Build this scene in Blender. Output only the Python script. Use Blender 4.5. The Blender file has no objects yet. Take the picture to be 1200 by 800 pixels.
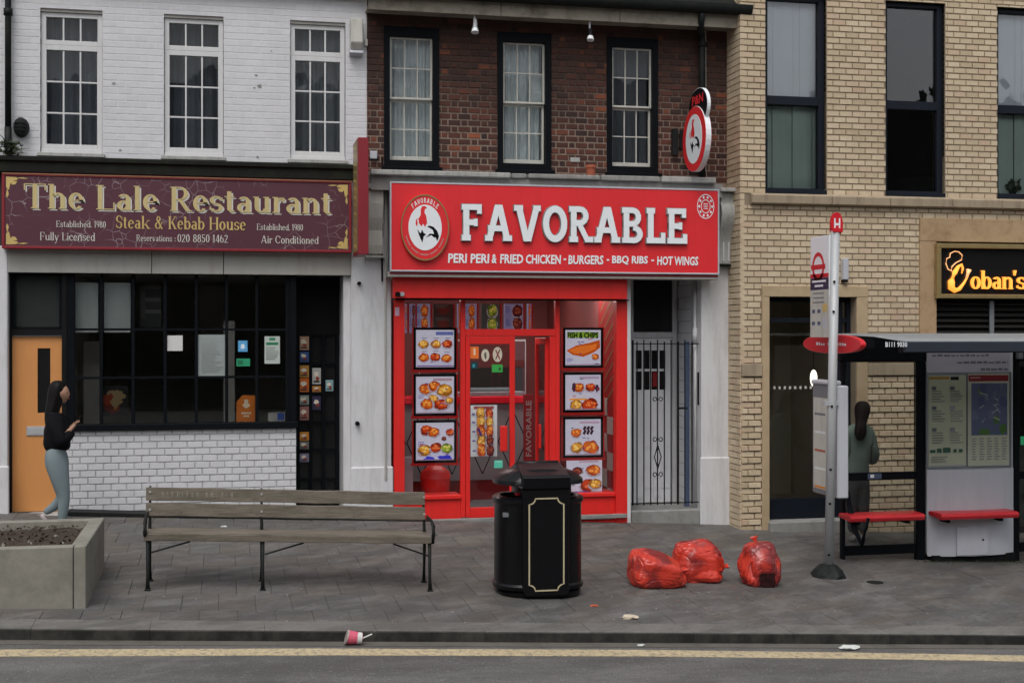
import bpy, bmesh, math, random
from mathutils import Vector, Matrix, noise
R0 = random.Random(7)
PI = math.pi
scene = bpy.context.scene
col = scene.collection
# ------------------------------------------------------------------ camera
FPX, TH, D, ZC, HOR = 1550.0, math.atan(0.217), 16.0, 2.16, 390.0
CT, ST = math.cos(TH), math.sin(TH)
cd = bpy.data.cameras.new('camera'); cam = bpy.data.objects.new('camera', cd); col.objects.link(cam)
cam.location = (0, -D, ZC); cam.rotation_euler = (PI / 2, 0, -TH)
cd.sensor_width = 36; cd.lens = 36 * FPX / 1200; cd.shift_y = -10 / 1200
cd.clip_start = 0.1; cd.clip_end = 500
scene.camera = cam
# ------------------------------------------------------------------ world, sun, exposure
SUN_EL, SUN_AZ = math.radians(58), math.radians(205)      # azimuth of the light's origin, clockwise from +Y
w = bpy.data.worlds.new('World'); scene.world = w; w.use_nodes = True
nt = w.node_tree; nt.nodes.clear()
wo = nt.nodes.new('ShaderNodeOutputWorld'); bg = nt.nodes.new('ShaderNodeBackground')
sky = nt.nodes.new('ShaderNodeTexSky'); sky.sky_type = 'NISHITA'; sky.sun_disc = False
sky.sun_elevation = SUN_EL; sky.sun_rotation = SUN_AZ
sky.air_density = 1.0; sky.dust_density = 4.0; sky.ozone_density = 1.0
hs = nt.nodes.new('ShaderNodeHueSaturation'); hs.inputs['Saturation'].default_value = 0.30
nt.links.new(sky.outputs[0], hs.inputs['Color']); nt.links.new(hs.outputs[0], bg.inputs['Color'])
bg.inputs['Strength'].default_value = 0.12
nt.links.new(bg.outputs[0], wo.inputs[0])
sl = bpy.data.lights.new('sun', 'SUN'); sl.energy = 0.55; sl.angle = math.radians(30); sl.color = (1, .975, .94)
so = bpy.data.objects.new('sun', sl); col.objects.link(so)
sdir = Vector((math.sin(SUN_AZ) * math.cos(SUN_EL), math.cos(SUN_AZ) * math.cos(SUN_EL), math.sin(SUN_EL)))
so.rotation_euler = (-sdir).to_track_quat('-Z', 'Y').to_euler()
scene.view_settings.view_transform = 'Standard'; scene.view_settings.look = 'None'
scene.view_settings.exposure = 0.50; scene.view_settings.gamma = 1.0
scene.cycles.transparent_max_bounces = 16
scene.cycles.max_bounces = 6
scene.cycles.sample_clamp_indirect = 4.0

# ------------------------------------------------------------------ measuring helpers (photograph pixel -> place)
def at(px, py, Y=0.0):
    u = (px - 600) / FPX; d = D + Y
    X = d * (u * CT + ST) / (CT - u * ST); dep = X * ST + d * CT
    return X, ZC - (py - HOR) * dep / FPX
def X_(px, Y=0.0): return at(px, 0, Y)[0]
def Z_(px, py, Y=0.0): return at(px, py, Y)[1]
GA, GB = -0.045, 0.02
def gz(x, y): return GA * x + GB * y
def gnd(px, py, off=0.0):
    u = (px - 600) / FPX; v = -(py - HOR) / FPX
    dx = ST + u * CT; dy = CT - u * ST
    t = (ZC - off + GB * D) / (GA * dx + GB * dy - v)
    return t * dx, -D + t * dy, ZC + t * v
def rect(px0, py0, px1, py1, Y=0.0):
    m = (px0 + px1) / 2
    return X_(px0, Y), X_(px1, Y), Z_(m, py1, Y), Z_(m, py0, Y)

# ------------------------------------------------------------------ materials
def lin(c):
    return tuple(((v / 255) / 12.92 if v / 255 <= .04045 else ((v / 255 + .055) / 1.055) ** 2.4) for v in c)
MATS = {}
def new_mat(name):
    m = bpy.data.materials.new(name); m.use_nodes = True; m.node_tree.nodes.clear(); return m
def N(t, typ, **kw):
    n = t.nodes.new(typ)
    for k, v in kw.items():
        if k in n.inputs: n.inputs[k].default_value = v
        else: setattr(n, k, v)
    return n
def mixc(t, a, b, f, mode='MIX'):
    n = t.nodes.new('ShaderNodeMix'); n.data_type = 'RGBA'; n.blend_type = mode
    for sock, v in ((n.inputs[6], a), (n.inputs[7], b), (n.inputs[0], f)):
        if isinstance(v, bpy.types.NodeSocket): t.links.new(v, sock)
        elif isinstance(v, (tuple, list)): sock.default_value = (*v[:3], 1)
        else: sock.default_value = v
    return n.outputs[2]
def ramp(t, fac, stops, mode='LINEAR'):
    r = t.nodes.new('ShaderNodeValToRGB'); cr = r.color_ramp; cr.interpolation = mode
    while len(cr.elements) < len(stops): cr.elements.new(.5)
    for e, (p, c) in zip(cr.elements, stops):
        e.position = p; e.color = (*c[:3], 1) if isinstance(c, (tuple, list)) else (c, c, c, 1)
    t.links.new(fac, r.inputs[0]); return r.outputs[0]
def mapped(t, scale=(1, 1, 1)):
    g = t.nodes.new('ShaderNodeNewGeometry'); m = t.nodes.new('ShaderNodeMapping')
    m.inputs['Scale'].default_value = scale; t.links.new(g.outputs['Position'], m.inputs[0]); return m.outputs[0]
def mapped_rot(t, scale, a):
    g = t.nodes.new('ShaderNodeNewGeometry'); m = t.nodes.new('ShaderNodeMapping'); m.vector_type = 'TEXTURE'; m.inputs['Rotation'].default_value = (0, 0, a); m.inputs['Scale'].default_value = tuple(1 / x for x in scale); t.links.new(g.outputs['Position'], m.inputs[0]); return m.outputs[0]
def noi(t, vec, scale, detail=4, rough=.6):
    n = N(t, 'ShaderNodeTexNoise', Scale=scale, Detail=detail, Roughness=rough); t.links.new(vec, n.inputs['Vector']); return n.outputs[0]
def finish(m, colour, rough=.6, metal=0, bump=None, bstr=.3, bdist=.01, coat=0, spec=.5, emis=None, estr=0):
    t = m.node_tree; p = t.nodes.new('ShaderNodeBsdfPrincipled'); o = t.nodes.new('ShaderNodeOutputMaterial')
    if isinstance(colour, bpy.types.NodeSocket): t.links.new(colour, p.inputs['Base Color'])
    else: p.inputs['Base Color'].default_value = (*colour[:3], 1)
    if isinstance(rough, bpy.types.NodeSocket): t.links.new(rough, p.inputs['Roughness'])
    else: p.inputs['Roughness'].default_value = rough
    p.inputs['Metallic'].default_value = metal; p.inputs['Coat Weight'].default_value = coat
    p.inputs['Specular IOR Level'].default_value = spec
    if emis is not None:
        if isinstance(emis, bpy.types.NodeSocket): t.links.new(emis, p.inputs['Emission Color'])
        else: p.inputs['Emission Color'].default_value = (*emis[:3], 1)
        p.inputs['Emission Strength'].default_value = estr
    if bump is not None:
        b = N(t, 'ShaderNodeBump', Strength=bstr, Distance=bdist); t.links.new(bump, b.inputs['Height']); t.links.new(b.outputs[0], p.inputs['Normal'])
    t.links.new(p.outputs[0], o.inputs[0]); return m
def paint(name, c, rough=.5, var=.12, scale=3, dirt=.25, dirt_col=(.05, .045, .035), bstr=.15, bscale=80, metal=0, coat=0, streak=True, spec=.5):
    """weathered paint or stone: slow colour drift, rain streaks and grime patches, fine relief"""
    m = new_mat(name); t = m.node_tree
    v = mapped(t); n1 = noi(t, v, scale, 5, .65)
    base = mixc(t, tuple(x * (1 - var) for x in c), tuple(min(1, x * (1 + var)) for x in c), n1)
    if dirt > 0:
        n2 = noi(t, mapped(t, (6, 6, .9) if streak else (2, 2, 2)), 1.6, 6, .7)
        f = ramp(t, n2, [(.48, 0.0), (.78, 1.0)])
        mm = t.nodes.new('ShaderNodeMath'); mm.operation = 'MULTIPLY'; t.links.new(f, mm.inputs[0]); mm.inputs[1].default_value = dirt
        base = mixc(t, base, dirt_col, mm.outputs[0])
        n3 = noi(t, v, 38, 3, .7)
        f3 = ramp(t, n3, [(.62, 0.0), (.72, 1.0)])
        m3 = t.nodes.new('ShaderNodeMath'); m3.operation = 'MULTIPLY'; t.links.new(f3, m3.inputs[0]); m3.inputs[1].default_value = dirt * .5
        base = mixc(t, base, dirt_col, m3.outputs[0])
    nb = noi(t, v, bscale, 3, .6)
    return finish(m, base, rough, metal, nb, bstr, .006, coat, spec)
def brickmat(name, stops, rough=.85, soot=.4, soot_col=(.03, .024, .02), grain=.25, sscale=.9, bstr=.5, high=None, mot=None):
    m = new_mat(name); t = m.node_tree
    oi = t.nodes.new('ShaderNodeObjectInfo'); g = t.nodes.new('ShaderNodeNewGeometry')
    a = t.nodes.new('ShaderNodeMath'); a.operation = 'ADD'; t.links.new(oi.outputs['Random'], a.inputs[0]); t.links.new(g.outputs['Random Per Island'], a.inputs[1])
    fr = t.nodes.new('ShaderNodeMath'); fr.operation = 'FRACT'; t.links.new(a.outputs[0], fr.inputs[0])
    base = ramp(t, fr.outputs[0], stops, 'LINEAR')
    v = mapped(t); n1 = noi(t, v, 22, 5, .7)
    gr = ramp(t, n1, [(.3, 1 - grain), (.7, 1.0)])
    base = mixc(t, base, gr, 1.0, 'MULTIPLY')
    n2 = noi(t, v, sscale, 5, .7); f = ramp(t, n2, [(.42, 0.0), (.68, 1.0)])
    mm = t.nodes.new('ShaderNodeMath'); mm.operation = 'MULTIPLY'; t.links.new(f, mm.inputs[0]); mm.inputs[1].default_value = soot
    fac = mm.outputs[0]
    if high:      # soot collects on the older, never repointed upper courses
        sp = t.nodes.new('ShaderNodeSeparateXYZ'); t.links.new(v, sp.inputs[0])
        mr = N(t, 'ShaderNodeMapRange'); t.links.new(sp.outputs[2], mr.inputs[0])
        mr.inputs[1].default_value = high[0]; mr.inputs[2].default_value = high[1]; mr.inputs[3].default_value = 0; mr.inputs[4].default_value = high[2]
        ad = t.nodes.new('ShaderNodeMath'); ad.operation = 'ADD'; ad.use_clamp = True; t.links.new(fac, ad.inputs[0]); t.links.new(mr.outputs[0], ad.inputs[1]); fac = ad.outputs[0]
    base = mixc(t, base, soot_col, fac)
    if mot: base = mottle(t, base, mot)
    return finish(m, base, rough, 0, noi(t, v, 130, 4, .7), bstr, .004)
def mottle(t, base, amounts):
    for sc, lo, hi, c, f in amounts:
        n = noi(t, mapped_rot(t, (sc, sc * 2.4, sc), .6), 1.0, 6, .68); mm = t.nodes.new('ShaderNodeMath'); mm.operation = 'MULTIPLY'; t.links.new(ramp(t, n, [(lo, 0.0), (hi, 1.0)]), mm.inputs[0]); mm.inputs[1].default_value = f
        base = mixc(t, base, c, mm.outputs[0])
    return base
def printmat(name, rough=.35, emit=0.0):
    m = new_mat(name); t = m.node_tree
    a = t.nodes.new('ShaderNodeVertexColor'); a.layer_name = 'Col'
    n = noi(t, mapped(t), 60, 3, .6); f = ramp(t, n, [(.3, .86), (.7, 1.0)])
    c = mixc(t, a.outputs[0], f, 1.0, 'MULTIPLY')
    return finish(m, c, rough, 0, emis=c if emit else None, estr=emit)
def glassmat(name, tint=(.8, .85, .85), refl=1.0, rough=.0, ior=1.5, alpha=0.0, acol=(.02, .02, .02)):
    """thin window pane: tinted see-through plus Fresnel reflection (and a film of dirt)"""
    m = new_mat(name); t = m.node_tree
    o = t.nodes.new('ShaderNodeOutputMaterial'); tr = N(t, 'ShaderNodeBsdfTransparent', Color=(*tint, 1))
    gl = N(t, 'ShaderNodeBsdfGlossy', Roughness=rough); fr = N(t, 'ShaderNodeFresnel', IOR=ior)
    nb = noi(t, mapped(t), 1.3, 2, .5); b = N(t, 'ShaderNodeBump', Strength=.05, Distance=.02); t.links.new(nb, b.inputs['Height']); t.links.new(b.outputs[0], gl.inputs['Normal'])
    mm = t.nodes.new('ShaderNodeMath'); mm.operation = 'MULTIPLY'; mm.inputs[1].default_value = refl; mm.use_clamp = True; t.links.new(fr.outputs[0], mm.inputs[0])
    mx = t.nodes.new('ShaderNodeMixShader'); t.links.new(mm.outputs[0], mx.inputs[0]); t.links.new(tr.outputs[0], mx.inputs[1]); t.links.new(gl.outputs[0], mx.inputs[2])
    out = mx.outputs[0]
    if alpha:
        df = N(t, 'ShaderNodeBsdfDiffuse', Color=(*acol, 1)); m2 = t.nodes.new('ShaderNodeMixShader'); m2.inputs[0].default_value = alpha
        t.links.new(out, m2.inputs[1]); t.links.new(df.outputs[0], m2.inputs[2]); out = m2.outputs[0]
    t.links.new(out, o.inputs[0]); return m
def emitmat(name, c, s):
    m = new_mat(name); t = m.node_tree
    return finish(m, c, .5, emis=c, estr=s)

M = dict(
 white_brick=brickmat('white painted brick', [(0, (.60, .60, .62)), (.5, (.63, .63, .65)), (1, (.65, .65, .665))], .6, .14, (.28, .28, .27), .08, 1.3, .35),
 white_joint=paint('white painted joint', (.43, .43, .435), .7, .08, 3, .3, (.16, .15, .14)),
 white_joint_up=paint('white painted upper joint', (.62, .62, .635), .7, .06, 3, .12, (.3, .3, .29)),
 white_render=paint('white painted render', (.61, .61, .62), .6, .08, 1.5, .42, (.2, .19, .17)),
 white_frame=paint('white window plastic', (.60, .60, .60), .4, .05, 3, .12),
 grimy_white=paint('grimy white stone', (.38, .38, .36), .7, .14, 4, .65, (.07, .07, .05)),
 old_white=paint('old cream paint', (.50, .49, .44), .6, .1, 8, .35, (.12, .11, .08)),
 grey_stone=paint('weathered grey stone', (.27, .265, .25), .85, .2, 5, .5, (.05, .055, .035)),
 fascia_grey=paint('pale grey painted board', (.36, .35, .32), .6, .1, 2, .4, (.17, .16, .12)),
 moss_lead=paint('mossy lead flashing', (.010, .011, .009), .8, .4, 9, .45, (.04, .05, .02), streak=False, spec=.2),
 black_paint=paint('black gloss paint', (.005, .006, .008), .5, .3, 4, .08, (.02, .02, .02), .1, spec=.08),
 black_soft=paint('black satin paint', (.006, .006, .007), .6, .3, 6, .12, (.03, .03, .028), spec=.15),
 navy_frame=paint('navy grey aluminium', (.008, .011, .018), .45, .2, 4, .08, (.03, .03, .03), spec=.2),
 brown_brick=brickmat('old brown brick', [(0, (.030, .014, .013)), (.25, (.075, .024, .016)), (.5, (.125, .036, .021)), (.72, (.048, .020, .016)), (.92, (.15, .042, .024)), (1, (.32, .088, .036))], .85, .45, (.036, .018, .012), .35, 1.6, .6, high=(4.6, 5.7, .50)),
 brown_joint=None,
 tan_brick=brickmat('buff brick', [(0, (.52, .41, .27)), (.35, (.60, .485, .33)), (.7, (.67, .55, .385)), (1, (.57, .42, .29))], .85, .25, (.30, .23, .15), .16, .7, .4),
 bin_plate=None,
 tan_joint=paint('dark buff mortar', (.27, .21, .145), .95, .2, 3, .3, (.07, .055, .04), streak=False),
 tan_stone=paint('buff cast stone', (.43, .325, .20), .8, .12, 1.2, .45, (.2, .125, .06), streak=False),
 tan_ledge=paint('stained buff ledge', (.34, .27, .185), .85, .2, 2, .6, (.08, .06, .045)),
 orange_wood=paint('orange varnished door', (.62, .27, .085), .45, .07, 2.5, .15, (.35, .15, .05), .06, 40),
 red_paint=paint('bright red paint', (.72, .022, .018), .38, .09, 3, .30, (.30, .012, .01), .15),
 red_dark=paint('dark red panel', (.30, .012, .014), .4, .15, 3, .1, (.1, .01, .01)),
 red_sign=paint('red sign panel', (.72, .022, .028), .42, .08, 1.5, .18, (.42, .012, .015), .06),
 maroon=paint('maroon sign frame', (.23, .014, .022), .4, .15, 3, .2, (.07, .01, .01)),
 gold=paint('gold leaf paint', (.58, .42, .15), .4, .2, 8, .15, (.2, .14, .05)),
 gold_dull=paint('dull gold trim', (.36, .27, .12), .35, .25, 8, .3, (.09, .07, .03), metal=.5),
 cream_text=paint('cream lettering', (.62, .60, .54), .5, .05, 8, .05),
 pale_gold=paint('pale gold lettering', (.56, .45, .21), .45, .12, 10, .1),
 white_text=paint('white lettering', (.80, .84, .86), .4, .04, 5, .04),
 white_shadow=paint('grey letter edge', (.25, .26, .26), .5, .1, 5, .1),
 steel=paint('galvanised steel', (.42, .43, .44), .5, .1, 10, .3, (.2, .2, .2), metal=.15, bstr=.05),
 grey_metal=paint('light grey powder coat', (.47, .48, .52), .4, .06, 2, .2, (.2, .2, .21)),
 grey_dark=paint('mid grey metal', (.17, .18, .19), .45, .1, 3, .2),
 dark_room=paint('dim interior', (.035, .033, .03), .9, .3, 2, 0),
 mid_room=paint('interior plaster', (.14, .135, .12), .9, .2, 2, 0),
 curtain=paint('net curtain', (.66, .69, .68), .9, .12, 5, .2, (.12, .12, .12)),
 blind_up=paint('pale vertical blind', (.78, .84, .90), .8, .05, 5, .05, (.4, .4, .4)),
 blind_low=paint('green grey vertical blind', (.46, .58, .52), .8, .12, 3, .15, (.2, .25, .2)),
 blind_dark=paint('dark blind', (.05, .055, .05), .8, .2, 5, .05),
 shade_grey=paint('frosted pane film', (.40, .44, .42), .6, .1, 3, .25, (.1, .12, .11)),
 paper=paint('white paper', (.60, .62, .60), .7, .04, 20, 0),
 concrete=paint('planter concrete', (.235, .225, .19), .9, .22, 14, .75, (.11, .11, .075), .5, 120, streak=False),
 soil=paint('bark and soil', (.045, .03, .02), .95, .5, 30, .2, streak=False),
 wood=None,
 iron=paint('painted cast iron', (.009, .011, .011), .6, .4, 20, .25, (.07, .06, .045), streak=False, spec=.2),
 bin_black=paint('black moulded plastic', (.004, .004, .005), .27, .3, 3, .2, (.015, .014, .013), .15, 90, streak=False, spec=.28),
 bin_gold=paint('gold pin stripe', (.50, .43, .27), .5, .1, 20, .2),
 terracotta=paint('terracotta', (.38, .10, .05), .8, .15, 10, .2),
 skin=paint('skin', (.36, .20, .13), .5, .06, 20, 0), skin2=paint('brown skin', (.16, .08, .05), .5, .06, 20, 0),
 hair=paint('black hair', (.006, .005, .005), .5, .3, 40, 0, bstr=.5, spec=.15), hair2=paint('dark brown hair', (.012, .008, .007), .6, .3, 40, 0, bstr=.5, spec=.12),
 jacket=paint('black quilted cloth', (.006, .006, .008), .85, .3, 12, 0, bstr=.6, bscale=40, spec=.12),
 leggings=paint('blue grey leggings', (.165, .21, .225), .8, .12, 9, 0, bstr=.3),
 green_coat=paint('grey green jacket', (.15, .20, .17), .85, .15, 10, 0, bstr=.6, bscale=40),
 trousers=paint('charcoal trousers', (.04, .04, .043), .85, .2, 10, 0),
 shoe=paint('pale grey shoe', (.42, .36, .36), .7, .1, 10, 0), shoe2=paint('grey suede boot', (.24, .235, .23), .85, .1, 10, 0),
 phone=paint('black phone', (.01, .01, .01), .2, .1, 10, 0),
 porch_white=paint('white painted door', (.80, .80, .83), .5, .05, 3, .15, (.3, .3, .3)),
 grey_panel2=paint('light panel door', (.50, .51, .55), .4, .05, 2, .15, (.2, .2, .2)),
 dine_room=paint('dining room wall', (.50, .47, .42), .9, .3, 1.2, 0),
 shop_wall=paint('dark maroon shop wall', (.20, .045, .042), .6, .2, 2, 0),
 eaves_board=paint('stained eaves board', (.27, .24, .19), .8, .2, 3, .9, (.045, .035, .022), streak=False),
 haze_net=paint('grey backing sheet', (.14, .145, .16), .9, .25, 3, 0), haze_net2=paint('light grey backing sheet', (.19, .195, .205), .9, .2, 3, 0),
 fan_back=paint('dim fanlight film', (.075, .078, .068), .8, .3, 5, .2),
 stained_stone=paint('brown stained cast stone', (.40, .275, .155), .8, .14, 1.2, .85, (.17, .085, .035), streak=False),
 leaf=paint('dark weed leaf', (.035, .05, .02), .7, .4, 20, 0), tree_leaf=paint('treeline foliage', (.018, .022, .014), .9, .5, 1, 0),
 asphalt=None, slab=None, kerb=None,
 printed=printmat('printed card', .45), lightbox=printmat('backlit menu print', .25, .38),
 menu_glow=printmat('dim menu board', .4, .18),
 glass_dark=glassmat('window glass', (.92, .94, .95), .55), glass_clear=glassmat('shop window glass', (.95, .96, .96), .7),
 glass_tan=glassmat('tinted office glass', (.985, .99, .99), 1.5), glass_shelter=glassmat('shelter glass', (.86, .87, .86), .6, 0, 1.45, .04, (.1, .1, .09)),
 lamp=emitmat('lit lamp', (1, .93, .78), 1.6), neon=emitmat('lit orange letters', (1, .36, .05), .8), neon_edge=emitmat('lit amber outline', (1, .5, .22), .55),
 shop_fill=emitmat('interior fill light', (1, .95, .9), 7.0), red_glow=paint('glossy red counter edge', (.7, .015, .03), .2, .05, 3, 0),
 tile_white=paint('cream wall tile', (.42, .36, .33), .25, .06, 3, .1), diamond_grey=paint('grey counter laminate', (.26, .25, .26), .4, .1, 3, .1),
 blue_paint=paint('faded blue paint', (.07, .10, .17), .5, .15, 5, .3), plinth=paint('grimy grey plinth', (.25, .25, .24), .8, .2, 6, .6, (.05, .05, .04), streak=False),
 louvre=paint('black louvre', (.015, .014, .013), .5, .2, 5, .1), yellow=None, orange_print=paint('orange card', (.62, .22, .03), .5, .05, 3, 0),
 tfl_white=paint('white enamel', (.78, .80, .82), .3, .04, 4, .08), tfl_red=paint('red enamel', (.60, .015, .025), .3, .05, 4, .05), tfl_navy=paint('navy enamel', (.02, .03, .07), .3, .1, 4, .05),
 bench_red=paint('red shelter bench', (.56, .02, .028), .35, .08, 4, .2, (.25, .01, .01)),
)
# --- ground materials
m = new_mat('asphalt'); t = m.node_tree; v = mapped(t)
a = mixc(t, (.085, .080, .076), (.150, .144, .138), ramp(t, noi(t, mapped(t, (.5, 2.0, 1)), 1.3, 6, .7), [(.35, 0.0), (.65, 1.0)])); b_ = ramp(t, noi(t, v, 110, 3, .7), [(.35, .55), (.65, 1.35)])
a = mixc(t, a, b_, 1.0, 'MULTIPLY'); sp = ramp(t, noi(t, v, 46, 2, .5), [(.66, 0.0), (.70, 1.0)]); a = mixc(t, a, (.24, .23, .215), sp); a = mottle(t, a, [(.8, .5, .62, (.07, .066, .062), .5), (3, .54, .66, (.17, .163, .155), .4), (14, .6, .7, (.045, .042, .04), .7)])
vc = N(t, 'ShaderNodeTexVoronoi', Scale=.55, feature='DISTANCE_TO_EDGE')
wv = mixc(t, v, noi(t, v, 3, 4, .6), .12, 'ADD'); t.links.new(wv, vc.inputs['Vector'])
a = mixc(t, a, (.060, .057, .055), ramp(t, noi(t, v, 5.5, 6, .75), [(.60, 0.0), (.72, .5)]))
M['asphalt'] = finish(m, a, .85, 0, noi(t, v, 300, 3, .7), .6, .006)
m = brickmat('paving slab', [(0, (.125, .119, .114)), (.35, (.142, .137, .132)), (.6, (.155, .149, .143)), (.82, (.138, .138, .141)), (.95, (.158, .141, .118)), (1, (.180, .173, .168))], .78, .7, (.085, .080, .076), .36, .33, .45, mot=[(.5, .42, .56, (.052, .048, .045), .62), (1.1, .47, .60, (.125, .098, .072), .42), (2.6, .48, .60, (.045, .042, .039), .38), (1.9, .50, .62, (.21, .203, .193), .32), (9, .52, .66, (.050, .047, .044), .45), (30, .56, .70, (.19, .185, .175), .35), (24, .60, .72, (.030, .028, .026), .5)])
M['slab'] = m
m = new_mat('weathered bench timber'); t = m.node_tree
a = mixc(t, (.075, .061, .047), (.25, .215, .17), noi(t, mapped(t, (2.2, 30, 30)), 1.6, 6, .7)); f = ramp(t, noi(t, mapped(t, (1.3, 5, 5)), 2.2, 5, .7), [(.42, 0.0), (.68, .6)]); a = mixc(t, a, (.048, .045, .027), f)
a = mixc(t, a, (.02, .018, .012), ramp(t, noi(t, mapped(t, (9, 60, 60)), 1.5, 3, .7), [(.60, 0.0), (.72, .7)]))
M['wood'] = finish(m, a, .85, 0, noi(t, mapped(t, (3, 90, 90)), 1.5, 4, .7), .8, .006)
m = new_mat('kerb granite'); t = m.node_tree; v = mapped(t)
a = mottle(t, mixc(t, (.115, .108, .098), (.19, .182, .168), noi(t, v, 5, 5, .7)), [(1.3, .45, .6, (.07, .065, .058), .6), (12, .54, .68, (.05, .047, .042), .5), (18, .56, .7, (.27, .26, .25), .4)])
g = t.nodes.new('ShaderNodeNewGeometry'); sx = t.nodes.new('ShaderNodeSeparateXYZ'); t.links.new(g.outputs['Normal'], sx.inputs[0])
f = ramp(t, sx.outputs[2], [(.3, 1.0), (.8, 0.0)])        # algae and tyre grime coat the road face of the stones
a2 = mixc(t, (.008, .008, .007), (.060, .054, .045), ramp(t, noi(t, mapped(t, (4.5, 4.5, 3)), 1, 6, .72), [(.42, 0.0), (.74, 1.0)]))
a = mixc(t, a, a2, f); M['kerb'] = finish(m, a, .85, 0, noi(t, v, 150, 4, .7), .5, .006)
m = new_mat('worn yellow paint'); t = m.node_tree; v = mapped(t)
a = mixc(t, (.44, .35, .205), (.58, .48, .30), noi(t, v, 2, 5, .6)); wf = ramp(t, noi(t, v, 24, 6, .8), [(.47, 0.0), (.62, .8)])
a = mixc(t, a, (.13, .12, .11), wf); M['yellow'] = finish(m, a, .8, 0, noi(t, v, 300, 3, .7), .5, .004)
m = new_mat('maroon crackle'); t = m.node_tree; v = mapped(t, (1, 1, 1))
dv = mixc(t, v, noi(t, v, 5, 3, .6), .10, 'ADD'); vc = N(t, 'ShaderNodeTexVoronoi', Scale=6.5, feature='DISTANCE_TO_EDGE'); t.links.new(dv, vc.inputs['Vector'])
cf = ramp(t, vc.outputs[0], [(0, 1.0), (.022, 0.0)]); mk = ramp(t, noi(t, v, 2.1, 3, .6), [(.47, 0.0), (.60, .8)])
mm = mixc(t, cf, mk, 1.0, 'MULTIPLY')
a = mixc(t, mixc(t, (.075, .022, .036), (.10, .03, .045), noi(t, v, 3)), (.40, .34, .36), mm); M['crackle'] = finish(m, a, .4, 0, noi(t, v, 60), .05, .003)
m = new_mat('old lime mortar'); t = m.node_tree; v = mapped(t); sp = t.nodes.new('ShaderNodeSeparateXYZ'); t.links.new(v, sp.inputs[0])     # the lower courses were repointed, the upper ones are sooty
md = t.nodes.new('ShaderNodeMath'); md.operation = 'MULTIPLY_ADD'; t.links.new(noi(t, v, 1.7, 4, .7), md.inputs[0]); md.inputs[1].default_value = 1.3; t.links.new(sp.outputs[2], md.inputs[2])
mr = N(t, 'ShaderNodeMapRange'); t.links.new(md.outputs[0], mr.inputs[0]); mr.inputs[1].default_value = 5.25; mr.inputs[2].default_value = 6.0
a = mixc(t, (.25, .185, .145), (.060, .036, .028), mr.outputs[0]); a = mixc(t, a, (.04, .028, .022), ramp(t, noi(t, v, 7, 5, .7), [(.5, 0.0), (.75, .8)])); M['brown_joint'] = finish(m, a, .95, 0, noi(t, v, 90), .3, .004)
m = new_mat('translucent roof sheet'); t = m.node_tree; o = t.nodes.new('ShaderNodeOutputMaterial'); df = N(t, 'ShaderNodeBsdfDiffuse', Color=(.42, .43, .43, 1)); tl_ = N(t, 'ShaderNodeBsdfTranslucent', Color=(.88, .9, .9, 1)); mx = t.nodes.new('ShaderNodeMixShader'); mx.inputs[0].default_value = .62; t.links.new(df.outputs[0], mx.inputs[1]); t.links.new(tl_.outputs[0], mx.inputs[2]); t.links.new(mx.outputs[0], o.inputs[0]); M['roof_sheet'] = m
M['shelter_navy'] = paint('dark navy shelter trim', (.03, .036, .05), .4, .2, 4, .2, (.02, .02, .02), spec=.3)
m = new_mat('red bin bag'); t = m.node_tree; v = mapped(t)
a = mixc(t, (.42, .020, .013), (.70, .060, .030), noi(t, v, 4, 3, .5)); dk = ramp(t, noi(t, v, 3.4, 3, .5), [(.46, 0.0), (.58, .82)]); a = mixc(t, a, (.12, .011, .014), dk)
M['bag'] = finish(m, a, .30, 0, noi(t, mapped(t, (1, 1, 1.8)), 13, 4, .55), .6, .02, coat=.2)
m = new_mat('bag dark window'); M['bag_dark'] = finish(m, (.030, .006, .007), .25)

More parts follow.
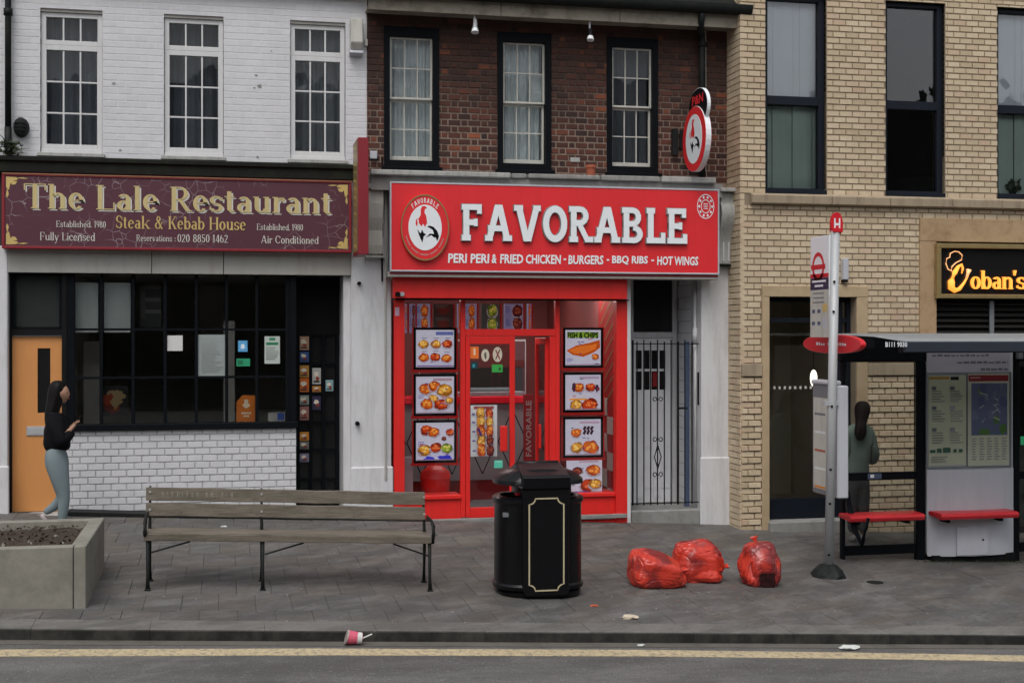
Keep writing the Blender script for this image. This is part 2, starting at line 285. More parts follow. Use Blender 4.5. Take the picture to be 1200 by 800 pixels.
# ------------------------------------------------------------------ object helpers
def tag(o, label=None, cat=None, group=None, kind=None):
    if label: o['label'] = label
    if cat: o['category'] = cat
    if group: o['group'] = group
    if kind: o['kind'] = kind
    return o
def empty(name, loc, label, cat, group=None):
    o = bpy.data.objects.new(name, None); col.objects.link(o); o.location = loc; o.empty_display_size = .1
    return tag(o, label, cat, group)
def link(name, me, parent=None, loc=(0, 0, 0)):
    o = bpy.data.objects.new(name, me); col.objects.link(o); o.location = loc
    if parent is not None:
        o.parent = parent
        if loc == (0, 0, 0):       # geometry is written in world coordinates
            w_ = world_loc(parent); o.location = -w_
    return o
def world_loc(o):
    v = Vector((0, 0, 0))
    while o is not None: v += o.location; o = o.parent
    return v
class MB:
    def __init__(s): s.v = []; s.f = []; s.m = []; s.c = []
    def face(s, pts, m=0, c=None):
        n = len(s.v); s.v += [tuple(p) for p in pts]; s.f.append(tuple(range(n, n + len(pts)))); s.m.append(m); s.c.append(c)
    def box(s, x0, x1, y0, y1, z0, z1, m=0, c=None):
        if x0 > x1: x0, x1 = x1, x0
        if y0 > y1: y0, y1 = y1, y0
        if z0 > z1: z0, z1 = z1, z0
        n = len(s.v)
        s.v += [(x0, y0, z0), (x1, y0, z0), (x1, y1, z0), (x0, y1, z0), (x0, y0, z1), (x1, y0, z1), (x1, y1, z1), (x0, y1, z1)]
        for q in ((0, 1, 5, 4), (1, 2, 6, 5), (2, 3, 7, 6), (3, 0, 4, 7), (4, 5, 6, 7), (3, 2, 1, 0)):
            s.f.append(tuple(n + i for i in q)); s.m.append(m); s.c.append(c)
        return s
    def prism(s, pts, y0, y1, m=0, c=None, side=None):
        """pts in XZ, front at y0 (towards the road), back at y1"""
        ar = sum(pts[i][0] * pts[(i + 1) % len(pts)][1] - pts[(i + 1) % len(pts)][0] * pts[i][1] for i in range(len(pts)))
        if ar < 0: pts = pts[::-1]
        n = len(s.v); k = len(pts)
        s.v += [(p[0], y0, p[1]) for p in pts] + [(p[0], y1, p[1]) for p in pts]
        s.f.append(tuple(range(n, n + k))); s.m.append(m); s.c.append(c)
        s.f.append(tuple(range(n + 2 * k - 1, n + k - 1, -1))); s.m.append(m if side is None else side); s.c.append(c)
        for i in range(k):
            j = (i + 1) % k; s.f.append((n + i, n + k + i, n + k + j, n + j)); s.m.append(m if side is None else side); s.c.append(c)
        return s
    def prismx(s, pts, x0, x1, m=0, c=None):
        """pts in YZ, extruded along X"""
        n = len(s.v); k = len(pts)
        s.v += [(x0, p[0], p[1]) for p in pts] + [(x1, p[0], p[1]) for p in pts]
        s.f.append(tuple(range(n, n + k))); s.f.append(tuple(range(n + 2 * k - 1, n + k - 1, -1)))
        for i in range(k):
            j = (i + 1) % k; s.f.append((n + j, n + i, n + k + i, n + k + j))
        s.m += [m] * (k + 2); s.c += [c] * (k + 2); return s
    def tube(s, pts, r, n=8, m=0, cap=True, c=None):
        pts = [Vector(p) for p in pts]; k = len(pts); base = len(s.v)
        rs = r if isinstance(r, (list, tuple)) else [r] * k
        for i, p in enumerate(pts):
            d = (pts[min(i + 1, k - 1)] - pts[max(i - 1, 0)]).normalized()
            a = d.cross(Vector((0, 0, 1)) if abs(d.z) < .9 else Vector((1, 0, 0))).normalized(); b = d.cross(a)
            for j in range(n):
                an = 2 * PI * j / n; q = p + (a * math.cos(an) + b * math.sin(an)) * rs[i]; s.v.append(tuple(q))
        for i in range(k - 1):
            for j in range(n):
                j2 = (j + 1) % n; s.f.append((base + i * n + j, base + i * n + j2, base + (i + 1) * n + j2, base + (i + 1) * n + j)); s.m.append(m); s.c.append(c)
        if cap:
            s.f.append(tuple(base + j for j in range(n - 1, -1, -1))); s.f.append(tuple(base + (k - 1) * n + j for j in range(n))); s.m += [m, m]; s.c += [c, c]
        return s
    def rings(s, rs, m=0, cap=True, c=None):
        """rs: list of equal-length point rings"""
        base = len(s.v); n = len(rs[0])
        for r in rs: s.v += [tuple(p) for p in r]
        for i in range(len(rs) - 1):
            for j in range(n):
                j2 = (j + 1) % n; s.f.append((base + i * n + j, base + i * n + j2, base + (i + 1) * n + j2, base + (i + 1) * n + j)); s.m.append(m); s.c.append(c)
        if cap:
            s.f.append(tuple(base + j for j in range(n - 1, -1, -1))); s.f.append(tuple(base + (len(rs) - 1) * n + j for j in range(n))); s.m += [m, m]; s.c += [c, c]
        return s
    def mesh(s, name, mats, bevel=0, smooth=False, segs=1):
        me = bpy.data.meshes.new(name); me.from_pydata(s.v, [], s.f)
        if not isinstance(mats, (list, tuple)): mats = [mats]
        for x in mats: me.materials.append(x)
        me.polygons.foreach_set('material_index', s.m)
        if any(c is not None for c in s.c):
            ca = me.color_attributes.new('Col', 'FLOAT_COLOR', 'CORNER'); buf = []
            for p, c in zip(me.polygons, s.c): buf += [*(c or (1, 1, 1)), 1.0] * p.loop_total
            ca.data.foreach_set('color', buf)
        bm = bmesh.new(); bm.from_mesh(me)
        bmesh.ops.recalc_face_normals(bm, faces=bm.faces)
        if bevel: bmesh.ops.bevel(bm, geom=[e for e in bm.edges if e.is_manifold and e.calc_face_angle(0) > .5], offset=bevel, segments=segs, affect='EDGES', clamp_overlap=True)
        bm.to_mesh(me); bm.free()
        if smooth:
            me.polygons.foreach_set('use_smooth', [True] * len(me.polygons))
        return me
    def build(s, name, mats, parent=None, bevel=0, smooth=False, segs=1):
        return link(name, s.mesh(name, mats, bevel, smooth, segs), parent)
def BX(name, x0, x1, y0, y1, z0, z1, mat, parent=None, bevel=0):
    return MB().box(x0, x1, y0, y1, z0, z1).build(name, mat, parent, bevel)
def autosmooth(o, ang=40):
    me = o.data; me.polygons.foreach_set('use_smooth', [True] * len(me.polygons))
    try: me.set_sharp_from_angle(angle=math.radians(ang))
    except Exception: pass
    return o

# wall slab with rectangular openings (one mesh, real reveals)
def wall(name, x0, x1, z0, z1, holes, y0, y1, mat, parent):
    xs = sorted({x0, x1, *[min(max(h[i], x0), x1) for h in holes for i in (0, 1)]}); zs = sorted({z0, z1, *[min(max(h[i], z0), z1) for h in holes for i in (2, 3)]})
    def solid(i, j):
        if i < 0 or j < 0 or i >= len(xs) - 1 or j >= len(zs) - 1: return False
        cx, cz = (xs[i] + xs[i + 1]) / 2, (zs[j] + zs[j + 1]) / 2
        return not any(h[0] < cx < h[1] and h[2] < cz < h[3] for h in holes)
    b = MB()
    for i in range(len(xs) - 1):
        for j in range(len(zs) - 1):
            if not solid(i, j): continue
            a, c, e, g = xs[i], xs[i + 1], zs[j], zs[j + 1]
            b.face([(a, y0, e), (c, y0, e), (c, y0, g), (a, y0, g)]); b.face([(a, y1, g), (c, y1, g), (c, y1, e), (a, y1, e)])
            if not solid(i - 1, j): b.face([(a, y1, e), (a, y0, e), (a, y0, g), (a, y1, g)])
            if not solid(i + 1, j): b.face([(c, y0, e), (c, y1, e), (c, y1, g), (c, y0, g)])
            if not solid(i, j - 1): b.face([(a, y1, e), (c, y1, e), (c, y0, e), (a, y0, e)])
            if not solid(i, j + 1): b.face([(a, y0, g), (c, y0, g), (c, y1, g), (a, y1, g)])
    me = b.mesh(name, mat); bm = bmesh.new(); bm.from_mesh(me); bmesh.ops.remove_doubles(bm, verts=bm.verts, dist=1e-5); bmesh.ops.recalc_face_normals(bm, faces=bm.faces); bm.to_mesh(me); bm.free()
    return link(name, me, parent)
# brick unit, 1x1x1 with a worn edge (front at y=0, body to y=1), origin at the lower left of the face
def unit_brick(cx, cz, cy=.3):
    b = MB(); o = [(0, 0), (1, 0), (1, 1), (0, 1)]; i_ = [(cx, cz), (1 - cx, cz), (1 - cx, 1 - cz), (cx, 1 - cz)]
    b.v = [(x, 0, z) for x, z in i_] + [(x, cy, z) for x, z in o] + [(x, 1, z) for x, z in o]
    b.f = [(0, 1, 2, 3)] + [(4 + k, 4 + (k + 1) % 4, (k + 1) % 4, k) for k in range(4)] + [(8 + k, 8 + (k + 1) % 4, 4 + (k + 1) % 4, 4 + k) for k in range(4)]
    b.m = [0] * 9; b.c = [None] * 9; return b
def lay_bricks(x0, x1, z0, z1, holes, L, Hh, joint, bond='stretcher', rng=None, gap_rows=None):
    """list of (x, z, w, h, course) clipped to the openings"""
    out = []; rng = rng or R0; k = 0; z = z0
    while z < z1 - .012:
        h = min(Hh - joint, z1 - z)
        if bond == 'stretcher': units = [L]; off = -L * (.5 if k % 2 else 0)
        else: units = [L * .667, L * .333]; off = -L * (.5 if k % 2 else 0)
        x = x0 + off; q = 0
        while x < x1:
            u = units[q % len(units)]; q += 1; w_ = u - joint; a, b = max(x, x0), min(x + w_, x1); x += u
            if b - a < .02: continue
            segs = [(a, b, z, z + h)]
            for hx0, hx1, hz0, hz1 in holes:
                ns = []
                for (sa, sb, sc, sd) in segs:
                    if sb <= hx0 or sa >= hx1 or sd <= hz0 or sc >= hz1: ns.append((sa, sb, sc, sd)); continue
                    if sa < hx0: ns.append((sa, hx0, sc, sd))
                    if sb > hx1: ns.append((hx1, sb, sc, sd))
                    a2, b2 = max(sa, hx0), min(sb, hx1)
                    if sc < hz0 and hz0 - sc > .015: ns.append((a2, b2, sc, hz0))
                    if sd > hz1 and sd - hz1 > .015: ns.append((a2, b2, hz1, sd))
                segs = ns
            for s_ in segs:
                if s_[1] - s_[0] > .018: out.append((s_[0], s_[2], s_[1] - s_[0], s_[3] - s_[2], k))
        z += Hh; k += 1
    return out
def put_bricks(bricks, parent, mat, yf, depth, centre, cx=.03, cz=.08, jit=.003, name='brick', yfun=None, limit=300):
    """the 300 pieces nearest the middle of the view are parts, the rest one joined part"""
    bricks = sorted(bricks, key=lambda b: (b[0] - centre[0]) ** 2 + (b[1] - centre[1]) ** 2)
    ub = unit_brick(cx, cz); me = ub.mesh(name, mat); pw = world_loc(parent)
    for (x, z, w_, h, k) in bricks[:limit]:
        y = yf - (yfun(z, k) if yfun else 0) - R0.uniform(0, jit)
        o = bpy.data.objects.new(name, me); col.objects.link(o); o.parent = parent
        o.location = Vector((x, y, z)) - pw; o.scale = (w_, depth + (yf - y), h)
    if len(bricks) > limit:
        b = MB()
        for (x, z, w_, h, k) in bricks[limit:]:
            y = yf - (yfun(z, k) if yfun else 0) - R0.uniform(0, jit); n = len(b.v); dd = depth + (yf - y)
            b.v += [(x + p[0] * w_, y + p[1] * dd, z + p[2] * h) for p in ub.v]; b.f += [tuple(n + i for i in f) for f in ub.f]; b.m += ub.m; b.c += ub.c
        o = b.build('brickwork', mat, parent); o['kind'] = 'stuff'

# ------------------------------------------------------------------ lettering
class Font:
    """upright serif / slab letters made of stems, bars, diagonals and bowls"""
    def __init__(s, T=.17, t=.06, sf=.05, sx=.07, xh=.66):
        s.T, s.t, s.sf, s.sx, s.xh = T, t, sf, sx, xh
    def R(s, x0, y0, x1, y1): return [(x0, y0), (x1, y0), (x1, y1), (x0, y1)]
    def Dg(s, xa, ya, xb, yb, w): return [(xa - w / 2, ya), (xa + w / 2, ya), (xb + w / 2, yb), (xb - w / 2, yb)]
    def A(s, cx, cy, rx, ry, a0, a1, tx, ty, n=14):
        out = []; n = max(3, int(n * abs(a1 - a0) / 360))
        for i in range(n):
            p = []
            for a, r in ((a0 + (a1 - a0) * i / n, 0), (a0 + (a1 - a0) * (i + 1) / n, 0), (a0 + (a1 - a0) * (i + 1) / n, 1), (a0 + (a1 - a0) * i / n, 1)):
                a = math.radians(a); p.append((cx + math.cos(a) * (rx - tx * r), cy + math.sin(a) * (ry - ty * r)))
            out.append(p)
        return out
    def stem(s, x, y0, y1, b='b', tp=None):
        T = s.T; o = [s.R(x, y0, x + T, y1)]
        if b == 'b': o.append(s.R(x - s.sx, y0, x + T + s.sx, y0 + s.sf))
        if b == 'r': o.append(s.R(x, y0, x + T + s.sx, y0 + s.sf))
        if tp == 'b': o.append(s.R(x - s.sx, y1 - s.sf, x + T + s.sx, y1))
        if tp == 'l': o.append(s.R(x - s.sx, y1 - s.sf, x + T, y1))
        return o
    def g(s, ch):
        T, t, sf, sx, xh = s.T, s.t, s.sf, s.sx, s.xh; R, Dg, A, st = s.R, s.Dg, s.A, s.stem; o = []; w = .6; q = sx
        if ch in 'FE':
            w = .66 + q; o = st(q, 0, 1, 'b', 'b') + [R(q, 1 - sf, w - .04, 1), R(w - .04 - t, .74, w - .04, 1), R(q, .5 - sf / 2, w - .18, .5 + sf / 2), R(w - .18 - t * .8, .40, w - .18, .60)]
            if ch == 'E': o += [R(q, 0, w, sf), R(w - t, 0, w, .27)]
        elif ch == 'L': w = .62 + q; o = st(q, 0, 1, 'b', 'b') + [R(q, 0, w, sf), R(w - t, 0, w, .3)]
        elif ch == 'T': w = .8; o = st(.4 - T / 2, 0, 1, 'b') + [R(0, 1 - sf, .8, 1), R(0, .74, t, 1), R(.8 - t, .74, .8, 1)]
        elif ch == 'H': w = .78 + 2 * q; o = st(q, 0, 1, 'b', 'b') + st(w - q - T, 0, 1, 'b', 'b') + [R(q, .5 - t / 2, w - q, .5 + t / 2)]
        elif ch == 'A':
            w = .86 + q; c = w / 2; o = [Dg(q + t / 2, 0, c - .02, 1, t * 1.35), Dg(w - q - T / 2, 0, c + .02, 1, T * 1.1), R(q * 2, .27, w - q * 2 - .1, .27 + max(t, .05)), R(0, 0, q * 2 + t, sf), R(w - 2 * q - T, 0, w, sf)]
        elif ch in 'VvWy':
            hh = 1 if ch in 'VW' else xh; w = (.86 if ch == 'V' else .62) + q; c = w / 2
            o = [Dg(c - .02, 0, q + T / 2, hh, T * 1.1), Dg(c + .02, 0, w - q - t / 2, hh, t * 1.35), R(0, hh - sf, 2 * q + T, hh), R(w - 2 * q - t, hh - sf, w, hh)]
            if ch == 'y': o += [Dg(c - .14, -.3, c + .02, .02, t * 1.4), R(c - .26, -.34, c - .1, -.34 + T * .7)]
        elif ch in 'OQ0o':
            hh = xh if ch == 'o' else 1; rx = {'O': .42, '0': .27, 'o': .30, 'Q': .42}[ch]; w = 2 * rx; o = A(rx, hh / 2, rx, hh / 2 + .01, 0, 360, T * 1.05, t * 1.2, 28)
        elif ch in 'Cc':
            hh = xh if ch == 'c' else 1; rx = .29 if ch == 'c' else .42; w = 2 * rx - .02; o = A(rx, hh / 2, rx, hh / 2 + .01, 42, 322, T * 1.05, t * 1.2, 26) + [R(w - .06 - t, hh * .66, w - .04, hh * .93)]
        elif ch in 'RBPD':
            w = .74 + q; o = st(q, 0, 1, 'b', 'b')
            if ch == 'D': o += [R(q, 1 - t, .4, 1), R(q, 0, .4, t)] + A(.38, .5, .40, .5, -90, 90, T, t)
            else:
                o += [R(q, 1 - t, q + .34, 1), R(q, .46, q + .34, .46 + t)] + A(q + .32, .73, .30, .27, -90, 90, T * .95, t)
                if ch == 'B': o += [R(q, 0, q + .34, t)] + A(q + .34, .25, .34, .26, -90, 90, T, t)
                if ch == 'R': o += [Dg(w - q - T / 2 + .02, 0, q + .30, .5, T), R(w - q - T - .0, 0, w + .04, sf)]
        elif ch == 'K' or ch == 'k':
            w = .74 + q; hh = 1 if ch == 'K' else xh; o = st(q, 0, 1, 'b', 'b' if ch == 'K' else 'l') + [Dg(q + T + .03, hh * .42, w - .14, hh, t * 1.3), Dg(w - .12, 0, q + T + .14, hh * .58, T), R(w - .28, hh - sf, w - .02, hh), R(w - .26, 0, w + .03, sf)]
        elif ch in 'Ss':
            hh = xh if ch == 's' else 1; w = .50 if ch == 's' else .58; c = w / 2; r = hh / 4 + t * .3
            o = A(c, hh - r, c, r, 25, 270, T * .9, t * 1.2, 22) + A(c, r, c, r, 90, -155, T * .9, t * 1.2, 22) + [R(w - t * 1.2, hh * .68, w, hh * .9), R(0, hh * .1, t * 1.2, hh * .32)]
            o += [[(c - .02, hh / 2 + t * .9), (c - .02, hh / 2 - t * .2), (c + .02, hh / 2 - t * .9), (c + .02, hh / 2 + t * .2)]]
        elif ch == 'l': w = T + 2 * q; o = st(q, 0, 1, 'b', 'l')
        elif ch == 'I': w = T + 2 * q; o = st(q, 0, 1, 'b', 'b')
        elif ch == 'i': w = T + 2 * q; o = st(q, 0, xh, 'b', 'l') + A(q + T / 2, .86, T * .58, T * .58, 0, 360, T * .57, T * .57, 12)
        elif ch in 'nhm':
            w = .62 + q; o = st(q, 0, xh if ch == 'n' else 1, 'b', 'l') + A((w - q + T / 2) / 2 + .02, xh - .22, (w - q - T / 2) / 2 - .02, .22, 0, 150, T, t * 1.4) + st(w - q - T, 0, xh - .2, 'b')
        elif ch == 'u': w = .62 + q; o = st(q, .2, xh, None, 'l') + A((w) / 2 - .02, .22, (w) / 2 - q - .02, .22, 180, 340, T, t * 1.4) + st(w - q - T, 0, xh, 'r', 'l')
        elif ch == 'r': w = .46; o = st(q, 0, xh, 'b', 'l') + A(.36, xh - .2, .2, .2, 60, 170, T * .6, t * 1.5) + A(.40, xh - .09, .085, .085, 0, 360, .084, .084, 12)
        elif ch in 'bd':
            w = .62; o = A(.31 if ch == 'd' else .33, xh / 2, .29, xh / 2 + .01, 0, 360, T, t * 1.2, 24) + (st(q * .5, 0, 1, None, 'l') if ch == 'b' else st(w - T, 0, 1, 'r', 'l'))
        elif ch == 'p': w = .62; o = A(.33, xh / 2, .29, xh / 2, 0, 360, T, t * 1.2, 24) + st(q * .5, -.3, xh, 'b', 'l')
        elif ch == 'a': w = .56; o = A(.27, xh - .2, .24, .2, 0, 150, T, t * 1.3) + [R(.51 - T, 0, .51, xh - .19), R(.5, 0, .58, sf)] + A(.25, .19, .24, .2, 20, 340, T * .95, t * 1.2, 18)
        elif ch == 'e': w = .56; o = A(.28, xh / 2, .28, xh / 2 + .01, 0, 318, T, t * 1.2, 24) + [R(.05, xh * .5, .54, xh * .5 + t)]
        elif ch == 't': w = .40; o = [R(.1, .1, .1 + T, xh + .2), R(0, xh - sf, .38, xh)] + A(.27, .15, .17, .15, 180, 320, T, t * 1.3)
        elif ch == '1': w = T + 2 * q + .08; o = st(q + .04, 0, 1, 'b') + [Dg(q - .02, .8, q + .08, 1, t * 2)]
        elif ch == '2': w = .52; o = A(.26, .74, .25, .26, -20, 170, T, t * 1.2) + [Dg(.08, t, .44, .68, T * .8), R(0, 0, .52, sf * 1.4)]
        elif ch == '4': w = .56; o = [R(.34, 0, .34 + T, 1), R(0, .22, .56, .22 + t * 1.3), Dg(.05, .26, .38, 1, t * 1.3), R(.26, 0, .56, sf)]
        elif ch == '5': w = .52; o = [R(.08, 1 - sf * 1.6, .48, 1), R(.06, .55, .06 + t * 1.2, 1)] + A(.24, .32, .26, .32, -150, 130, T, t * 1.2)
        elif ch in '69':
            w = .54; o = A(.27, .32, .27, .33, 0, 360, T, t * 1.2, 22) + A(.32, .45, .32, .55, 95, 200, T, t * 1.2)
            if ch == '9': o = [[(w - x, 1 - y) for x, y in p] for p in o]
        elif ch == '8': w = .54; o = A(.27, .27, .27, .28, 0, 360, T * .9, t * 1.2, 22) + A(.27, .75, .23, .26, 0, 360, T * .9, t * 1.2, 22)
        elif ch == '.': w = .2; o = A(.1, .07, .08, .08, 0, 360, .079, .079, 10)
        elif ch == ':': w = .3; o = A(.15, .1, .08, .08, 0, 360, .079, .079, 10) + A(.15, .5, .08, .08, 0, 360, .079, .079, 10)
        elif ch == "'": w = .2; o = [[(.02, .98), (.06, .70), (.12, .70), (.2, .98)]]
        elif ch == '&': w = .8; o = A(.33, .77, .19, .23, 0, 360, T * .7, t * 1.2, 18) + A(.29, .27, .29, .27, 60, 360, T * .9, t * 1.2, 22) + [Dg(.68, 0, .22, .74, T * .9), Dg(.45, .12, .68, .52, t * 1.4), R(.56, .5, .8, .5 + sf)]
        elif ch == ' ': w = .32
        elif ch == '-': w = .36; o = [R(.03, .34, .33, .34 + max(t, .09))]
        return w, o
SERIF = Font(.165, .05, .04, .06); SLAB = Font(.20, .155, .155, .05, .7); FINE = Font(.13, .055, .04, .05)
def glyph_polys(s, font, gap=.09):
    x = 0; out = []
    for ch in s:
        w_, ps = font.g(ch); out.append((ch, x, w_, ps)); x += w_ + gap
    return out, x - gap
def text(name, s, font, x0, x1, z0, h, Y, mat, parent, depth=.004, slant=0, gap=.09, side=None, each=False):
    """large lettering has one part per letter; fine print is one joined part"""
    gl, W = glyph_polys(s, font, gap); k = (x1 - x0) / W; b = MB(); e = 0
    for ch, gx, w_, ps in gl:
        if each: b = MB()
        for p in ps:
            e = (e + 1) % 7
            b.prism([(x0 + (gx + x) * k + slant * y * h, z0 + y * h) for x, y in p], Y - depth - e * .00025, Y, 0, side=1 if side else None)
        if each and ps: b.build(name, mat, parent)
    if each: return None
    o = b.build(name, [mat, side] if side else mat, parent); o['kind'] = 'stuff'; return o
def letters(name, s, font, x0, x1, z0, h, Y, mat, side, parent, depth=.05, gap=.12):
    gl, W = glyph_polys(s, font, gap); k = (x1 - x0) / W
    for ch, gx, w_, ps in gl:
        b = MB()
        for e, p in enumerate(ps):
            b.prism([(x0 + (gx + x) * k, z0 + y * h) for x, y in p], Y - depth - (e % 9) * .0003, Y, 0, side=1)
        # darker return standing out round the face like a built-up tray
        for e, p in enumerate(ps):
            cx = sum(q[0] for q in p) / len(p); cy = sum(q[1] for q in p) / len(p)
            pp = [(x0 + (gx + x + (.02 if x > cx else -.02)) * k, z0 + (y + (.02 if y > cy else -.02)) * h) for x, y in p]
            b.prism(pp, Y - depth * .55 - (e % 9) * .0003, Y, 1, side=1)
        b.build(name, [mat, side], parent)
def sans(name, s, x0, x1, z0, z1, Y, mat, parent, depth=.003, bold=.02, slant=0, rot=None):
    """sans lettering from the built-in typeface, fitted to a box"""
    cu = bpy.data.curves.new('lettering', 'FONT'); cu.body = s; cu.size = 1; cu.offset = bold; cu.resolution_u = 2; cu.fill_mode = 'FRONT'
    tmp = bpy.data.objects.new('tmp', cu); col.objects.link(tmp); bpy.context.view_layer.update()
    me = bpy.data.meshes.new_from_object(tmp.evaluated_get(bpy.context.evaluated_depsgraph_get())); bpy.data.objects.remove(tmp)
    xs = [v.co.x for v in me.vertices]; ys = [v.co.y for v in me.vertices]; ax, bx_, ay, by = min(xs), max(xs), min(ys), max(ys)
    for v in me.vertices:
        fx = (v.co.x - ax) / (bx_ - ax); fz = (v.co.y - ay) / (by - ay)
        if rot: v.co = rot(fx, fz)
        else: v.co = (x0 + (x1 - x0) * fx + slant * fz * (z1 - z0), Y - depth, z0 + (z1 - z0) * fz)
    me.materials.clear(); me.materials.append(mat); me.name = name
    o = link(name, me, parent)
    if len(s) > 1: o['kind'] = 'stuff'
    return o

# flat print: coloured shapes in 0.4 mm layers on a card
class Print:
    def __init__(s, x0, x1, z0, z1, Y, thick=.01):
        s.b = MB(); s.r = (x0, x1, z0, z1); s.Y = Y; s.k = 0; s.th = thick
    def base(s, c): x0, x1, z0, z1 = s.r; s.b.box(x0, x1, s.Y, s.Y + s.th, z0, z1, 0, lin(c)); return s
    def P(s, u, v): x0, x1, z0, z1 = s.r; return (x0 + (x1 - x0) * u, z0 + (z1 - z0) * v)
    def poly(s, uv, c):
        s.k += 1; y = s.Y - .0004 * s.k; pts = [s.P(min(max(p[0], .012), .988), min(max(p[1], .012), .988)) for p in uv]
        ar = sum(pts[i][0] * pts[(i + 1) % len(pts)][1] - pts[(i + 1) % len(pts)][0] * pts[i][1] for i in range(len(pts)))
        if ar < 0: pts = pts[::-1]
        s.b.face([(p[0], y, p[1]) for p in pts], 0, lin(c)); return s
    def rc(s, u0, v0, u1, v1, c): return s.poly([(u0, v0), (u1, v0), (u1, v1), (u0, v1)], c)
    def blob(s, u, v, ru, rv, c, rng, n=14, j=.25, rot=0):
        pts = []
        for i in range(n):
            a = 2 * PI * i / n; r = 1 + rng.uniform(-j, j); x, y = math.cos(a) * ru * r, math.sin(a) * rv * r
            pts.append((u + x * math.cos(rot) - y * math.sin(rot), v + x * math.sin(rot) + y * math.cos(rot)))
        return s.poly(pts, c)
    def lines(s, u0, u1, v1, n, dv, c, rng, th=.35):
        for i in range(n): s.rc(u0, v1 - i * dv - dv * th, u0 + (u1 - u0) * rng.uniform(.6, 1), v1 - i * dv, c)
        return s
    def food(s, u, v, r, rng, kind=0):
        r *= 1.08
        pal = [((205, 95, 30), (160, 60, 20), (235, 160, 70)), ((190, 60, 25), (130, 35, 20), (225, 120, 60)), ((215, 150, 50), (150, 95, 30), (240, 200, 110)), ((110, 35, 30), (70, 20, 25), (160, 80, 50)), ((150, 165, 50), (90, 110, 30), (210, 200, 100))][kind % 5]
        s.blob(u, v - r * .14, r * 1.15, r * .95, (168, 158, 168), rng, j=.12, n=18)
        s.blob(u, v, r, r * .85, pal[1], rng, n=20, j=.14)
        for _ in range(6): s.blob(u + rng.uniform(-.45, .45) * r, v + rng.uniform(-.3, .4) * r, r * rng.uniform(.35, .6), r * rng.uniform(.3, .5), pal[0], rng)
        for _ in range(7): s.blob(u + rng.uniform(-.6, .6) * r, v + rng.uniform(-.3, .5) * r, r * .2, r * .16, pal[2], rng, n=8)
        return s
    def build(s, name, mat, parent=None): return s.b.build(name, mat, parent)

# ================================================================== SETTING
def Yk(x): return -5.62 - .0375 * x              # road edge of the kerb
KH, KW = .092, .30
def sheet(name, poly, mat, off, thick=.05):
    """sheet lying parallel to the sloping street; poly in XY"""
    b = MB(); n = len(poly); top = [(x, y, gz(x, y) + off) for x, y in poly]; bot = [(x, y, gz(x, y) + off - thick) for x, y in poly]
    b.v = top + bot; b.f = [tuple(range(n)), tuple(range(2 * n - 1, n - 1, -1))] + [(i, (i + 1) % n, n + (i + 1) % n, n + i) for i in range(n)]; b.m = [0] * len(b.f); b.c = [None] * len(b.f)
    return b.build(name, mat)
XL, XR = -60, 75
o = sheet('ground', [(-120, -110), (130, -110), (130, 60), (-120, 60)], paint('far ground', (.1, .095, .085), .95), -.30, .3); tag(o, 'dark ground beyond the street', kind='structure')
o = sheet('road', [(XL, -32), (XR, -32), (XR, Yk(XR) + .1), (XL, Yk(XL) + .1)], M['asphalt'], -KH, .15); tag(o, 'worn dark grey asphalt road', kind='structure')
pave = sheet('pavement', [(XL, Yk(XL) + KW), (XR, Yk(XR) + KW), (XR, 5), (XL, 5)], paint('pavement joint', (.085, .080, .075), .95, .3, 9, .4, (.03, .035, .02), streak=False), -.007, .2)
tag(pave, 'dirty grey slab pavement in front of the shops', kind='structure')
YLP = [(XL, -5.93 + .02 * (XL + 1.6)), (-1.6, -5.93), (.7, -5.955), (3.2, -6.05), (5.0, -6.18), (6.5, -6.31), (XR, -6.31 - .0375 * (XR - 6.5))]
yl = sheet('yellow_line', [(x, y - .098) for x, y in YLP] + [(x, y + .098) for x, y in YLP[::-1]], M['yellow'], -KH + .004, .003); tag(yl, 'worn single yellow line along the gutter', kind='structure')
gut = sheet('gutter', [(XL, Yk(XL) - .13), (XR, Yk(XR) - .13), (XR, Yk(XR) + .05), (XL, Yk(XL) + .05)], paint('gutter silt', (.115, .105, .09), .95, .3, 14, .6, (.04, .035, .03), .6, 180, streak=False), -KH + .005, .004); tag(gut, 'silty gutter strip under the kerb', kind='structure')
# kerb of separate stones
kerb = empty('kerb', (0, Yk(0), gz(0, Yk(0)) - KH), None, None); tag(kerb, 'grey granite kerb stones with dark grimy road face', kind='structure')
def kerbstone(x0, x1, b=None):
    own = b is None; b = b or MB(); g_ = .0012; a, c = x0 + g_, x1 - g_; pr = []
    dz = R0.uniform(-.0015, .0015); dy = R0.uniform(-.002, .002); r = .014
    for x in (a, c):
        y = Yk(x) + dy; z = gz(x, y) + dz
        pr.append([(x, y, z - KH - .1), (x, y, z - r), (x, y + r * .3, z - r * .3), (x, y + r, z), (x, y + KW, z + GB * KW), (x, y + KW, z - KH - .1)])
    b.rings(pr, 0)
    if own: b.build('kerb_stone', M['kerb'], kerb)
x = -4.0
while x < 12: kerbstone(x, x + .86); x += .86
b = MB(); xx = XL
while xx < -4.0 - .86: kerbstone(xx, xx + .86, b); xx += .86
xx = x
while xx < XR: kerbstone(xx, xx + .86, b); xx += .86
b.build('kerb_run', M['kerb'], kerb)['kind'] = 'stuff'
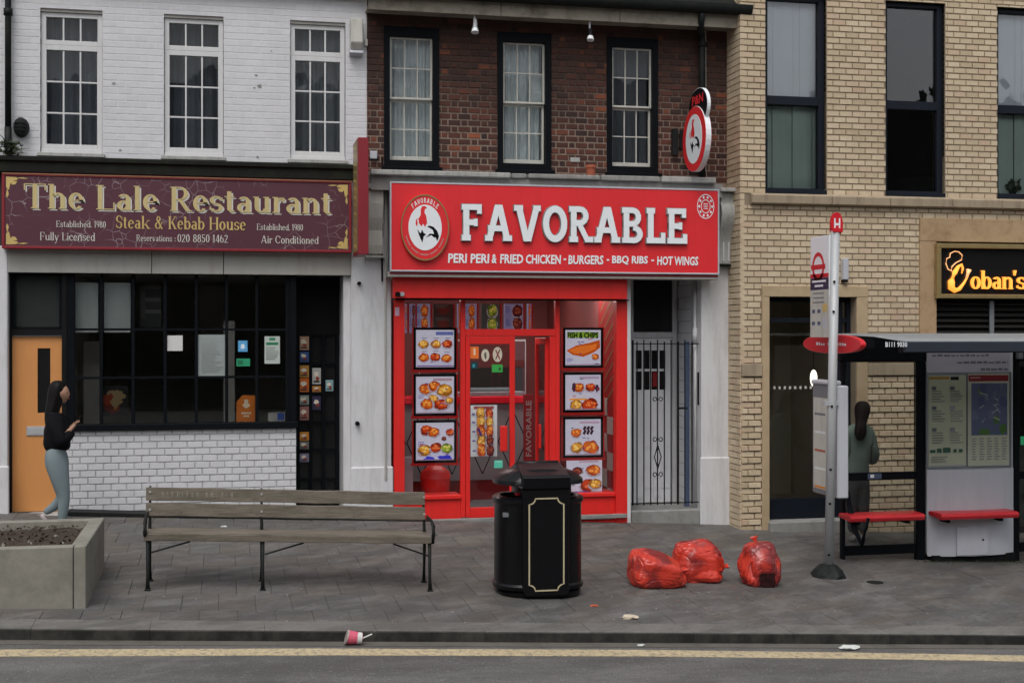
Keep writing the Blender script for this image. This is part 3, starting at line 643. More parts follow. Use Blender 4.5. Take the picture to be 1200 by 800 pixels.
# paving slabs
def clip(poly, f):
    out = []
    for i in range(len(poly)):
        p, q = poly[i], poly[(i + 1) % len(poly)]; fp, fq = f(p), f(q)
        if fp >= 0: out.append(p)
        if fp * fq < 0: s_ = fp / (fp - fq); out.append((p[0] + (q[0] - p[0]) * s_, p[1] + (q[1] - p[1]) * s_))
    return out
def slab_geo(b, poly, rnd):
    j = rnd.uniform(-.0025, .0025); tx, ty = rnd.uniform(-.004, .004), rnd.uniform(-.003, .003)
    cx = sum(p[0] for p in poly) / len(poly); cy = sum(p[1] for p in poly) / len(poly); r = .005
    def zz(x, y): return gz(x, y) + j + tx * (x - cx) + ty * (y - cy)
    ins = [(x + (cx - x) / max(abs(cx - x), .01) * r, y + (cy - y) / max(abs(cy - y), .01) * r) for x, y in poly]
    b.rings([[(x, y, zz(x, y) - .03) for x, y in poly], [(x, y, zz(x, y) - .004) for x, y in poly], [(x, y, zz(x, y)) for x, y in ins]], 0)
SL, SD = .30, .62; rs = random.Random(3); rows = []; parts = []; rest = MB(); k = 0
y = -.02
while y > -6.6:
    x = -8.0 + (SL / 2 if k % 2 else 0)
    while x < 16:
        g_ = .0016; poly = [(x + g_, y - SD + g_), (x + SL - g_, y - SD + g_), (x + SL - g_, y - g_), (x + g_, y - g_)]
        poly = clip(poly, lambda p: p[1] - (Yk(p[0]) + KW + .006))
        if len(poly) >= 3:
            cx = sum(p[0] for p in poly) / len(poly); cy = sum(p[1] for p in poly) / len(poly)
            parts.append((poly, cx, cy))
        x += SL
    y -= SD; k += 1
def inview(cx, cy):
    dep = cx * ST + (cy + D) * CT; px = 600 + FPX * (cx * CT - (cy + D) * ST) / dep; return -15 < px < 1215
vis = sorted([p for p in parts if inview(p[1], p[2])], key=lambda p: p[2]); keep = {id(p) for p in vis[:300]}
for p in parts:
    if id(p) in keep: b = MB(); slab_geo(b, p[0], rs); b.build('paving_slab', M['slab'], pave)
    else: slab_geo(rest, p[0], rs)
rest.build('paving', M['slab'], pave)['kind'] = 'stuff'
# far side of the street, seen only as a reflection in the windows: a belt of trees and roofs
b = MB(); rt = random.Random(5)
for i in range(150):
    x = -75 + i * 1.05 + rt.uniform(-1, 1); yb = -44 + rt.uniform(-3, 3); r = rt.uniform(1.6, 3.6); zc_ = rt.uniform(3, 9.4) + 1.0 * math.sin(x * .13)
    ico = [(0, 0, 1)] + [(math.cos(a) * math.cos(e), math.sin(a) * math.cos(e), math.sin(e)) for e in (.55, -.2) for a in [q * PI / 3.5 + e for q in range(7)]] + [(0, 0, -1)]
    pts = [(x + p[0] * r * rt.uniform(.8, 1.3), yb + p[1] * r, zc_ + 1 + p[2] * r * rt.uniform(.9, 1.4)) for p in ico]; n = len(b.v); b.v += pts
    for q in range(7):
        q2 = (q + 1) % 7; b.f += [(n, n + 1 + q, n + 1 + q2), (n + 1 + q, n + 8 + q, n + 8 + q2, n + 1 + q2), (n + 15, n + 8 + q2, n + 8 + q)]; b.m += [0] * 3; b.c += [None] * 3
b.box(-80, 85, -47, -43, -4, 13.0, 0)
for i in range(2600):     # small leafy clumps break up the skyline
    x = -78 + i * .062 + rt.uniform(-.3, .3); z = 12.6 + .7 * math.sin(x * .21) + .5 * math.sin(x * .9 + 1) + rt.uniform(-.6, .9); r = rt.uniform(.12, .42); y = rt.uniform(-45, -42.5)
    a = rt.uniform(0, 3); b.face([(x + math.cos(a) * r, y, z + math.sin(a) * r), (x - math.sin(a) * r, y + .2, z + math.cos(a) * r), (x - math.cos(a) * r, y, z - math.sin(a) * r), (x + math.sin(a) * r, y - .2, z - math.cos(a) * r)])
tag(b.build('treeline', M['tree_leaf']), 'dark belt of trees across the street', kind='stuff')

# ================================================================== WINDOW BUILDER
def window_unit(parent, x0, x1, z0, z1, Y, mat, fw=.05, dp=.06, cols=3, rows=3, bw=.016, glass='glass_dark', name='window', bottom=None, bevel=.003, barmat=None):
    """frame part with glazing bars and single panes as its sub-parts; Y is the face towards the street"""
    bt = bottom if bottom is not None else fw; b = MB()
    b.box(x0, x0 + fw, Y, Y + dp, z0, z1); b.box(x1 - fw, x1, Y, Y + dp, z0, z1)
    b.box(x0 + fw, x1 - fw, Y + .001, Y + dp - .001, z1 - fw, z1); b.box(x0 + fw, x1 - fw, Y - .002, Y + dp + .002, z0, z0 + bt)
    fr = b.build(name, mat, parent, bevel); ax, bx_, az, bz = x0 + fw, x1 - fw, z0 + bt, z1 - fw; yg = Y + dp * .55
    W_, H_ = (bx_ - ax) / cols, (bz - az) / rows
    for i in range(1, cols): BX('glazing_bar', ax + i * W_ - bw / 2, ax + i * W_ + bw / 2, Y + .010, yg + .014, az, bz, barmat or mat, fr)
    for j in range(1, rows): BX('glazing_bar', ax, bx_, Y + .012, yg + .012, az + j * H_ - bw / 2, az + j * H_ + bw / 2, barmat or mat, fr)
    for i in range(cols):
        for j in range(rows):
            q0 = ax + i * W_ + (bw / 2 if i else 0); q1 = ax + (i + 1) * W_ - (bw / 2 if i < cols - 1 else 0)
            r0 = az + j * H_ + (bw / 2 if j else 0); r1 = az + (j + 1) * H_ - (bw / 2 if j < rows - 1 else 0)
            p = MB(); tl = R0.uniform(-.0012, .0012); tw = R0.uniform(-.0012, .0012)
            p.v = [(q0, yg + tl, r0), (q1, yg + tw, r0), (q1, yg - tl, r1), (q0, yg - tw, r1)]; p.v += [(a, b_ + .004, c) for a, b_, c in p.v]
            p.f = [(0, 1, 2, 3), (7, 6, 5, 4), (0, 4, 5, 1), (1, 5, 6, 2), (2, 6, 7, 3), (3, 7, 4, 0)]; p.m = [0] * 6; p.c = [None] * 6
            p.build('pane', M[glass], fr)
    return fr
def room(parent, x0, x1, z0, z1, y0, y1, mat, name='room_lining'):
    b = MB(); b.face([(x0, y1, z0), (x1, y1, z0), (x1, y1, z1), (x0, y1, z1)]); b.face([(x0, y0, z0), (x0, y1, z0), (x0, y1, z1), (x0, y0, z1)])
    b.face([(x1, y0, z0), (x1, y1, z0), (x1, y1, z1), (x1, y0, z1)]); b.face([(x0, y0, z0), (x1, y0, z0), (x1, y1, z0), (x0, y1, z0)]); b.face([(x0, y0, z1), (x1, y0, z1), (x1, y1, z1), (x0, y1, z1)])
    return b.build(name, mat, parent)
def wavy_sheet(name, x0, x1, z0, z1, Y, amp, per, mat, parent, seed=0, top_z=None):
    """hanging cloth with folds, given a thickness"""
    b = MB(); n = max(8, int((x1 - x0) / per * 6)); rr = random.Random(seed); ph = rr.uniform(0, 6)
    f_, k_ = [], []
    for i in range(n + 1):
        x = x0 + (x1 - x0) * i / n; yy = Y + amp * math.sin(2 * PI * (x - x0) / per + ph + .7 * math.sin(x * 23)) ; f_.append((x, yy)); 
    for i in range(n):
        (xa, ya), (xb, yb) = f_[i], f_[i + 1]; b.face([(xa, ya, z0), (xb, yb, z0), (xb, yb, z1), (xa, ya, z1)]); b.face([(xa, ya + .004, z1), (xb, yb + .004, z1), (xb, yb + .004, z0), (xa, ya + .004, z0)])
    return b.build(name, mat, parent)

# ================================================================== RESTAURANT BUILDING (left, white)
XB0, XB1 = X_(-75), X_(430)                 # party wall line with the brown brick building
ZTOP = 7.2
rb = empty('restaurant_building', (X_(200), 0, gz(X_(200), 0)), 'white painted brick building with an orange door and a dark gridded shopfront', 'building')
BR_L, BR_H = .172, .0772
upz0 = Z_(200, 187)                          # foot of the upper storey wall
wins = [(47, 120, 11, 184, 83), (192, 262, 18, 188, 227), (340, 405, 25, 191, 372)]
holes = []
for px0, px1, py0, py1, m_ in wins: holes.append((X_(px0), X_(px1), Z_(m_, py1), Z_(m_, py0)))
zt = sum(h[3] for h in holes) / 3; zb = sum(h[2] for h in holes) / 3; holes = [(h[0], h[1], zb, zt) for h in holes]
uw = wall('upper_wall', XB0, XB1, upz0 - .12, ZTOP, holes, .012, .30, M['white_joint_up'], rb)
br = lay_bricks(XB0, XB1 - .004, upz0 - .1, 6.6, holes, BR_L, BR_H, .010)
put_bricks(br, uw, M['white_brick'], .0095, .1, (X_(215), Z_(215, 95)), .02, .055, .0008)
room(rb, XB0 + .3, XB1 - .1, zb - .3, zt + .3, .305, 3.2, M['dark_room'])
for i, h in enumerate(holes):
    x0, x1 = h[0] + .004, h[1] - .004
    tz = zt - .42 - .0
    window_unit(rb, x0, x1, tz + .01, zt - .035, .055, M['white_frame'], .055, .07, 3, 1, .018)
    window_unit(rb, x0 + .001, x1 - .001, zb + .09, tz + .008, .05, M['white_frame'], .058, .07, 3, 3, .018)
    BX('window_sill', h[0] - .03, h[1] + .03, -.05, .14, zb - .005, zb + .040, M['grimy_white'], rb, .006); BX('sub_sill', h[0] + .003, h[1] - .003, .035, .13, zb + .0405, zb + .0895, M['white_frame'], rb, .004)
    BX('window_head', h[0] + .001, h[1] - .001, .03, .12, zt - .034, zt - .001, M['fascia_grey'], rb)
for i, h in enumerate(holes): wavy_sheet('curtain', h[0] - .05, h[1] + .05, zb, zt, .24 if i != 1 else .30, .02, .11, M[('haze_net', 'haze_net', 'haze_net2')[i]], rb, 40 + i)
for (px0, px1, py0, py1, mt) in ():
    x0, x1, z0, z1 = rect(px0, py0, px1, py1, .4)
    wavy_sheet('curtain', x0 - .05, x1 + .05, z0 - .1, z1 + .05, .45, .02, .09, M['blind_dark'], rb, px0)
for (px_, py_, s_) in ((300, 88, .02), (304, 101, .034), (298, 103, .016), (133, 98, .022), (141, 176, .02), (302, 184, .022), (318, 60, .012)):   # blown paint
    x, z = at(px_, py_); rr = random.Random(px_ + py_); MB().prism([(x + math.cos(a) * s_ * rr.uniform(.5, 1.2), z + math.sin(a) * s_ * rr.uniform(.4, .9)) for a in [i * PI / 5 for i in range(10)]], .0062, .0072).build('paint_chip', M['grey_stone'], uw)
# mossy flashing above the fascia
b = MB(); zf = Z_(200, 190); x0, x1 = X_(-75), X_(415, -.2)
b.prismx([(0.0, zf + .03), (-.13, zf + .005), (-.13, zf - .04), (-.10, zf - .05), (-.10, zf - .17), (0.0, zf - .17)], x0, x1)
b.build('flashing', M['moss_lead'], rb, .004)
# grey board under the sign, in lengths
zb0, zb1 = Z_(200, 321), Z_(200, 291)
xs = [X_(4), X_(178), X_(262), X_(411)]
for a, c in zip(xs, xs[1:]): BX('fascia_board', a + .004, c - .004, -.05, .05, zb0, zb1 - R0.uniform(0, .002), M['fascia_grey'], rb, .003)
BX('fascia_moulding', xs[0], xs[-1], -.075, -.051, zb1 - .02, zb1 + .03, M['fascia_grey'], rb, .004)
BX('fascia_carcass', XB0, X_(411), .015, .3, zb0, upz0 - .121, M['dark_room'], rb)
# ground floor: left pier, right pier, brick panel under the window
zg = -.6
lp = BX('pier', XB0, X_(10), -.06, .4, zg, zb1, M['white_render'], rb, .01)
BX('pier_base', XB0, X_(12), -.10, -.061, zg, Z_(5, 545), M['white_render'], rb, .012)
# right pier between restaurant and red shop (with capital)
px0, px1 = X_(411), X_(458)
BX('pier', px0, px1, -.05, .5, zg, Z_(435, 205), M['white_render'], rb, .01)
BX('pier_base', X_(410), X_(460), -.085, -.051, zg, Z_(435, 546), M['white_render'], rb, .014)
cp = MB(); cz = Z_(440, 300); cx0, cx1 = X_(431, -.15), X_(449, -.15)
cp.prismx([(-.051, cz), (-.11, cz + .02), (-.13, cz + .12), (-.12, cz + .3), (-.17, cz + .45), (-.2, cz + .62), (-.2, cz + .78), (-.051, cz + .78)], cx0, cx1)
cp.build('console_bracket', M['old_white'], rb, .006)
BX('console_foot', cx0 - .03, cx1 + .02, -.15, -.051, cz - .03, cz - .001, M['grimy_white'], rb, .004)
BX('console_cap', cx0 - .02, cx1 + .03, -.24, -.051, cz + .785, cz + .85, M['grimy_white'], rb, .01)
# step at the orange door and forecourt edge
BX('door_step', X_(8), X_(76), -.18, .3, zg, Z_(40, 601), M['grimy_white'], rb, .01)
stp = MB(); xa, xb = X_(78, -.25), X_(505, -.25); za = Z_(100, 600, -.1)
stp.v = [(xa, -.22, zg), (xb, -.22, zg), (xb, 0, zg), (xa, 0, zg), (xa, -.22, gz(xa, -.22) + .055), (xb, -.22, gz(xb, -.22) + .012), (xb, 0, gz(xb, 0) + .012), (xa, 0, gz(xa, 0) + .055)]
stp.f = [(0, 1, 5, 4), (1, 2, 6, 5), (2, 3, 7, 6), (3, 0, 4, 7), (4, 5, 6, 7), (3, 2, 1, 0)]; stp.m = [0] * 6; stp.c = [None] * 6
stp.build('forecourt_edge', M['iron'], rb, .006)
# brick panel
zs_ = Z_(220, 503); bx0, bx1 = X_(76), X_(347)
sw = BX('stall_riser', bx0, bx1, .010, .25, zg, zs_, M['white_joint'], rb)
br = lay_bricks(bx0, bx1, zg + .45, zs_, [], BR_L, BR_H + .003, .007)
put_bricks(br, sw, M['white_brick'], .002, .06, (X_(215), Z_(215, 550)), .03, .07, .004)
# orange door bay
dx0, dx1 = X_(10), X_(76)
BX('door_post', dx0, X_(14, .1), .05, .17, Z_(40, 601), zb0, M['black_soft'], rb, .004)
BX('transom_rail', X_(14, .1), X_(73, .1), .06, .16, Z_(42, 393), Z_(42, 386), M['black_soft'], rb)
x0, x1, z0, z1 = X_(14, .1), X_(73, .1), Z_(42, 386), zb0
fr = window_unit(rb, x0 + .002, x1 - .002, z0 + .002, z1 - .002, .09, M['black_paint'], .03, .05, 1, 1, .01, name='fanlight')
BX('fanlight_backing', x0, x1, .18, .2, z0, z1, M['fan_back'], rb)
od = empty('orange_door', (x0, .1, Z_(42, 601)), None, None); od.parent = rb; od.location = Vector((x0, .1, Z_(42, 601))) - world_loc(rb)
gx0, gx1 = X_(44, .1), X_(59, .1); gz0, gz1 = Z_(52, 484), Z_(52, 408); dz0, dz1 = Z_(42, 600), Z_(42, 394)
wall('door_leaf', x0 + .004, x1 - .004, dz0, dz1, [(gx0, gx1, gz0, gz1)], .10, .145, M['orange_wood'], od)
BX('door_glass', gx0 - .004, gx1 + .004, .112, .12, gz0 - .004, gz1 + .004, M['phone'], od)
lb = BX('letter_plate', X_(31, .09), X_(55, .09), .088, .0995, Z_(42, 511), Z_(42, 500), M['steel'], od, .003)
BX('letter_flap', X_(33, .09), X_(53, .09), .084, .0875, Z_(42, 509.5), Z_(42, 502), M['steel'], lb, .001)
BX('door_post', X_(73, .1), X_(79, .1), .04, .17, Z_(76, 601), zb0, M['black_soft'], rb, .004)
# gridded shop window
gy = .06; sf = empty('shop_window', (X_(80), gy, zs_), None, None); sf.parent = rb; sf.location = Vector((X_(80), gy, zs_)) - world_loc(rb)
wx = [X_(p, gy) for p in (84, 118.5, 156, 193.5, 230, 265.6, 301, 338)]; wz = [Z_(210, p, gy) for p in (498, 442, 386, 322)]
BX('window_sill', X_(76), X_(349), -.05, .14, zs_ + .002, zs_ + .075, M['black_paint'], sf, .006)
for i, xx in enumerate(wx):
    hw = .034 if i in (0, 7) else .019
    BX('mullion', xx - hw - (.03 if i == 0 else 0), xx + hw, gy - (.012 if i in (0, 7) else 0), gy + .06, zs_ + .076, zb0, M['black_paint'], sf, .003)
for i in range(7):
    for j, zz in enumerate(wz[1:3]): BX('transom', wx[i] + .035, wx[i + 1] - .035 + .0, gy + .006, gy + .05, zz - .014, zz + .014, M['black_paint'], sf) if False else BX('transom', wx[i] + (.034 if i == 0 else .019), wx[i + 1] - (.034 if i == 6 else .019), gy + .006, gy + .05, zz - .014, zz + .014, M['black_paint'], sf)
    for z0, z1 in ((zs_ + .08, wz[1] - .014), (wz[1] + .014, wz[2] - .014), (wz[2] + .014, zb0)):
        p = MB(); q0, q1 = wx[i] + .018, wx[i + 1] - .018; tl = R0.uniform(-.001, .001)
        p.v = [(q0, gy + .03 + tl, z0), (q1, gy + .03 - tl, z0), (q1, gy + .03, z1), (q0, gy + .03 + tl, z1)]; p.v += [(a, b_ + .004, c) for a, b_, c in p.v]
        p.f = [(0, 1, 2, 3), (7, 6, 5, 4), (0, 4, 5, 1), (1, 5, 6, 2), (2, 6, 7, 3), (3, 7, 4, 0)]; p.m = [0] * 6; p.c = [None] * 6
        p.build('pane', M['glass_clear'], sf)
room(rb, X_(77), X_(411) - .01, -.25, zb0 + .02, .3, 5.0, M['dark_room'], 'dining_room_lining')
bpy.data.objects['dining_room_lining'].data.materials[0] = M['dine_room']
BX('window_post', X_(340, .05), X_(347, .05), .02, .2, zs_, zb0, M['black_paint'], rb, .003)
BX('window_post', X_(340, .05), X_(347, .05), .05, .25, zg, zs_, M['white_joint'], rb, .003)
# items in the restaurant window (each its own thing)
def card(name, px0, py0, px1, py1, Y, colr, label, cat, draw=None, group=None, th=.004, mat='printed'):
    p = Print(*rect(px0, py0, px1, py1, Y), Y, th).base(colr)
    if draw: draw(p)
    o = p.build(name, M[mat]); tag(o, label, cat, group); return o
rc_ = random.Random(11)
for a, c in ((88, 115), (122, 153)):
    x0, x1, z0, z1 = rect(a, 331, c, 389.5, .2)
    o = BX('roller_blind', x0, x1, .20, .206, z0, z1, M['shade_grey']); tag(o, 'pale grey roller blind behind the %s restaurant pane by the door post' % ('narrow top left' if a < 100 else 'second top'), 'blind')
    BX('hem_bar', x0, x1, .195, .2, z0 + .001, z0 + .035, M['paper'], o)
def T1(p): p.lines(.12, .9, .92, 20, .042, (150, 156, 152), rc_)
card('leaflet_stack', 314, 483, 334, 497, .2, (175, 172, 165), 'pale leaflets with a blue card stacked at the right end of the restaurant window', 'leaflets', lambda p: p.rc(.55, .35, .95, .95, (45, 80, 170)).rc(.1, .1, .5, .2, (120, 118, 112)))
card('notice', 196, 393, 214, 411, .085, (215, 215, 212), 'small tilted blank white notice stuck high inside the restaurant window', 'notice')
card('notice', 232, 392, 264, 441, .085, (150, 160, 158), 'large pale typed notice in the fifth column of the restaurant window', 'notice', T1)
card('sticker', 279, 399, 290, 412, .085, (90, 165, 215), 'light blue square sticker on restaurant glass', 'sticker', lambda p: p.blob(.5, .5, .25, .25, (220, 235, 245), rc_))
card('sticker', 277, 420, 293, 429, .085, (40, 150, 105), 'small green rectangular sticker under the blue one on restaurant glass', 'sticker', lambda p: p.rc(.1, .2, .5, .8, (25, 110, 75)))
card('certificate', 310, 394, 328, 426, .085, (185, 195, 188), 'white certificate with green heading near the restaurant entrance', 'certificate', lambda p: (p.rc(.1, .68, .9, .78, (40, 120, 80)), p.rc(.3, .85, .7, .95, (60, 130, 95)), p.lines(.1, .9, .6, 7, .07, (120, 125, 122), rc_)))
def foodsign(p):
    p.rc(.40, .55, .60, .85, (245, 225, 195)); p.rc(.32, .60, .68, .70, (245, 225, 195)); p.rc(.25, .34, .75, .40, (245, 225, 195)); p.rc(.35, .24, .65, .29, (245, 225, 195))
xx = rect(277, 463, 300, 496, .14); Pq = Print(*xx, .14, .01); Pq.b.prism([(xx[0], xx[2]), (xx[1], xx[2]), (xx[1], xx[3]), (xx[0] + .07, xx[3]), (xx[0], xx[3] - .08)], .14, .15, 0, lin((220, 120, 30))); foodsign(Pq)
tag(Pq.build('delivery_sign', M['printed']), 'orange clipped corner card with pale emblem standing in restaurant window', 'sign')
card('poster', 164, 333, 189, 384, .5, (28, 27, 25), 'dark shelf unit board with three pale rails behind restaurant glass', 'shelf', lambda p: [p.rc(0.0, v_, 1, v_ + .09, (95, 92, 86)) for v_ in (.88, .60, .33)] + [p.rc(.02, .2, .25, .85, (70, 68, 64))])
def inner_pic(p):
    for _ in range(10): p.blob(rc_.uniform(.3, .7), rc_.uniform(.25, .75), .22, .18, rc_.choice([(170, 60, 20), (210, 130, 40), (120, 40, 20), (190, 160, 110)]), rc_)
card('picture', 118, 452, 150, 487, .9, (30, 26, 24), 'small glowing orange food picture inside the restaurant', 'picture', inner_pic)
# dining room furniture, with pale pieces added to imitate grey window reflections
def chair(px, py, Y, label):
    x, z = at(px, py, Y); f = -.25 + .01; r = empty('dining_chair', (x, Y, f), label, 'chair', 'dark dining chairs inside the restaurant')
    m_ = M['blind_dark']; BX('seat', x - .15, x + .15, Y - .2, Y + .2, f + .42, f + .46, m_, r, .01); BX('backrest', x - .15, x + .15, Y + .16, Y + .2, f + .5, f + .92, m_, r, .01)
    for sx in (-1, 1):
        for sy in (-1, 1): BX('leg', x + sx * .13 - .015, x + sx * .13 + .015, Y + sy * .17 - .015, Y + sy * .17 + .015, f, f + (.419 if sy < 0 else .419), m_, r)
chair(180, 480, 1.4, 'dark dining chair behind the third and fourth restaurant panes'); chair(305, 480, 1.4, 'dark dining chair behind the right end of the restaurant window')
x, z = at(232, 470, 1.5); r = empty('dining_table', (x, 1.5, -.24), 'added pale topped dining table inside the restaurant window', 'table')
BX('tabletop', x - .4, x + .4, 1.2, 1.8, .49, .52, M['curtain'], r, .01); BX('leg', x - .04, x + .04, 1.46, 1.54, -.24, .489, M['blind_dark'], r)  # pale top put in to give the dark window a grey shape
BX('back_bar', X_(120, 4.2), X_(420, 4.2), 4.2, 4.6, -.24, 1.0, M['dine_room'], rb)
BX('reflection_panel', X_(235, 3.2), X_(262, 3.2), 3.2, 3.25, Z_(248, 440, 3.2), Z_(248, 335, 3.2), M['dine_room'], rb); BX('window_shelf', X_(84, .3), X_(338, .3), .28, .42, Z_(200, 496, .3) - .03, Z_(200, 496, .3), M['dine_room'], rb)  # pale board and shelf tone imitate grey reflections in the glass
BX('reflection_strip', X_(98, 1.1), X_(118, 1.1), 1.1, 1.14, -.24, Z_(108, 400, 1.1), M['dine_room'], rb)  # pale upright added as a stand-in for a reflection
BX('reflection_strip', X_(262, .9), X_(275, .9), .9, .94, -.24, Z_(268, 376, .9), M['dine_room'], rb)  # second pale upright, also standing in for a reflection
# recessed black entrance door
ey = .55; ex0, ex1 = X_(346, ey), X_(398, ey); ez1 = Z_(372, 392, ey)
BX('entrance_lining', ex0 - .04, ex0, .2, ey + .06, zg + .2, zb0, M['black_soft'], rb)
BX('entrance_reveal', ex1 + .001, px0 - .001, .02, ey + .06, zg + .2, zb0, M['white_render'], rb)
BX('entrance_head', ex0, ex1, ey + .02, ey + .06, ez1, zb0, M['black_soft'], rb)
BX('entrance_floor', ex0, ex1, .0, ey + .06, zg, gz(ex0, 0) + .04, M['plinth'], rb)
ed = empty('entrance_door', (ex0, ey, gz(ex0, 0) + .04), None, None); ed.parent = rb; ed.location = Vector((ex0, ey, gz(ex0, 0) + .04)) - world_loc(rb)
ez0 = gz(ex0, 0) + .045
cols_ = [X_(p, ey) for p in (349.5, 364, 379, 395)]; rws = [ez0, Z_(372, 562, ey), Z_(372, 527, ey), Z_(372, 494, ey), Z_(372, 460, ey), Z_(372, 426, ey), ez1]
for i, xx in enumerate(cols_): BX('stile', xx - .02, xx + .02, ey, ey + .045, ez0, ez1 - .001, M['black_paint'], ed, .002)
for i in range(3):
    for zz in rws: BX('rail', cols_[i] + .02, cols_[i + 1] - .02, ey + .004, ey + .04, zz - (.0 if zz == ez0 else .014), zz + (.014 if zz < ez1 else -.002), M['black_paint'], ed)
BX('door_backing', ex0 + .01, ex1 - .01, ey + .05, ey + .054, ez0, ez1, M['phone'], ed)
flyers = [(350.5, 394, 362, 410, (190, 150, 120), 'top'), (350.5, 412, 362, 424, (50, 90, 150), 'blue'), (350.5, 428, 362, 442, (190, 140, 60), 'tan'), (350.5, 443, 362, 459, (215, 110, 30), 'orange'), (350.5, 463, 362, 474, (150, 160, 150), 'pale'), (350.5, 476, 362, 492, (160, 110, 100), 'pink'), (350.5, 506, 362, 516, (215, 140, 50), 'amber'), (350.5, 517, 362, 526, (120, 120, 115), 'grey'), (350.5, 531, 362, 541, (130, 125, 150), 'lilac'),
          (366, 431, 376, 450, (185, 185, 180), 'white'), (366, 452, 376, 459, (190, 130, 60), 'sandy'), (366, 464, 376, 480, (45, 40, 75), 'navy'), (381.5, 445, 390.5, 458, (140, 175, 180), 'pale cyan')]
for (a, b_, c, d_, colr, nm) in flyers:
    def fd(p, nm=nm): p.blob(.45, .6, .28, .18, (235, 225, 205), rc_).rc(.15, .1, .85, .22, (60, 50, 50)).blob(.6, .35, .2, .12, (150, 60, 40), rc_)
    pos = {'top': 'topmost in the left column', 'blue': 'second in the left column', 'tan': 'above the orange one', 'orange': 'halfway up the left column', 'pale': 'below the orange one', 'pink': 'over the middle door rail', 'amber': 'low in the left column', 'grey': 'just under the amber one', 'lilac': 'lowest in the left column', 'white': 'in the middle column', 'sandy': 'small and under the white one', 'navy': 'in the middle column below the sandy one', 'pale cyan': 'alone in the right column'}[nm]
    card('flyer', a, b_, c, d_, ey + .002, colr, '%s flyer on the black restaurant entrance door, %s' % (nm if nm != 'top' else 'light brown', pos), 'flyer', fd, 'flyers on the restaurant entrance door', .003)

# ------------------------------------------------------------------ maroon restaurant sign
SY = -.20
x0, x1, z0, z1 = X_(2, SY), X_(412, SY), Z_(205, 293.5, SY), Z_(205, 207, SY)
rs_ = empty('restaurant_sign', (x0, SY, z0), 'long maroon crackle sign with pale gold restaurant lettering', 'sign')
BX('sign_panel', x0 + .03, x1 - .03, SY + .012, .014, z0 + .03, z1 - .03, M['crackle'], rs_)
b = MB(); b.box(x0, x1, SY, -.001, z1 - .03, z1); b.box(x0, x1, SY + .001, -.002, z0, z0 + .03); b.box(x0, x0 + .03, SY + .0005, -.003, z0 + .03, z1 - .03); b.box(x1 - .03, x1, SY + .0005, -.003, z0 + .03, z1 - .03)
b.build('sign_frame', M['maroon'], rs_, .004)
BX('trim_strip', x0, x1, SY - .004, SY - .0005, z1 - .012, z1 - .004, M['gold_dull'], rs_)
ly = SY + .0115
def L_(px0, px1, py_base_left, py_top_left, pxm, s, font, mat, nm='lettering', **k):
    xa, xb = X_(px0, ly), X_(px1, ly); za = Z_(pxm, py_base_left, ly); zt_ = Z_(pxm, py_top_left, ly)
    return text(nm, s, font, xa, xb, za, zt_ - za, ly, mat, rs_, **k)
text('lettering_shadow', 'The Lale Restaurant', SERIF, X_(30, ly), X_(390, ly), Z_(28, 244, ly) - .02, Z_(28, 215, ly) - Z_(28, 244, ly), ly, M['cream_text'], rs_, depth=.002, gap=.07)
text('lettering', 'The Lale Restaurant', SERIF, X_(28, ly), X_(388, ly), Z_(28, 244, ly), Z_(28, 215, ly) - Z_(28, 244, ly), ly - .005, M['pale_gold'], rs_, depth=.004, gap=.07, each=True)
L_(136, 288, 267.5, 252.5, 136, 'Steak & Kebab House', SERIF, M['gold'], gap=.07)
L_(66, 124, 266, 258.5, 66, 'Established. 1980', FINE, M['cream_text'])
L_(47, 111, 281.5, 272, 47, 'Fully Licensed', FINE, M['cream_text'])
L_(160, 206, 282.5, 275, 160, 'Reservations :', FINE, M['cream_text'])
L_(208, 267, 283.5, 274.5, 208, '020 8850 1462', FINE, M['cream_text'])
L_(301, 355, 269.5, 262, 301, 'Established. 1980', FINE, M['cream_text'])
L_(306, 373, 285, 276, 306, 'Air Conditioned', FINE, M['cream_text'])
def corner(sx, sz):
    b = MB(); bx_ = x0 + .045 if sx > 0 else x1 - .045; bz = z0 + .045 if sz > 0 else z1 - .045; e = [0]
    def q(pts): e[0] += 1; b.prism([(bx_ + sx * u, bz + sz * v) for u, v in pts], ly - .002 - e[0] * .0003, ly)
    q([(0, 0), (.11, .005), (.13, .03), (.075, .045), (.045, .08), (.03, .15), (0, .12)])
    q([(.11, .012), (.18, .004), (.24, .016), (.19, .022)]); q([(.05, .045), (.12, .05), (.10, .085), (.06, .09)]); q([(.012, .13), (.03, .2), (.008, .24), (0, .2)])
    b.build('corner_ornament', M['gold'], rs_)
for sx in (1, -1):
    for sz in (1, -1): corner(sx, sz)
# projecting maroon box sign at the party wall
pj0, pj1 = X_(419.5, -.78), X_(432, -.78); z0, z1 = Z_(425, 298, -.78), Z_(425, 161, -.78)
pr = empty('projecting_sign', (pj0, -.7, z0), 'tall dark red box sign jutting from wall between restaurant and brown building', 'sign')
BX('sign_box', pj0, pj1, -.78, -.19, z0, z1, M['maroon'], pr, .006)
BX('side_panel', pj0 - .004, pj0 - .0005, -.74, -.23, z0 + .04, z1 - .03, M['gold_dull'], pr)
b = MB()
for i in range(13):
    zc_ = z0 + .1 + i * (z1 - z0 - .2) / 12; b.face([(pj0 - .006, -.70, zc_ - .03), (pj0 - .006, -.45 - .1 * (i % 2), zc_), (pj0 - .006, -.28, zc_ + .035), (pj0 - .006, -.5, zc_ + .03)])
b.build('side_lettering', M['gold'], pr)['kind'] = 'stuff'
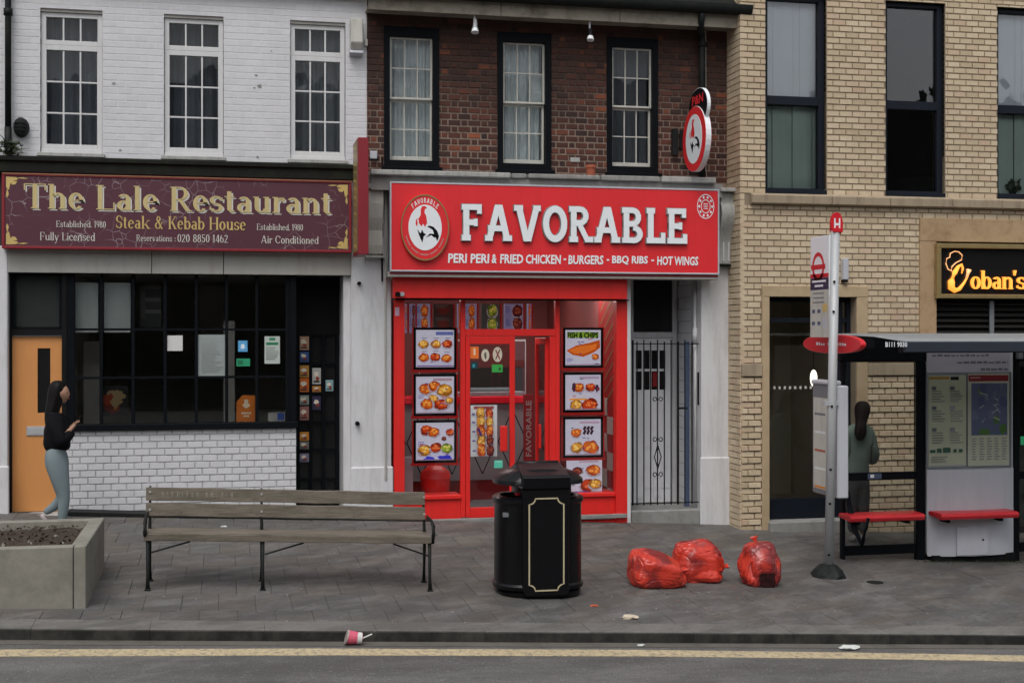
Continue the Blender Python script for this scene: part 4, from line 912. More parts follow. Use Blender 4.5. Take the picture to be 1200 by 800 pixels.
# ------------------------------------------------------------------ things on the white wall
x, _ = at(9.5, 0, -.07); dp = empty('downpipe', (x, -.07, upz0), 'black downpipe at the far left edge of the white wall', 'pipe')
MB().tube([(x, -.07, ZTOP), (x, -.07, Z_(9, 150))], .035, 10).build('pipe', M['iron'], dp, smooth=True)
MB().tube([(x, -.07, Z_(9, 20)), (x, -.07, Z_(9, 12))], .05, 10).build('pipe_collar', M['iron'], dp, smooth=True)
MB().tube([(x, -.07, Z_(9, 150)), (x, -.07, Z_(9, 168)), (x + .01, -.12, Z_(9, 180))], .04, 10).build('pipe_shoe', M['iron'], dp, smooth=True)
cx, cz = at(24.5, 149, -.05); v_ = empty('wall_vent', (cx, -.03, cz - .12), 'round black vent cowl on white wall beside downpipe', 'vent')
b = MB(); b.rings([[(cx + math.cos(a) * r * .75, y_, cz + math.sin(a) * r) for a in [i * PI / 9 for i in range(18)]] for r, y_ in ((.115, .0), (.11, -.06), (.08, -.10), (.03, -.11))]); autosmooth(b.build('cowl', M['iron'], v_))
for i in range(3): BX('vent_slat', cx - .06, cx + .06, -.115, -.10, cz - .05 + i * .04, cz - .035 + i * .04, M['black_soft'], v_)
# weed on the flashing
wx_, wz_ = at(11, 183, -.1); wp = empty('weed_plant', (wx_, -.1, zf + .02), 'dark scraggly weed growing on the ledge by the downpipe', 'plant')
b = MB(); rw = random.Random(4)
for i in range(170):
    a = rw.uniform(0, 6.28); rr = rw.uniform(0, .14); h = rw.uniform(0, .15); p = Vector((wx_ + math.cos(a) * rr, -.1 + math.sin(a) * rr * .5, zf + .03 + h)); d1 = Vector((rw.uniform(-1, 1), rw.uniform(-1, 1), rw.uniform(-.3, 1))).normalized() * .035; d2 = Vector((rw.uniform(-1, 1), rw.uniform(-1, 1), rw.uniform(-1, 1))).normalized() * .014
    b.face([p - d1, p + d2, p + d1, p - d2])
b.build('leaves', M['leaf'], wp)['kind'] = 'stuff'
b = MB()
for (dx, dz) in ((.22, .05), (-.12, .22), (.1, .02), (.2, -.01), (-.05, .15)): b.tube([(wx_, -.1, zf + .02), (wx_ + dx * .5, -.12, zf + .05 + dz * .7), (wx_ + dx, -.13, zf + .05 + dz)], [.008, .006, .002], 5)
b.build('stem', M['leaf'], wp)
# alarm box
x0, x1, z0, z1 = rect(411, 22, 425, 60, -.12); al = empty('alarm_box', (x0, -.05, z0), 'white sloping alarm box high on the white wall edge', 'alarm box')
b = MB(); b.prismx([(-.0, z0), (-.10, z0 + .02), (-.16, z0 + .1), (-.13, z1), (-.0, z1)], x0, x1); b.build('cover', M['old_white'], al, .008)
b = MB(); b.prismx([(-.002, z0 - .045), (-.12, z0 - .02), (-.10, z0 + .018), (-.002, z0 - .002)], x0 - .01, x1 + .01); b.build('lamp_lens', M['grey_metal'], al, .004)
x0, x1, z0, z1 = rect(427.5, 46, 431, 54, -.05); tag(BX('junction_box', x0, x1, -.05, .0, z0, z1, M['old_white'], None, .004), 'tiny cream junction box on the edge of brown brick wall', 'box')
x0, x1, z0, z1 = rect(434, 177, 442, 186, -.05); tag(BX('junction_box', x0, x1, -.06, .0, z0, z1, M['grey_metal'], None, .006), 'small grey square box low on brown brick wall beside maroon sign', 'box')
for (px_, py_, r_) in ((421, 332, .025), (419, 496, .028)):
    cx, cz = at(px_, py_, -.08); o = MB().tube([(cx, -.05, cz), (cx, -.13, cz)], [r_, r_ * .8], 10).build('door_camera', M['black_paint']); tag(o, 'small black knob on the white pier, %s' % ('the upper one under the sign' if py_ < 400 else 'the lower one at handle height'), 'camera')

# ================================================================== BROWN BRICK BUILDING (middle)
XC1 = X_(858)                              # runs behind the side of the buff building
bb = empty('brown_brick_building', (X_(640), 0, gz(X_(640), 0)), 'brown brick building with three black framed sash windows above the red takeaway', 'building')
bz0 = Z_(640, 206); bw = [(450, 514.5, 31, 201, 482), (583, 646, 38, 204, 614), (711, 771, 47, 207, 741)]
holes = [(X_(a), X_(c), Z_(m_, py1), Z_(m_, py0)) for a, c, py0, py1, m_ in bw]
zt = sum(h[3] for h in holes) / 3; zb = sum(h[2] for h in holes) / 3; holes = [(h[0], h[1], zb, zt) for h in holes]
uw = wall('upper_wall', XB1, XC1, bz0 - .12, ZTOP, holes, .006, .30, M['brown_joint'], bb)
br = lay_bricks(XB1 + .004, XC1, bz0 - .03, 6.3, holes, .248, .0775, .011, 'flemish')
put_bricks(br, uw, M['brown_brick'], .0, .1, (X_(650), Z_(650, 110)), .04, .10, .004)
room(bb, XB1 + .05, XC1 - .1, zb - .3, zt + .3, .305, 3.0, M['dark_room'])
for i, h in enumerate(holes):
    fr = wall('window_frame', h[0] + .001, h[1] - .001, h[2] + .001, h[3] - .001, [(h[0] + .07, h[1] - .075, h[2] + .13, h[3] - .115)], -.012, .12, M['black_paint'], bb)
    a, c, e, g_ = h[0] + .072, h[1] - .077, h[2] + .132, h[3] - .117; mid = e + (g_ - e) * .505
    window_unit(bb, a, c, mid - .014, g_, .035, M['old_white'], .026, .035, 3, 2, .014, name='upper_sash')
    window_unit(bb, a, c, e, mid - .016, .075, M['old_white'], .026, .035, 3, 2, .014, bottom=.055, name='lower_sash')
    BX('window_sill', h[0] - .03, h[1] + .03, -.09, -.013, h[2] - .03, h[2] + .045, M['black_paint'], bb, .006)
    if i == 2: wavy_sheet('curtain', a, c, e, g_, .26, .03, .16, M['haze_net'], bb, 9)  # no real curtain: grey sheet added to imitate reflections in this window
    if i < 2: wavy_sheet('net_curtain', a + .01, c - .01, e, g_, .17, .022, .085, M['curtain'], bb, i)
x0, x1, z0, z1 = rect(620, 88, 636, 120, .1); o = BX('window_card', x0, x1, .118, .121, z0, z1, M['paper']); tag(o, 'white sheet propped in the right of the middle sash window', 'paper')
# stone ledge above the red sign
for (a, c, d_, mt) in ((433, 596, .34, 'grimy_white'), (598, 615, .30, 'plinth'), (617, 700, .33, 'grey_stone'), (702, 770, .32, 'grey_stone'), (772, 835, .33, 'grimy_white')):
    BX('ledge_stone', X_(a, -.2), X_(c, -.2), -d_, .0, bz0 - .075 + R0.uniform(-.008, .004), bz0 - .02 + R0.uniform(0, .015), M[mt], bb, .01)
BX('ledge_core', XB1 + .02, X_(838), -.26, .0, bz0 - .25, bz0 - .08, M['grey_stone'], bb)
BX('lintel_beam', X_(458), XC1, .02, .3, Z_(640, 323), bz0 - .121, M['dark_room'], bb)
x, z = at(694, 207, -.3); fp = empty('flower_pot', (x, -.22, bz0 - .02), 'small terracotta flower pot on the stone ledge above the red sign', 'flower pot')
b = MB(); b.rings([[(x + math.cos(a) * r, -.24 + math.sin(a) * r, bz0 - .055 + h) for a in [i * PI / 8 for i in range(16)]] for r, h in ((.045, 0), (.06, .13), (.068, .135), (.068, .17), (.055, .172))]); autosmooth(b.build('pot', M['terracotta'], fp))
b = MB(); rp = random.Random(8)
x, z = at(674, 187.3, -.01); BX('brick', x - .062, x + .062, -.012, -.0045, z - .03, z + .028, M['grimy_white'], uw, .004)
# eaves: soffit board, fascia, gutter
ez = Z_(640, 19, -.32); e0, e1 = XB1 - .02, XC1 - .02
BX('soffit', e0, e1, -.32, .02, ez - .0, ez + .02, M['eaves_board'], bb)
for a, c in ((e0, e0 + 1.6), (e0 + 1.606, e0 + 3.1), (e0 + 3.106, e1)): BX('fascia_board', a, c, -.345, -.3205, ez - .035, ez + .13, M['eaves_board'], bb, .003)
b = MB(); gzz = ez + .17; prof = [(-.355, gzz + .06)] + [(-.425 + math.cos(a) * .075, gzz + .03 + math.sin(a) * .085) for a in [-i * PI / 8 for i in range(9)]] + [(-.50, gzz + .06)]
b.prismx(prof[::-1], e0 - .1, e1 + .10); autosmooth(b.build('gutter', M['iron'], bb))
b = MB(); b.prismx([(-.42, gzz + .04), (.5, gzz + .75), (.5, gzz + .68), (-.40, gzz + .0)], e0, e1); b.build('roof', M['iron'], bb)
BX('soffit', XB0, e0 - .01, -.1, .02, Z_(415, -2, -.1) + .02, Z_(415, -2, -.1) + .3, M['grimy_white'], rb)
# two small spotlights hanging from the soffit
for px_, y0_, y1_, lb_ in ((556, 18, 39, 'left hanging spotlight under the eaves between left and middle sash windows'), (691, 22, 48, 'right hanging spotlight under the eaves between middle and right sash windows')):
    Yl = -.30; x, zb_ = at(px_, y1_, Yl); zt_ = ez; r = empty('spotlight', (x, Yl, zb_), lb_, 'spotlight', 'spotlights under the eaves'); s_ = (zt_ - zb_)
    MB().tube([(x, Yl, zt_), (x, Yl, zb_ + .15)], .011, 6).build('bracket_arm', M['grey_metal'], r)
    MB().tube([(x + .012, Yl + .02, zb_ + .17), (x + .004, Yl - .02, zb_ + .05)], [.022, .03], 10).build('lamp_body', M['steel'] if px_ < 600 else M['black_soft'], r)
    MB().tube([(x + .004, Yl - .02, zb_ + .049), (x, Yl - .035, zb_)], [.033, .046], 12).build('reflector', M['white_text'], r)
# downpipe at the right end
x, _ = at(823, 0, -.1); dp = empty('downpipe', (x, -.1, Z_(820, 110)), 'sooty black downpipe above the round projecting sign', 'pipe')
MB().tube([(x - .12, -.42, gzz - .05), (x - .1, -.30, ez - .06), (x - .01, -.1, Z_(820, 42)), (x, -.1, Z_(820, 42) - .1), (x, -.1, bz0 + .02)], .042, 10).build('pipe', M['iron'], dp, smooth=True)
for py_ in (52, 108): MB().tube([(x, -.1, Z_(820, py_)), (x, -.1, Z_(820, py_ + 5))], .055, 10).build('pipe_collar', M['iron'], dp, smooth=True)
MB().tube([(x + .05, -.07, Z_(820, 38)), (x + .05, -.07, bz0 + .1)], .013, 6).build('cable', M['grimy_white'], dp)
MB().tube([(X_(857) - .03, -.03, ez), (X_(857) - .03, -.03, bz0)], .022, 6).build('cable', M['iron'], bb)

# ------------------------------------------------------------------ rooster logo (used on the two round signs)
RED_BODY = [(275, 212), (300, 208), (322, 226), (300, 238), (296, 268), (312, 300), (322, 365), (300, 405), (285, 375), (270, 400), (246, 372), (240, 330), (262, 292), (262, 238)]
RED_TAIL = [(236, 318), (218, 340), (214, 375), (228, 402), (234, 372), (230, 345)]
BLK_A = [(230, 428), (260, 466), (275, 430), (288, 460), (312, 474), (290, 492), (278, 552), (262, 520), (242, 470)]
BLK_B = [(320, 400), (345, 392), (380, 402), (415, 440), (432, 490), (415, 538), (402, 500), (385, 502), (360, 480), (310, 502), (348, 466), (386, 470), (374, 432), (345, 412)]
def rooster(fx):
    """fx maps logo units (u,v in -1..1) and layer to a point; yields faces"""
    out = []
    for pts, m_ in ((RED_BODY, 0), (RED_TAIL, 0), (BLK_A, 1), (BLK_B, 1)):
        out.append(([((x - 303) / 155, -(y - 410) / 215) for x, y in pts], m_))
    return out
# ------------------------------------------------------------------ red takeaway fascia sign
FY = -.36
x0, x1 = X_(457, FY), X_(843, FY); z0, z1 = Z_(457, 318, FY), Z_(457, 212.5, FY)
fs = empty('takeaway_sign', (x0, FY, z0), 'large red takeaway sign with raised white FAVORABLE lettering and rooster roundel', 'sign')
BX('sign_panel', x0 + .02, x1 - .02, FY + .004, FY + .06, z0 + .02, z1 - .02, M['red_sign'], fs)
b = MB(); b.box(x0, x1, FY - .003, -.27, z1 - .02, z1); b.box(x0, x1, FY - .004, -.271, z0, z0 + .02); b.box(x0, x0 + .018, FY - .0035, -.272, z0 + .02, z1 - .02); b.box(x1 - .018, x1, FY - .0035, -.272, z0 + .02, z1 - .02)
b.build('sign_frame', M['grey_metal'], fs, .002)
BX('sign_box', x0 + .01, x1 - .01, -.268, .0, z0 + .01, z1 - .07, M['grey_dark'], fs)
BX('drip_ledge', x0 - .02, x1 - .01, FY + .03, -.02, z0 - .062, z0 - .003, M['fascia_grey'], fs, .004)
BX('drip_strip', x0 - .0, x1 - .01, FY + .022, FY + .0295, z0 - .03, z0 - .006, M['maroon'], fs)
la, lb_ = X_(540.5, FY), X_(804, FY); lz0, lz1 = Z_(541, 282, FY), Z_(541, 239.5, FY)
letters('letter', 'FAVORABLE', SLAB, la, lb_, lz0, lz1 - lz0, FY + .003, M['white_text'], M['white_shadow'], fs, .045, .075)
tz0, tz1 = Z_(527, 308, FY), Z_(527, 297, FY)
for s_, a, c in (('PERI PERI', 525, 573), ('&', 576, 582), ('FRIED', 586, 613), ('CHICKEN', 616, 657), ('-', 660.5, 663.5), ('BURGERS', 666, 707), ('-', 711, 714), ('BBQ RIBS', 717, 759), ('-', 763.5, 766.5), ('HOT WINGS', 770, 818)):
    if s_ == '-': zm = (tz0 + tz1) / 2; BX('lettering', X_(a, FY), X_(c, FY), FY - .0, FY + .004, zm - .008, zm + .012, M['white_text'], fs)
    else: sans('lettering', s_, X_(a, FY), X_(c, FY), tz0, tz1, FY + .003, M['white_text'], fs, .004, .03, .04)
# roundel
cx, cz = at(497.5, 267, FY); rx = (X_(526, FY) - X_(469.5, FY)) / 2; rz = (Z_(497, 228.5, FY) - Z_(497, 306, FY)) / 2
def disc(name, cx, cz, rx, rz, y0, y1, mat, parent, inner=0, n=48):
    b = MB(); o_ = [(cx + math.cos(2 * PI * i / n) * rx, cz + math.sin(2 * PI * i / n) * rz) for i in range(n)]
    if not inner: b.prism(o_, y0, y1)
    else:
        i_ = [(cx + (x - cx) * inner, cz + (z - cz) * inner) for x, z in o_]
        for k in range(n):
            j = (k + 1) % n; A_, B_, C_, D_ = o_[k], o_[j], i_[j], i_[k]
            b.face([(A_[0], y0, A_[1]), (B_[0], y0, B_[1]), (C_[0], y0, C_[1]), (D_[0], y0, D_[1])]); b.face([(A_[0], y1, A_[1]), (B_[0], y1, B_[1]), (B_[0], y0, B_[1]), (A_[0], y0, A_[1])]); b.face([(C_[0], y0, C_[1]), (C_[0], y1, C_[1]), (D_[0], y1, D_[1]), (D_[0], y0, D_[1])])
    return b.build(name, mat, parent)
rd = disc('roundel', cx, cz, rx, rz, FY - .045, FY + .003, M['red_sign'], fs)
disc('roundel_rim', cx, cz, rx, rz, FY - .050, FY - .0455, M['gold_dull'], rd, .955); disc('roundel_face', cx, cz, rx * .69, rz * .69, FY - .0490, FY - .0452, M['white_text'], rd)
b = MB()
for k, (pts, m_) in enumerate(rooster(None)): b.prism([(cx + u * rx * .69, cz + v * rz * .69) for u, v in pts], FY - .0505 - k * .0003, FY - .0491, m_)
b.build('rooster_emblem', [M['red_sign'], M['black_paint']], rd)
def arc_letters(s, a0, a1, rr, size, cx, cz, rx, rz, Y, mat, parent, nm='ring_lettering'):
    b = MB(); n = len(s); fnt = Font(.2, .15, .12, .04, .7)
    for i, ch in enumerate(s):
        if ch == ' ': continue
        a = math.radians(a0 + (a1 - a0) * i / (n - 1)); up = 1 if a0 > a1 else -1
        w_, ps = fnt.g(ch) if ch not in 'YGNMUZ' else (.6, [fnt.R(0, 0, .16, 1), fnt.R(.44, 0, .6, 1), fnt.R(.1, .4, .5, .56)])
        ux = Vector((math.sin(a), -math.cos(a))) * up; uy = Vector((math.cos(a), math.sin(a))) * up
        for e, p in enumerate(ps):
            q = []
            for x, y in p:
                P = Vector((math.cos(a) * rr, math.sin(a) * rr)) + ux * (x - w_ / 2) * size * .8 + uy * (y - .5) * size; q.append((cx + P.x * rx, cz + P.y * rz))
            b.prism(q, Y - .0015 - (e % 5) * .0002, Y)
    o = b.build(nm, mat, parent); o['kind'] = 'stuff'; return o
arc_letters('FAVORABLE', 128, 52, .82, .15, cx, cz, rx, rz, FY - .0455, M['white_text'], rd)
b = MB()
for i in range(34):      # small lettering round the lower rim, too fine to read
    a = math.radians(200 + i * 4.1); P = (cx + math.cos(a) * rx * .82, cz + math.sin(a) * rz * .82)
    if i % 7 == 6: continue
    b.prism([(P[0] - .006, P[1] - .008), (P[0] + .006, P[1] - .008), (P[0] + .006, P[1] + .008), (P[0] - .006, P[1] + .008)], FY - .0465, FY - .0455)
b.build('ring_lettering', M['tile_white'], rd)['kind'] = 'stuff'
# small halal style badge
cx, cz = at(827, 242, FY); rx, rz = (X_(837, FY) - X_(817, FY)) / 2, (Z_(827, 227.5, FY) - Z_(827, 256.5, FY)) / 2
bd = disc('badge', cx, cz, rx, rz, FY - .001, FY + .003, M['white_text'], fs, .93)
disc('badge_ring', cx, cz, rx * .56, rz * .56, FY - .001, FY + .003, M['white_text'], bd, .88)
b = MB()
for i in range(10):
    a = 2 * PI * i / 10; u = (math.cos(a), math.sin(a)); v = (-u[1], u[0])
    b.prism([(cx + rx * (u[0] * r + v[0] * s_), cz + rz * (u[1] * r + v[1] * s_)) for r, s_ in ((.62, 0), (.76, .13), (.90, 0), (.76, -.13))], FY - .001, FY + .003)
for i in range(3): b.box(cx - rx * .25, cx + rx * .25, FY - .001, FY + .003, cz - rz * .2 + i * rz * .18, cz - rz * .13 + i * rz * .18)
b.build('badge_pattern', M['white_text'], bd)['kind'] = 'stuff'
# thin bright upright and dark cable beside the sign
dp = empty('cable_pipe', (X_(452), -.08, Z_(452, 575)), 'thin pale pipe running down the pier beside the red sign', 'pipe')
MB().tube([(X_(452, -.1), -.1, Z_(452, 206)), (X_(452, -.1), -.1, Z_(452, 560))], .014, 6).build('pipe', M['fascia_grey'], dp)
MB().tube([(X_(448, -.08), -.08, Z_(452, 186)), (X_(447, -.08), -.08, Z_(452, 250)), (X_(448, -.08), -.08, Z_(452, 330))], .012, 6).build('cable', M['black_soft'], dp)
BX('meter_box', X_(444, -.1), X_(449, -.1), -.12, -.051, Z_(446, 280), Z_(446, 262), M['black_soft'], dp)

# ------------------------------------------------------------------ round projecting sign
SX = at(815, 150, -.75)[0]
def roundx(name, x0, x1, yc, zc_, ry, rz, mat, parent, n=40, inner=0):
    b = MB(); o_ = [(yc + math.cos(2 * PI * i / n) * ry, zc_ + math.sin(2 * PI * i / n) * rz) for i in range(n)]
    if not inner: b.prismx(o_, x0, x1)
    else:
        for k in range(n):
            j = (k + 1) % n; p = [o_[k], o_[j]]; q = [(yc + (y - yc) * inner, zc_ + (z - zc_) * inner) for y, z in p]
            b.face([(x0, p[0][0], p[0][1]), (x0, q[0][0], q[0][1]), (x0, q[1][0], q[1][1]), (x0, p[1][0], p[1][1])]); b.face([(x1, p[0][0], p[0][1]), (x1, p[1][0], p[1][1]), (x0, p[1][0], p[1][1]), (x0, p[0][0], p[0][1])])
            b.face([(x0, q[0][0], q[0][1]), (x1, q[0][0], q[0][1]), (x1, q[1][0], q[1][1]), (x0, q[1][0], q[1][1])])
    return b.build(name, mat, parent)
# find depth span of the disc from its two visible edges
def yspan(px_far, px_near, X):
    r = []
    for p in (px_far, px_near):
        u = (p - 600) / FPX; d = X * (CT - u * ST) / (u * CT + ST); r.append(d - D)
    return r
XS = X_(822, -.75)
ya, yb = yspan(800, 827, XS); yc, ry = (ya + yb) / 2, abs(ya - yb) / 2; zc_ = Z_(813, 163, yc); rz = (Z_(813, 126, yc) - Z_(813, 201.5, yc)) / 2
pj = empty('round_projecting_sign', (XS, -.1, zc_ - rz), 'oval red and white rooster sign on a bracket beside the downpipe', 'sign')
sb = roundx('sign_body', XS, XS + .075, yc, zc_, ry, rz, M['red_sign'], pj); roundx('sign_edge', XS + .004, XS + .071, yc, zc_, ry * 1.01, rz * 1.01, M['white_text'], sb)
roundx('sign_face', XS - .003, XS - .0005, yc, zc_, ry * .70, rz * .76, M['white_text'], sb)
b = MB()
for k, (pts, m_) in enumerate(rooster(None)): b.prismx([(yc - u * ry * .62, zc_ + v * rz * .66) for u, v in pts], XS - .0035 - k * .0004, XS - .0032, m_)
b.build('rooster_emblem', [M['red_sign'], M['black_paint']], sb)
ya2, yb2 = yspan(806, 827, XS); yc2, ry2 = (ya2 + yb2) / 2, abs(ya2 - yb2) / 2; zc2 = Z_(816, 126, yc2); rz2 = Z_(816, 104, yc2) - zc2
tb = roundx('top_badge', XS + .015, XS + .065, yc2, zc2, ry2, rz2, M['black_paint'], pj); roundx('badge_edge', XS + .019, XS + .061, yc2, zc2, ry2 * 1.03, rz2 * 1.03, M['white_text'], tb)
def rx_(fx, fz): return Vector((XS + .0125, yc2 + ry2 * .62 * (1 - 2 * fx), zc2 + rz2 * (.18 + .5 * fz)))
sans('badge_lettering', 'P&N', 0, 1, 0, 1, 0, M['red_sign'], tb, rot=rx_, bold=.03)
yq = max(ya, yb)
b = MB(); zq = Z_(793, 163, -.05); b.box(XS + .02, XS + .06, yq - .02, -.02, zq - .02, zq + .02); b.box(XS - .02, XS + .16, -.03, -.006, zq - .12, zq + .12); b.build('wall_bracket', M['iron'], pj)
x0, x1, z0, z1 = rect(788, 151, 795, 182, -.05); BX('wall_plate', x0, x1, -.06, -.006, z0, z1, M['iron'], pj, .004)
# ------------------------------------------------------------------ right console and pier of the brown building
px0, px1 = X_(822, -.05), X_(861, -.05)
BX('pier', px0, px1, -.05, .35, -.75, Z_(841, 228, -.05), M['white_render'], bb, .01)
BX('pier_base', X_(821, -.08), X_(862, -.08), -.085, -.051, -.75, Z_(841, 535, -.05), M['white_render'], bb, .014)
cx0, cx1 = X_(843.5, -.2), X_(863, -.2); z_ = lambda p: Z_(853, p, -.2)
c = MB(); prof = [(-.051, z_(309)), (-.13, z_(309)), (-.12, z_(300)), (-.13, z_(285)), (-.17, z_(272)), (-.24, z_(262)), (-.28, z_(252)), (-.27, z_(243)), (-.22, z_(238)), (-.22, z_(226)), (-.051, z_(226))]
c.prismx(prof, cx0, cx1); cb = autosmooth(c.build('console_bracket', M['grimy_white'], bb, .006), 30)
for u in (.3, .62): BX('console_flute', cx0 + (cx1 - cx0) * u, cx0 + (cx1 - cx0) * (u + .08), -.137, -.12, z_(306), z_(283), M['white_render'], cb, .003)
BX('console_cap', cx0 - .02, cx1 + .01, -.30, -.0, z_(225.5), z_(221), M['grimy_white'], bb, .008)
BX('console_foot', cx0 - .015, cx1 + .0, -.15, -.051, z_(312), z_(309.3), M['moss_lead'], bb, .003)

# ------------------------------------------------------------------ red shopfront
zf0 = Z_(597, 350.5); SFZ = Z_(597, 608); Ysh = -.02
rf = empty('red_shopfront', (X_(597), 0, SFZ), 'bright red shopfront with glazed door, transom and low solid panels', 'shopfront')
BX('shutter_box', X_(461, -.2), X_(735, -.2), -.20, .0, zf0, Z_(597, 326, -.2), M['red_paint'], rf, .006)
BX('shutter_slot', X_(463), X_(733), -.15, -.02, zf0 - .018, zf0 - .0005, M['black_soft'], rf)
wz0 = -.75
for a, c in ((461, 473.5), (721, 734)): BX('shopfront_post', X_(a), X_(c), -.06, .10, wz0, zf0 - .019, M['red_paint'], rf, .006)
o = BX('shopfront_trim', X_(734.5, -.05), X_(739, -.05), -.06, .12, wz0, Z_(736, 322), M['white_frame'], rf, .003)
yg = .04
def RB(nm, a, b_, c, d_, y0=yg - .03, y1=yg + .06, mt='red_paint', bev=.004, par=None):
    x0, x1, z0, z1 = rect(a, b_, c, d_, y0); return BX(nm, x0, x1, y0, y1, z0, z1, M[mt], par or rf, bev)
RB('window_mullion', 540, 352, 545.5, 606); RB('window_mullion', 651, 352, 656, 608); RB('door_transom', 545.6, 385.5, 650.9, 393.5, yg - .028, yg + .058)
RB('door_frame', 644.5, 393.8, 650.9, 607, yg - .02, yg + .05); 

for a, c, s_ in ((473.6, 539.9, 582), (656.1, 721, 579)):
    x0, x1, zz0, zz1 = rect(a, s_, c, 640, yg - .03); zt_ = Z_((a + c) / 2, s_, yg - .03)
    BX('stall_riser', x0, x1, yg - .025, yg + .06, wz0, zt_ - .03, M['red_paint'], rf, .004); BX('window_sill', x0, x1, yg - .06, yg + .3, zt_ - .0295, zt_ + .02, M['red_paint'], rf, .006)
RB('floor_strip', 462, 606, 735, 610.5, -.12, -.061, 'plinth')
def pane(nm, a, b_, c, d_, Y, mt='glass_clear', par=None):
    x0, x1, z0, z1 = rect(a, b_, c, d_, Y); return BX(nm, x0, x1, Y, Y + .005, z0, z1, M[mt], par or rf)
pane('window_glass', 473, 353, 540.5, 581, yg + .02); pane('window_glass', 655.5, 353, 722, 578, yg + .02); pane('transom_glass', 545, 353, 651, 386, yg + .02)
# door leaf, closed half
dl = empty('glazed_door', (X_(546, yg), yg, Z_(574, 606)), None, None); dl.parent = rf; dl.location = Vector((X_(546, yg), yg, Z_(574, 606))) - world_loc(rf)
for q in ((546, 394, 551, 606), (597.5, 394, 603.5, 606)): RB('stile', *q, yg - .035, yg + .01, par=dl)
for q in ((551.1, 394, 597.4, 403), (551.1, 594, 597.4, 606)): RB('rail', *q, yg - .033, yg + .008, par=dl)
RB('mid_rail', 551.1, 454, 597.4, 457.5, yg - .02, yg + .005, 'grey_dark', par=dl); pane('door_glass', 550.5, 402, 598, 595, yg - .01, par=dl)
hd = RB('door_handle', 586.5, 499, 595, 529, yg - .11, yg - .06, par=dl, bev=.012); RB('handle_fixing', 589, 503, 593, 507, yg - .059, yg - .036, par=hd); RB('handle_fixing', 589, 521, 593, 525, yg - .059, yg - .036, par=hd)
# second leaf folded back into the shop
ol = empty('open_door', (X_(640, .1), .1, Z_(640, 606)), None, None); ol.parent = rf; ol.location = Vector((X_(640, .1), .1, Z_(640, 606))) - world_loc(rf)
xh = X_(643, .1); zz0, zz1 = Z_(640, 603, .1), Z_(640, 396, .1)
b = MB(); b.box(xh - .04, xh, .10, .16, zz0, zz1); b.box(xh - .04, xh, .62, .68, zz0, zz1); b.box(xh - .039, xh - .001, .1605, .6195, zz1 - .08, zz1); b.box(xh - .039, xh - .001, .1605, .6195, zz0, zz0 + .14); b.build('leaf_frame', M['red_paint'], ol, .004)
BX('leaf_glass', xh - .022, xh - .018, .16, .62, zz0 + .13, zz1 - .07, M['glass_clear'], ol); BX('pull_handle', xh - .1, xh - .07, .20, .24, Z_(640, 525, .2), Z_(640, 497, .2), M['red_paint'], ol, .008)
# room
ix0, ix1 = X_(462) + .02, X_(734) - .02; iy1 = 4.2; fz = gz(X_(597), 0) + .03
b = MB(); zc1 = zf0 + .25
room(rf, ix0, ix1 + .02, fz, zc1, .12, iy1, M['shop_wall'], 'shop_lining'); 
BX('shop_floor', ix0 + .01, ix1, -.0, iy1, fz - .05, fz + .004, M['grey_dark'], rf)
BX('side_wall', ix1 - .0, ix1 + .05, .12, 1.2, fz, zc1, M['red_dark'], rf)
# cream and red tiles, and the striped panel, on the right hand cheek wall
Xw = ix1 - .001; zt_ = Z_(712, 468, .4); k = 0
for r_ in range(8):
    for c_ in range(3):
        if (r_ + c_) % 2: continue
        y0_, y1_ = .17 + c_ * .30, .17 + c_ * .30 + .295; zz = zt_ - (r_ + 1) * .235
        if zz < fz: continue
        BX('wall_tile', Xw - .009, Xw, y0_, y1_, zz + .003, zz + .232, M['tile_white'], rf)
b = MB(); zq0, zq1 = zt_ + .02, zc1 - .1
for i in range(12):
    zz = zq0 + i * .17; b.v += [(Xw - .003, .16, zz + .3), (Xw - .003, 1.1, zz - .25), (Xw - .003, 1.1, zz - .22), (Xw - .003, .16, zz + .33)]; n = len(b.v); b.f.append((n - 4, n - 3, n - 2, n - 1)); b.m.append(0); b.c.append(None)
b.build('diagonal_stripes', M['gold_dull'], rf)
# counter
cy = 1.75; c0, c1 = ix0 + .05, X_(622, cy); ctz = Z_(590, 464, cy); ct = empty('shop_counter', (c0, cy, fz), 'grey diamond patterned counter with glossy red top inside the takeaway', 'counter')
BX('counter_front', c0, c1, cy, cy + .5, fz + .28, ctz - .10, M['diamond_grey'], ct); BX('counter_top', c0 - .0, c1 + .02, cy - .05, cy + .55, ctz - .099, ctz, M['red_glow'], ct, .012); BX('kick_board', c0, c1, cy + .05, cy + .5, fz + .005, fz + .279, M['red_dark'], ct)
b = MB(); hh = ctz - .1 - (fz + .28); nx = 6
for i in range(nx + 1):
    xa = c0 + .1 + i * .42; zm = fz + .28 + hh * .5
    for (sx, sz) in ((1, 1), (1, -1), (-1, 1), (-1, -1)):
        p0, p1 = Vector((xa + sx * .20, 0, zm)), Vector((xa, 0, zm + sz * hh * .42)); d_ = (p1 - p0).normalized(); nn = Vector((-d_.z, 0, d_.x)) * .007
        if xa + .21 < c1: b.face([(p.x, cy - .002, p.z) for p in (p0 - nn, p1 - nn, p1 + nn, p0 + nn)])
b.build('diamond_lines', M['black_soft'], ct)
x0, x1, z0, z1 = X_(614, 1.2), X_(625, 1.2), Z_(619, 545, 1.2), Z_(619, 462, 1.2); bn = empty('menu_banner', (x0, 1.2, fz), 'dark red upright banner lettered FAVORABLE inside takeaway doorway', 'banner')
BX('banner_board', x0, x1, 1.2, 1.24, fz, z1, M['red_dark'], bn)
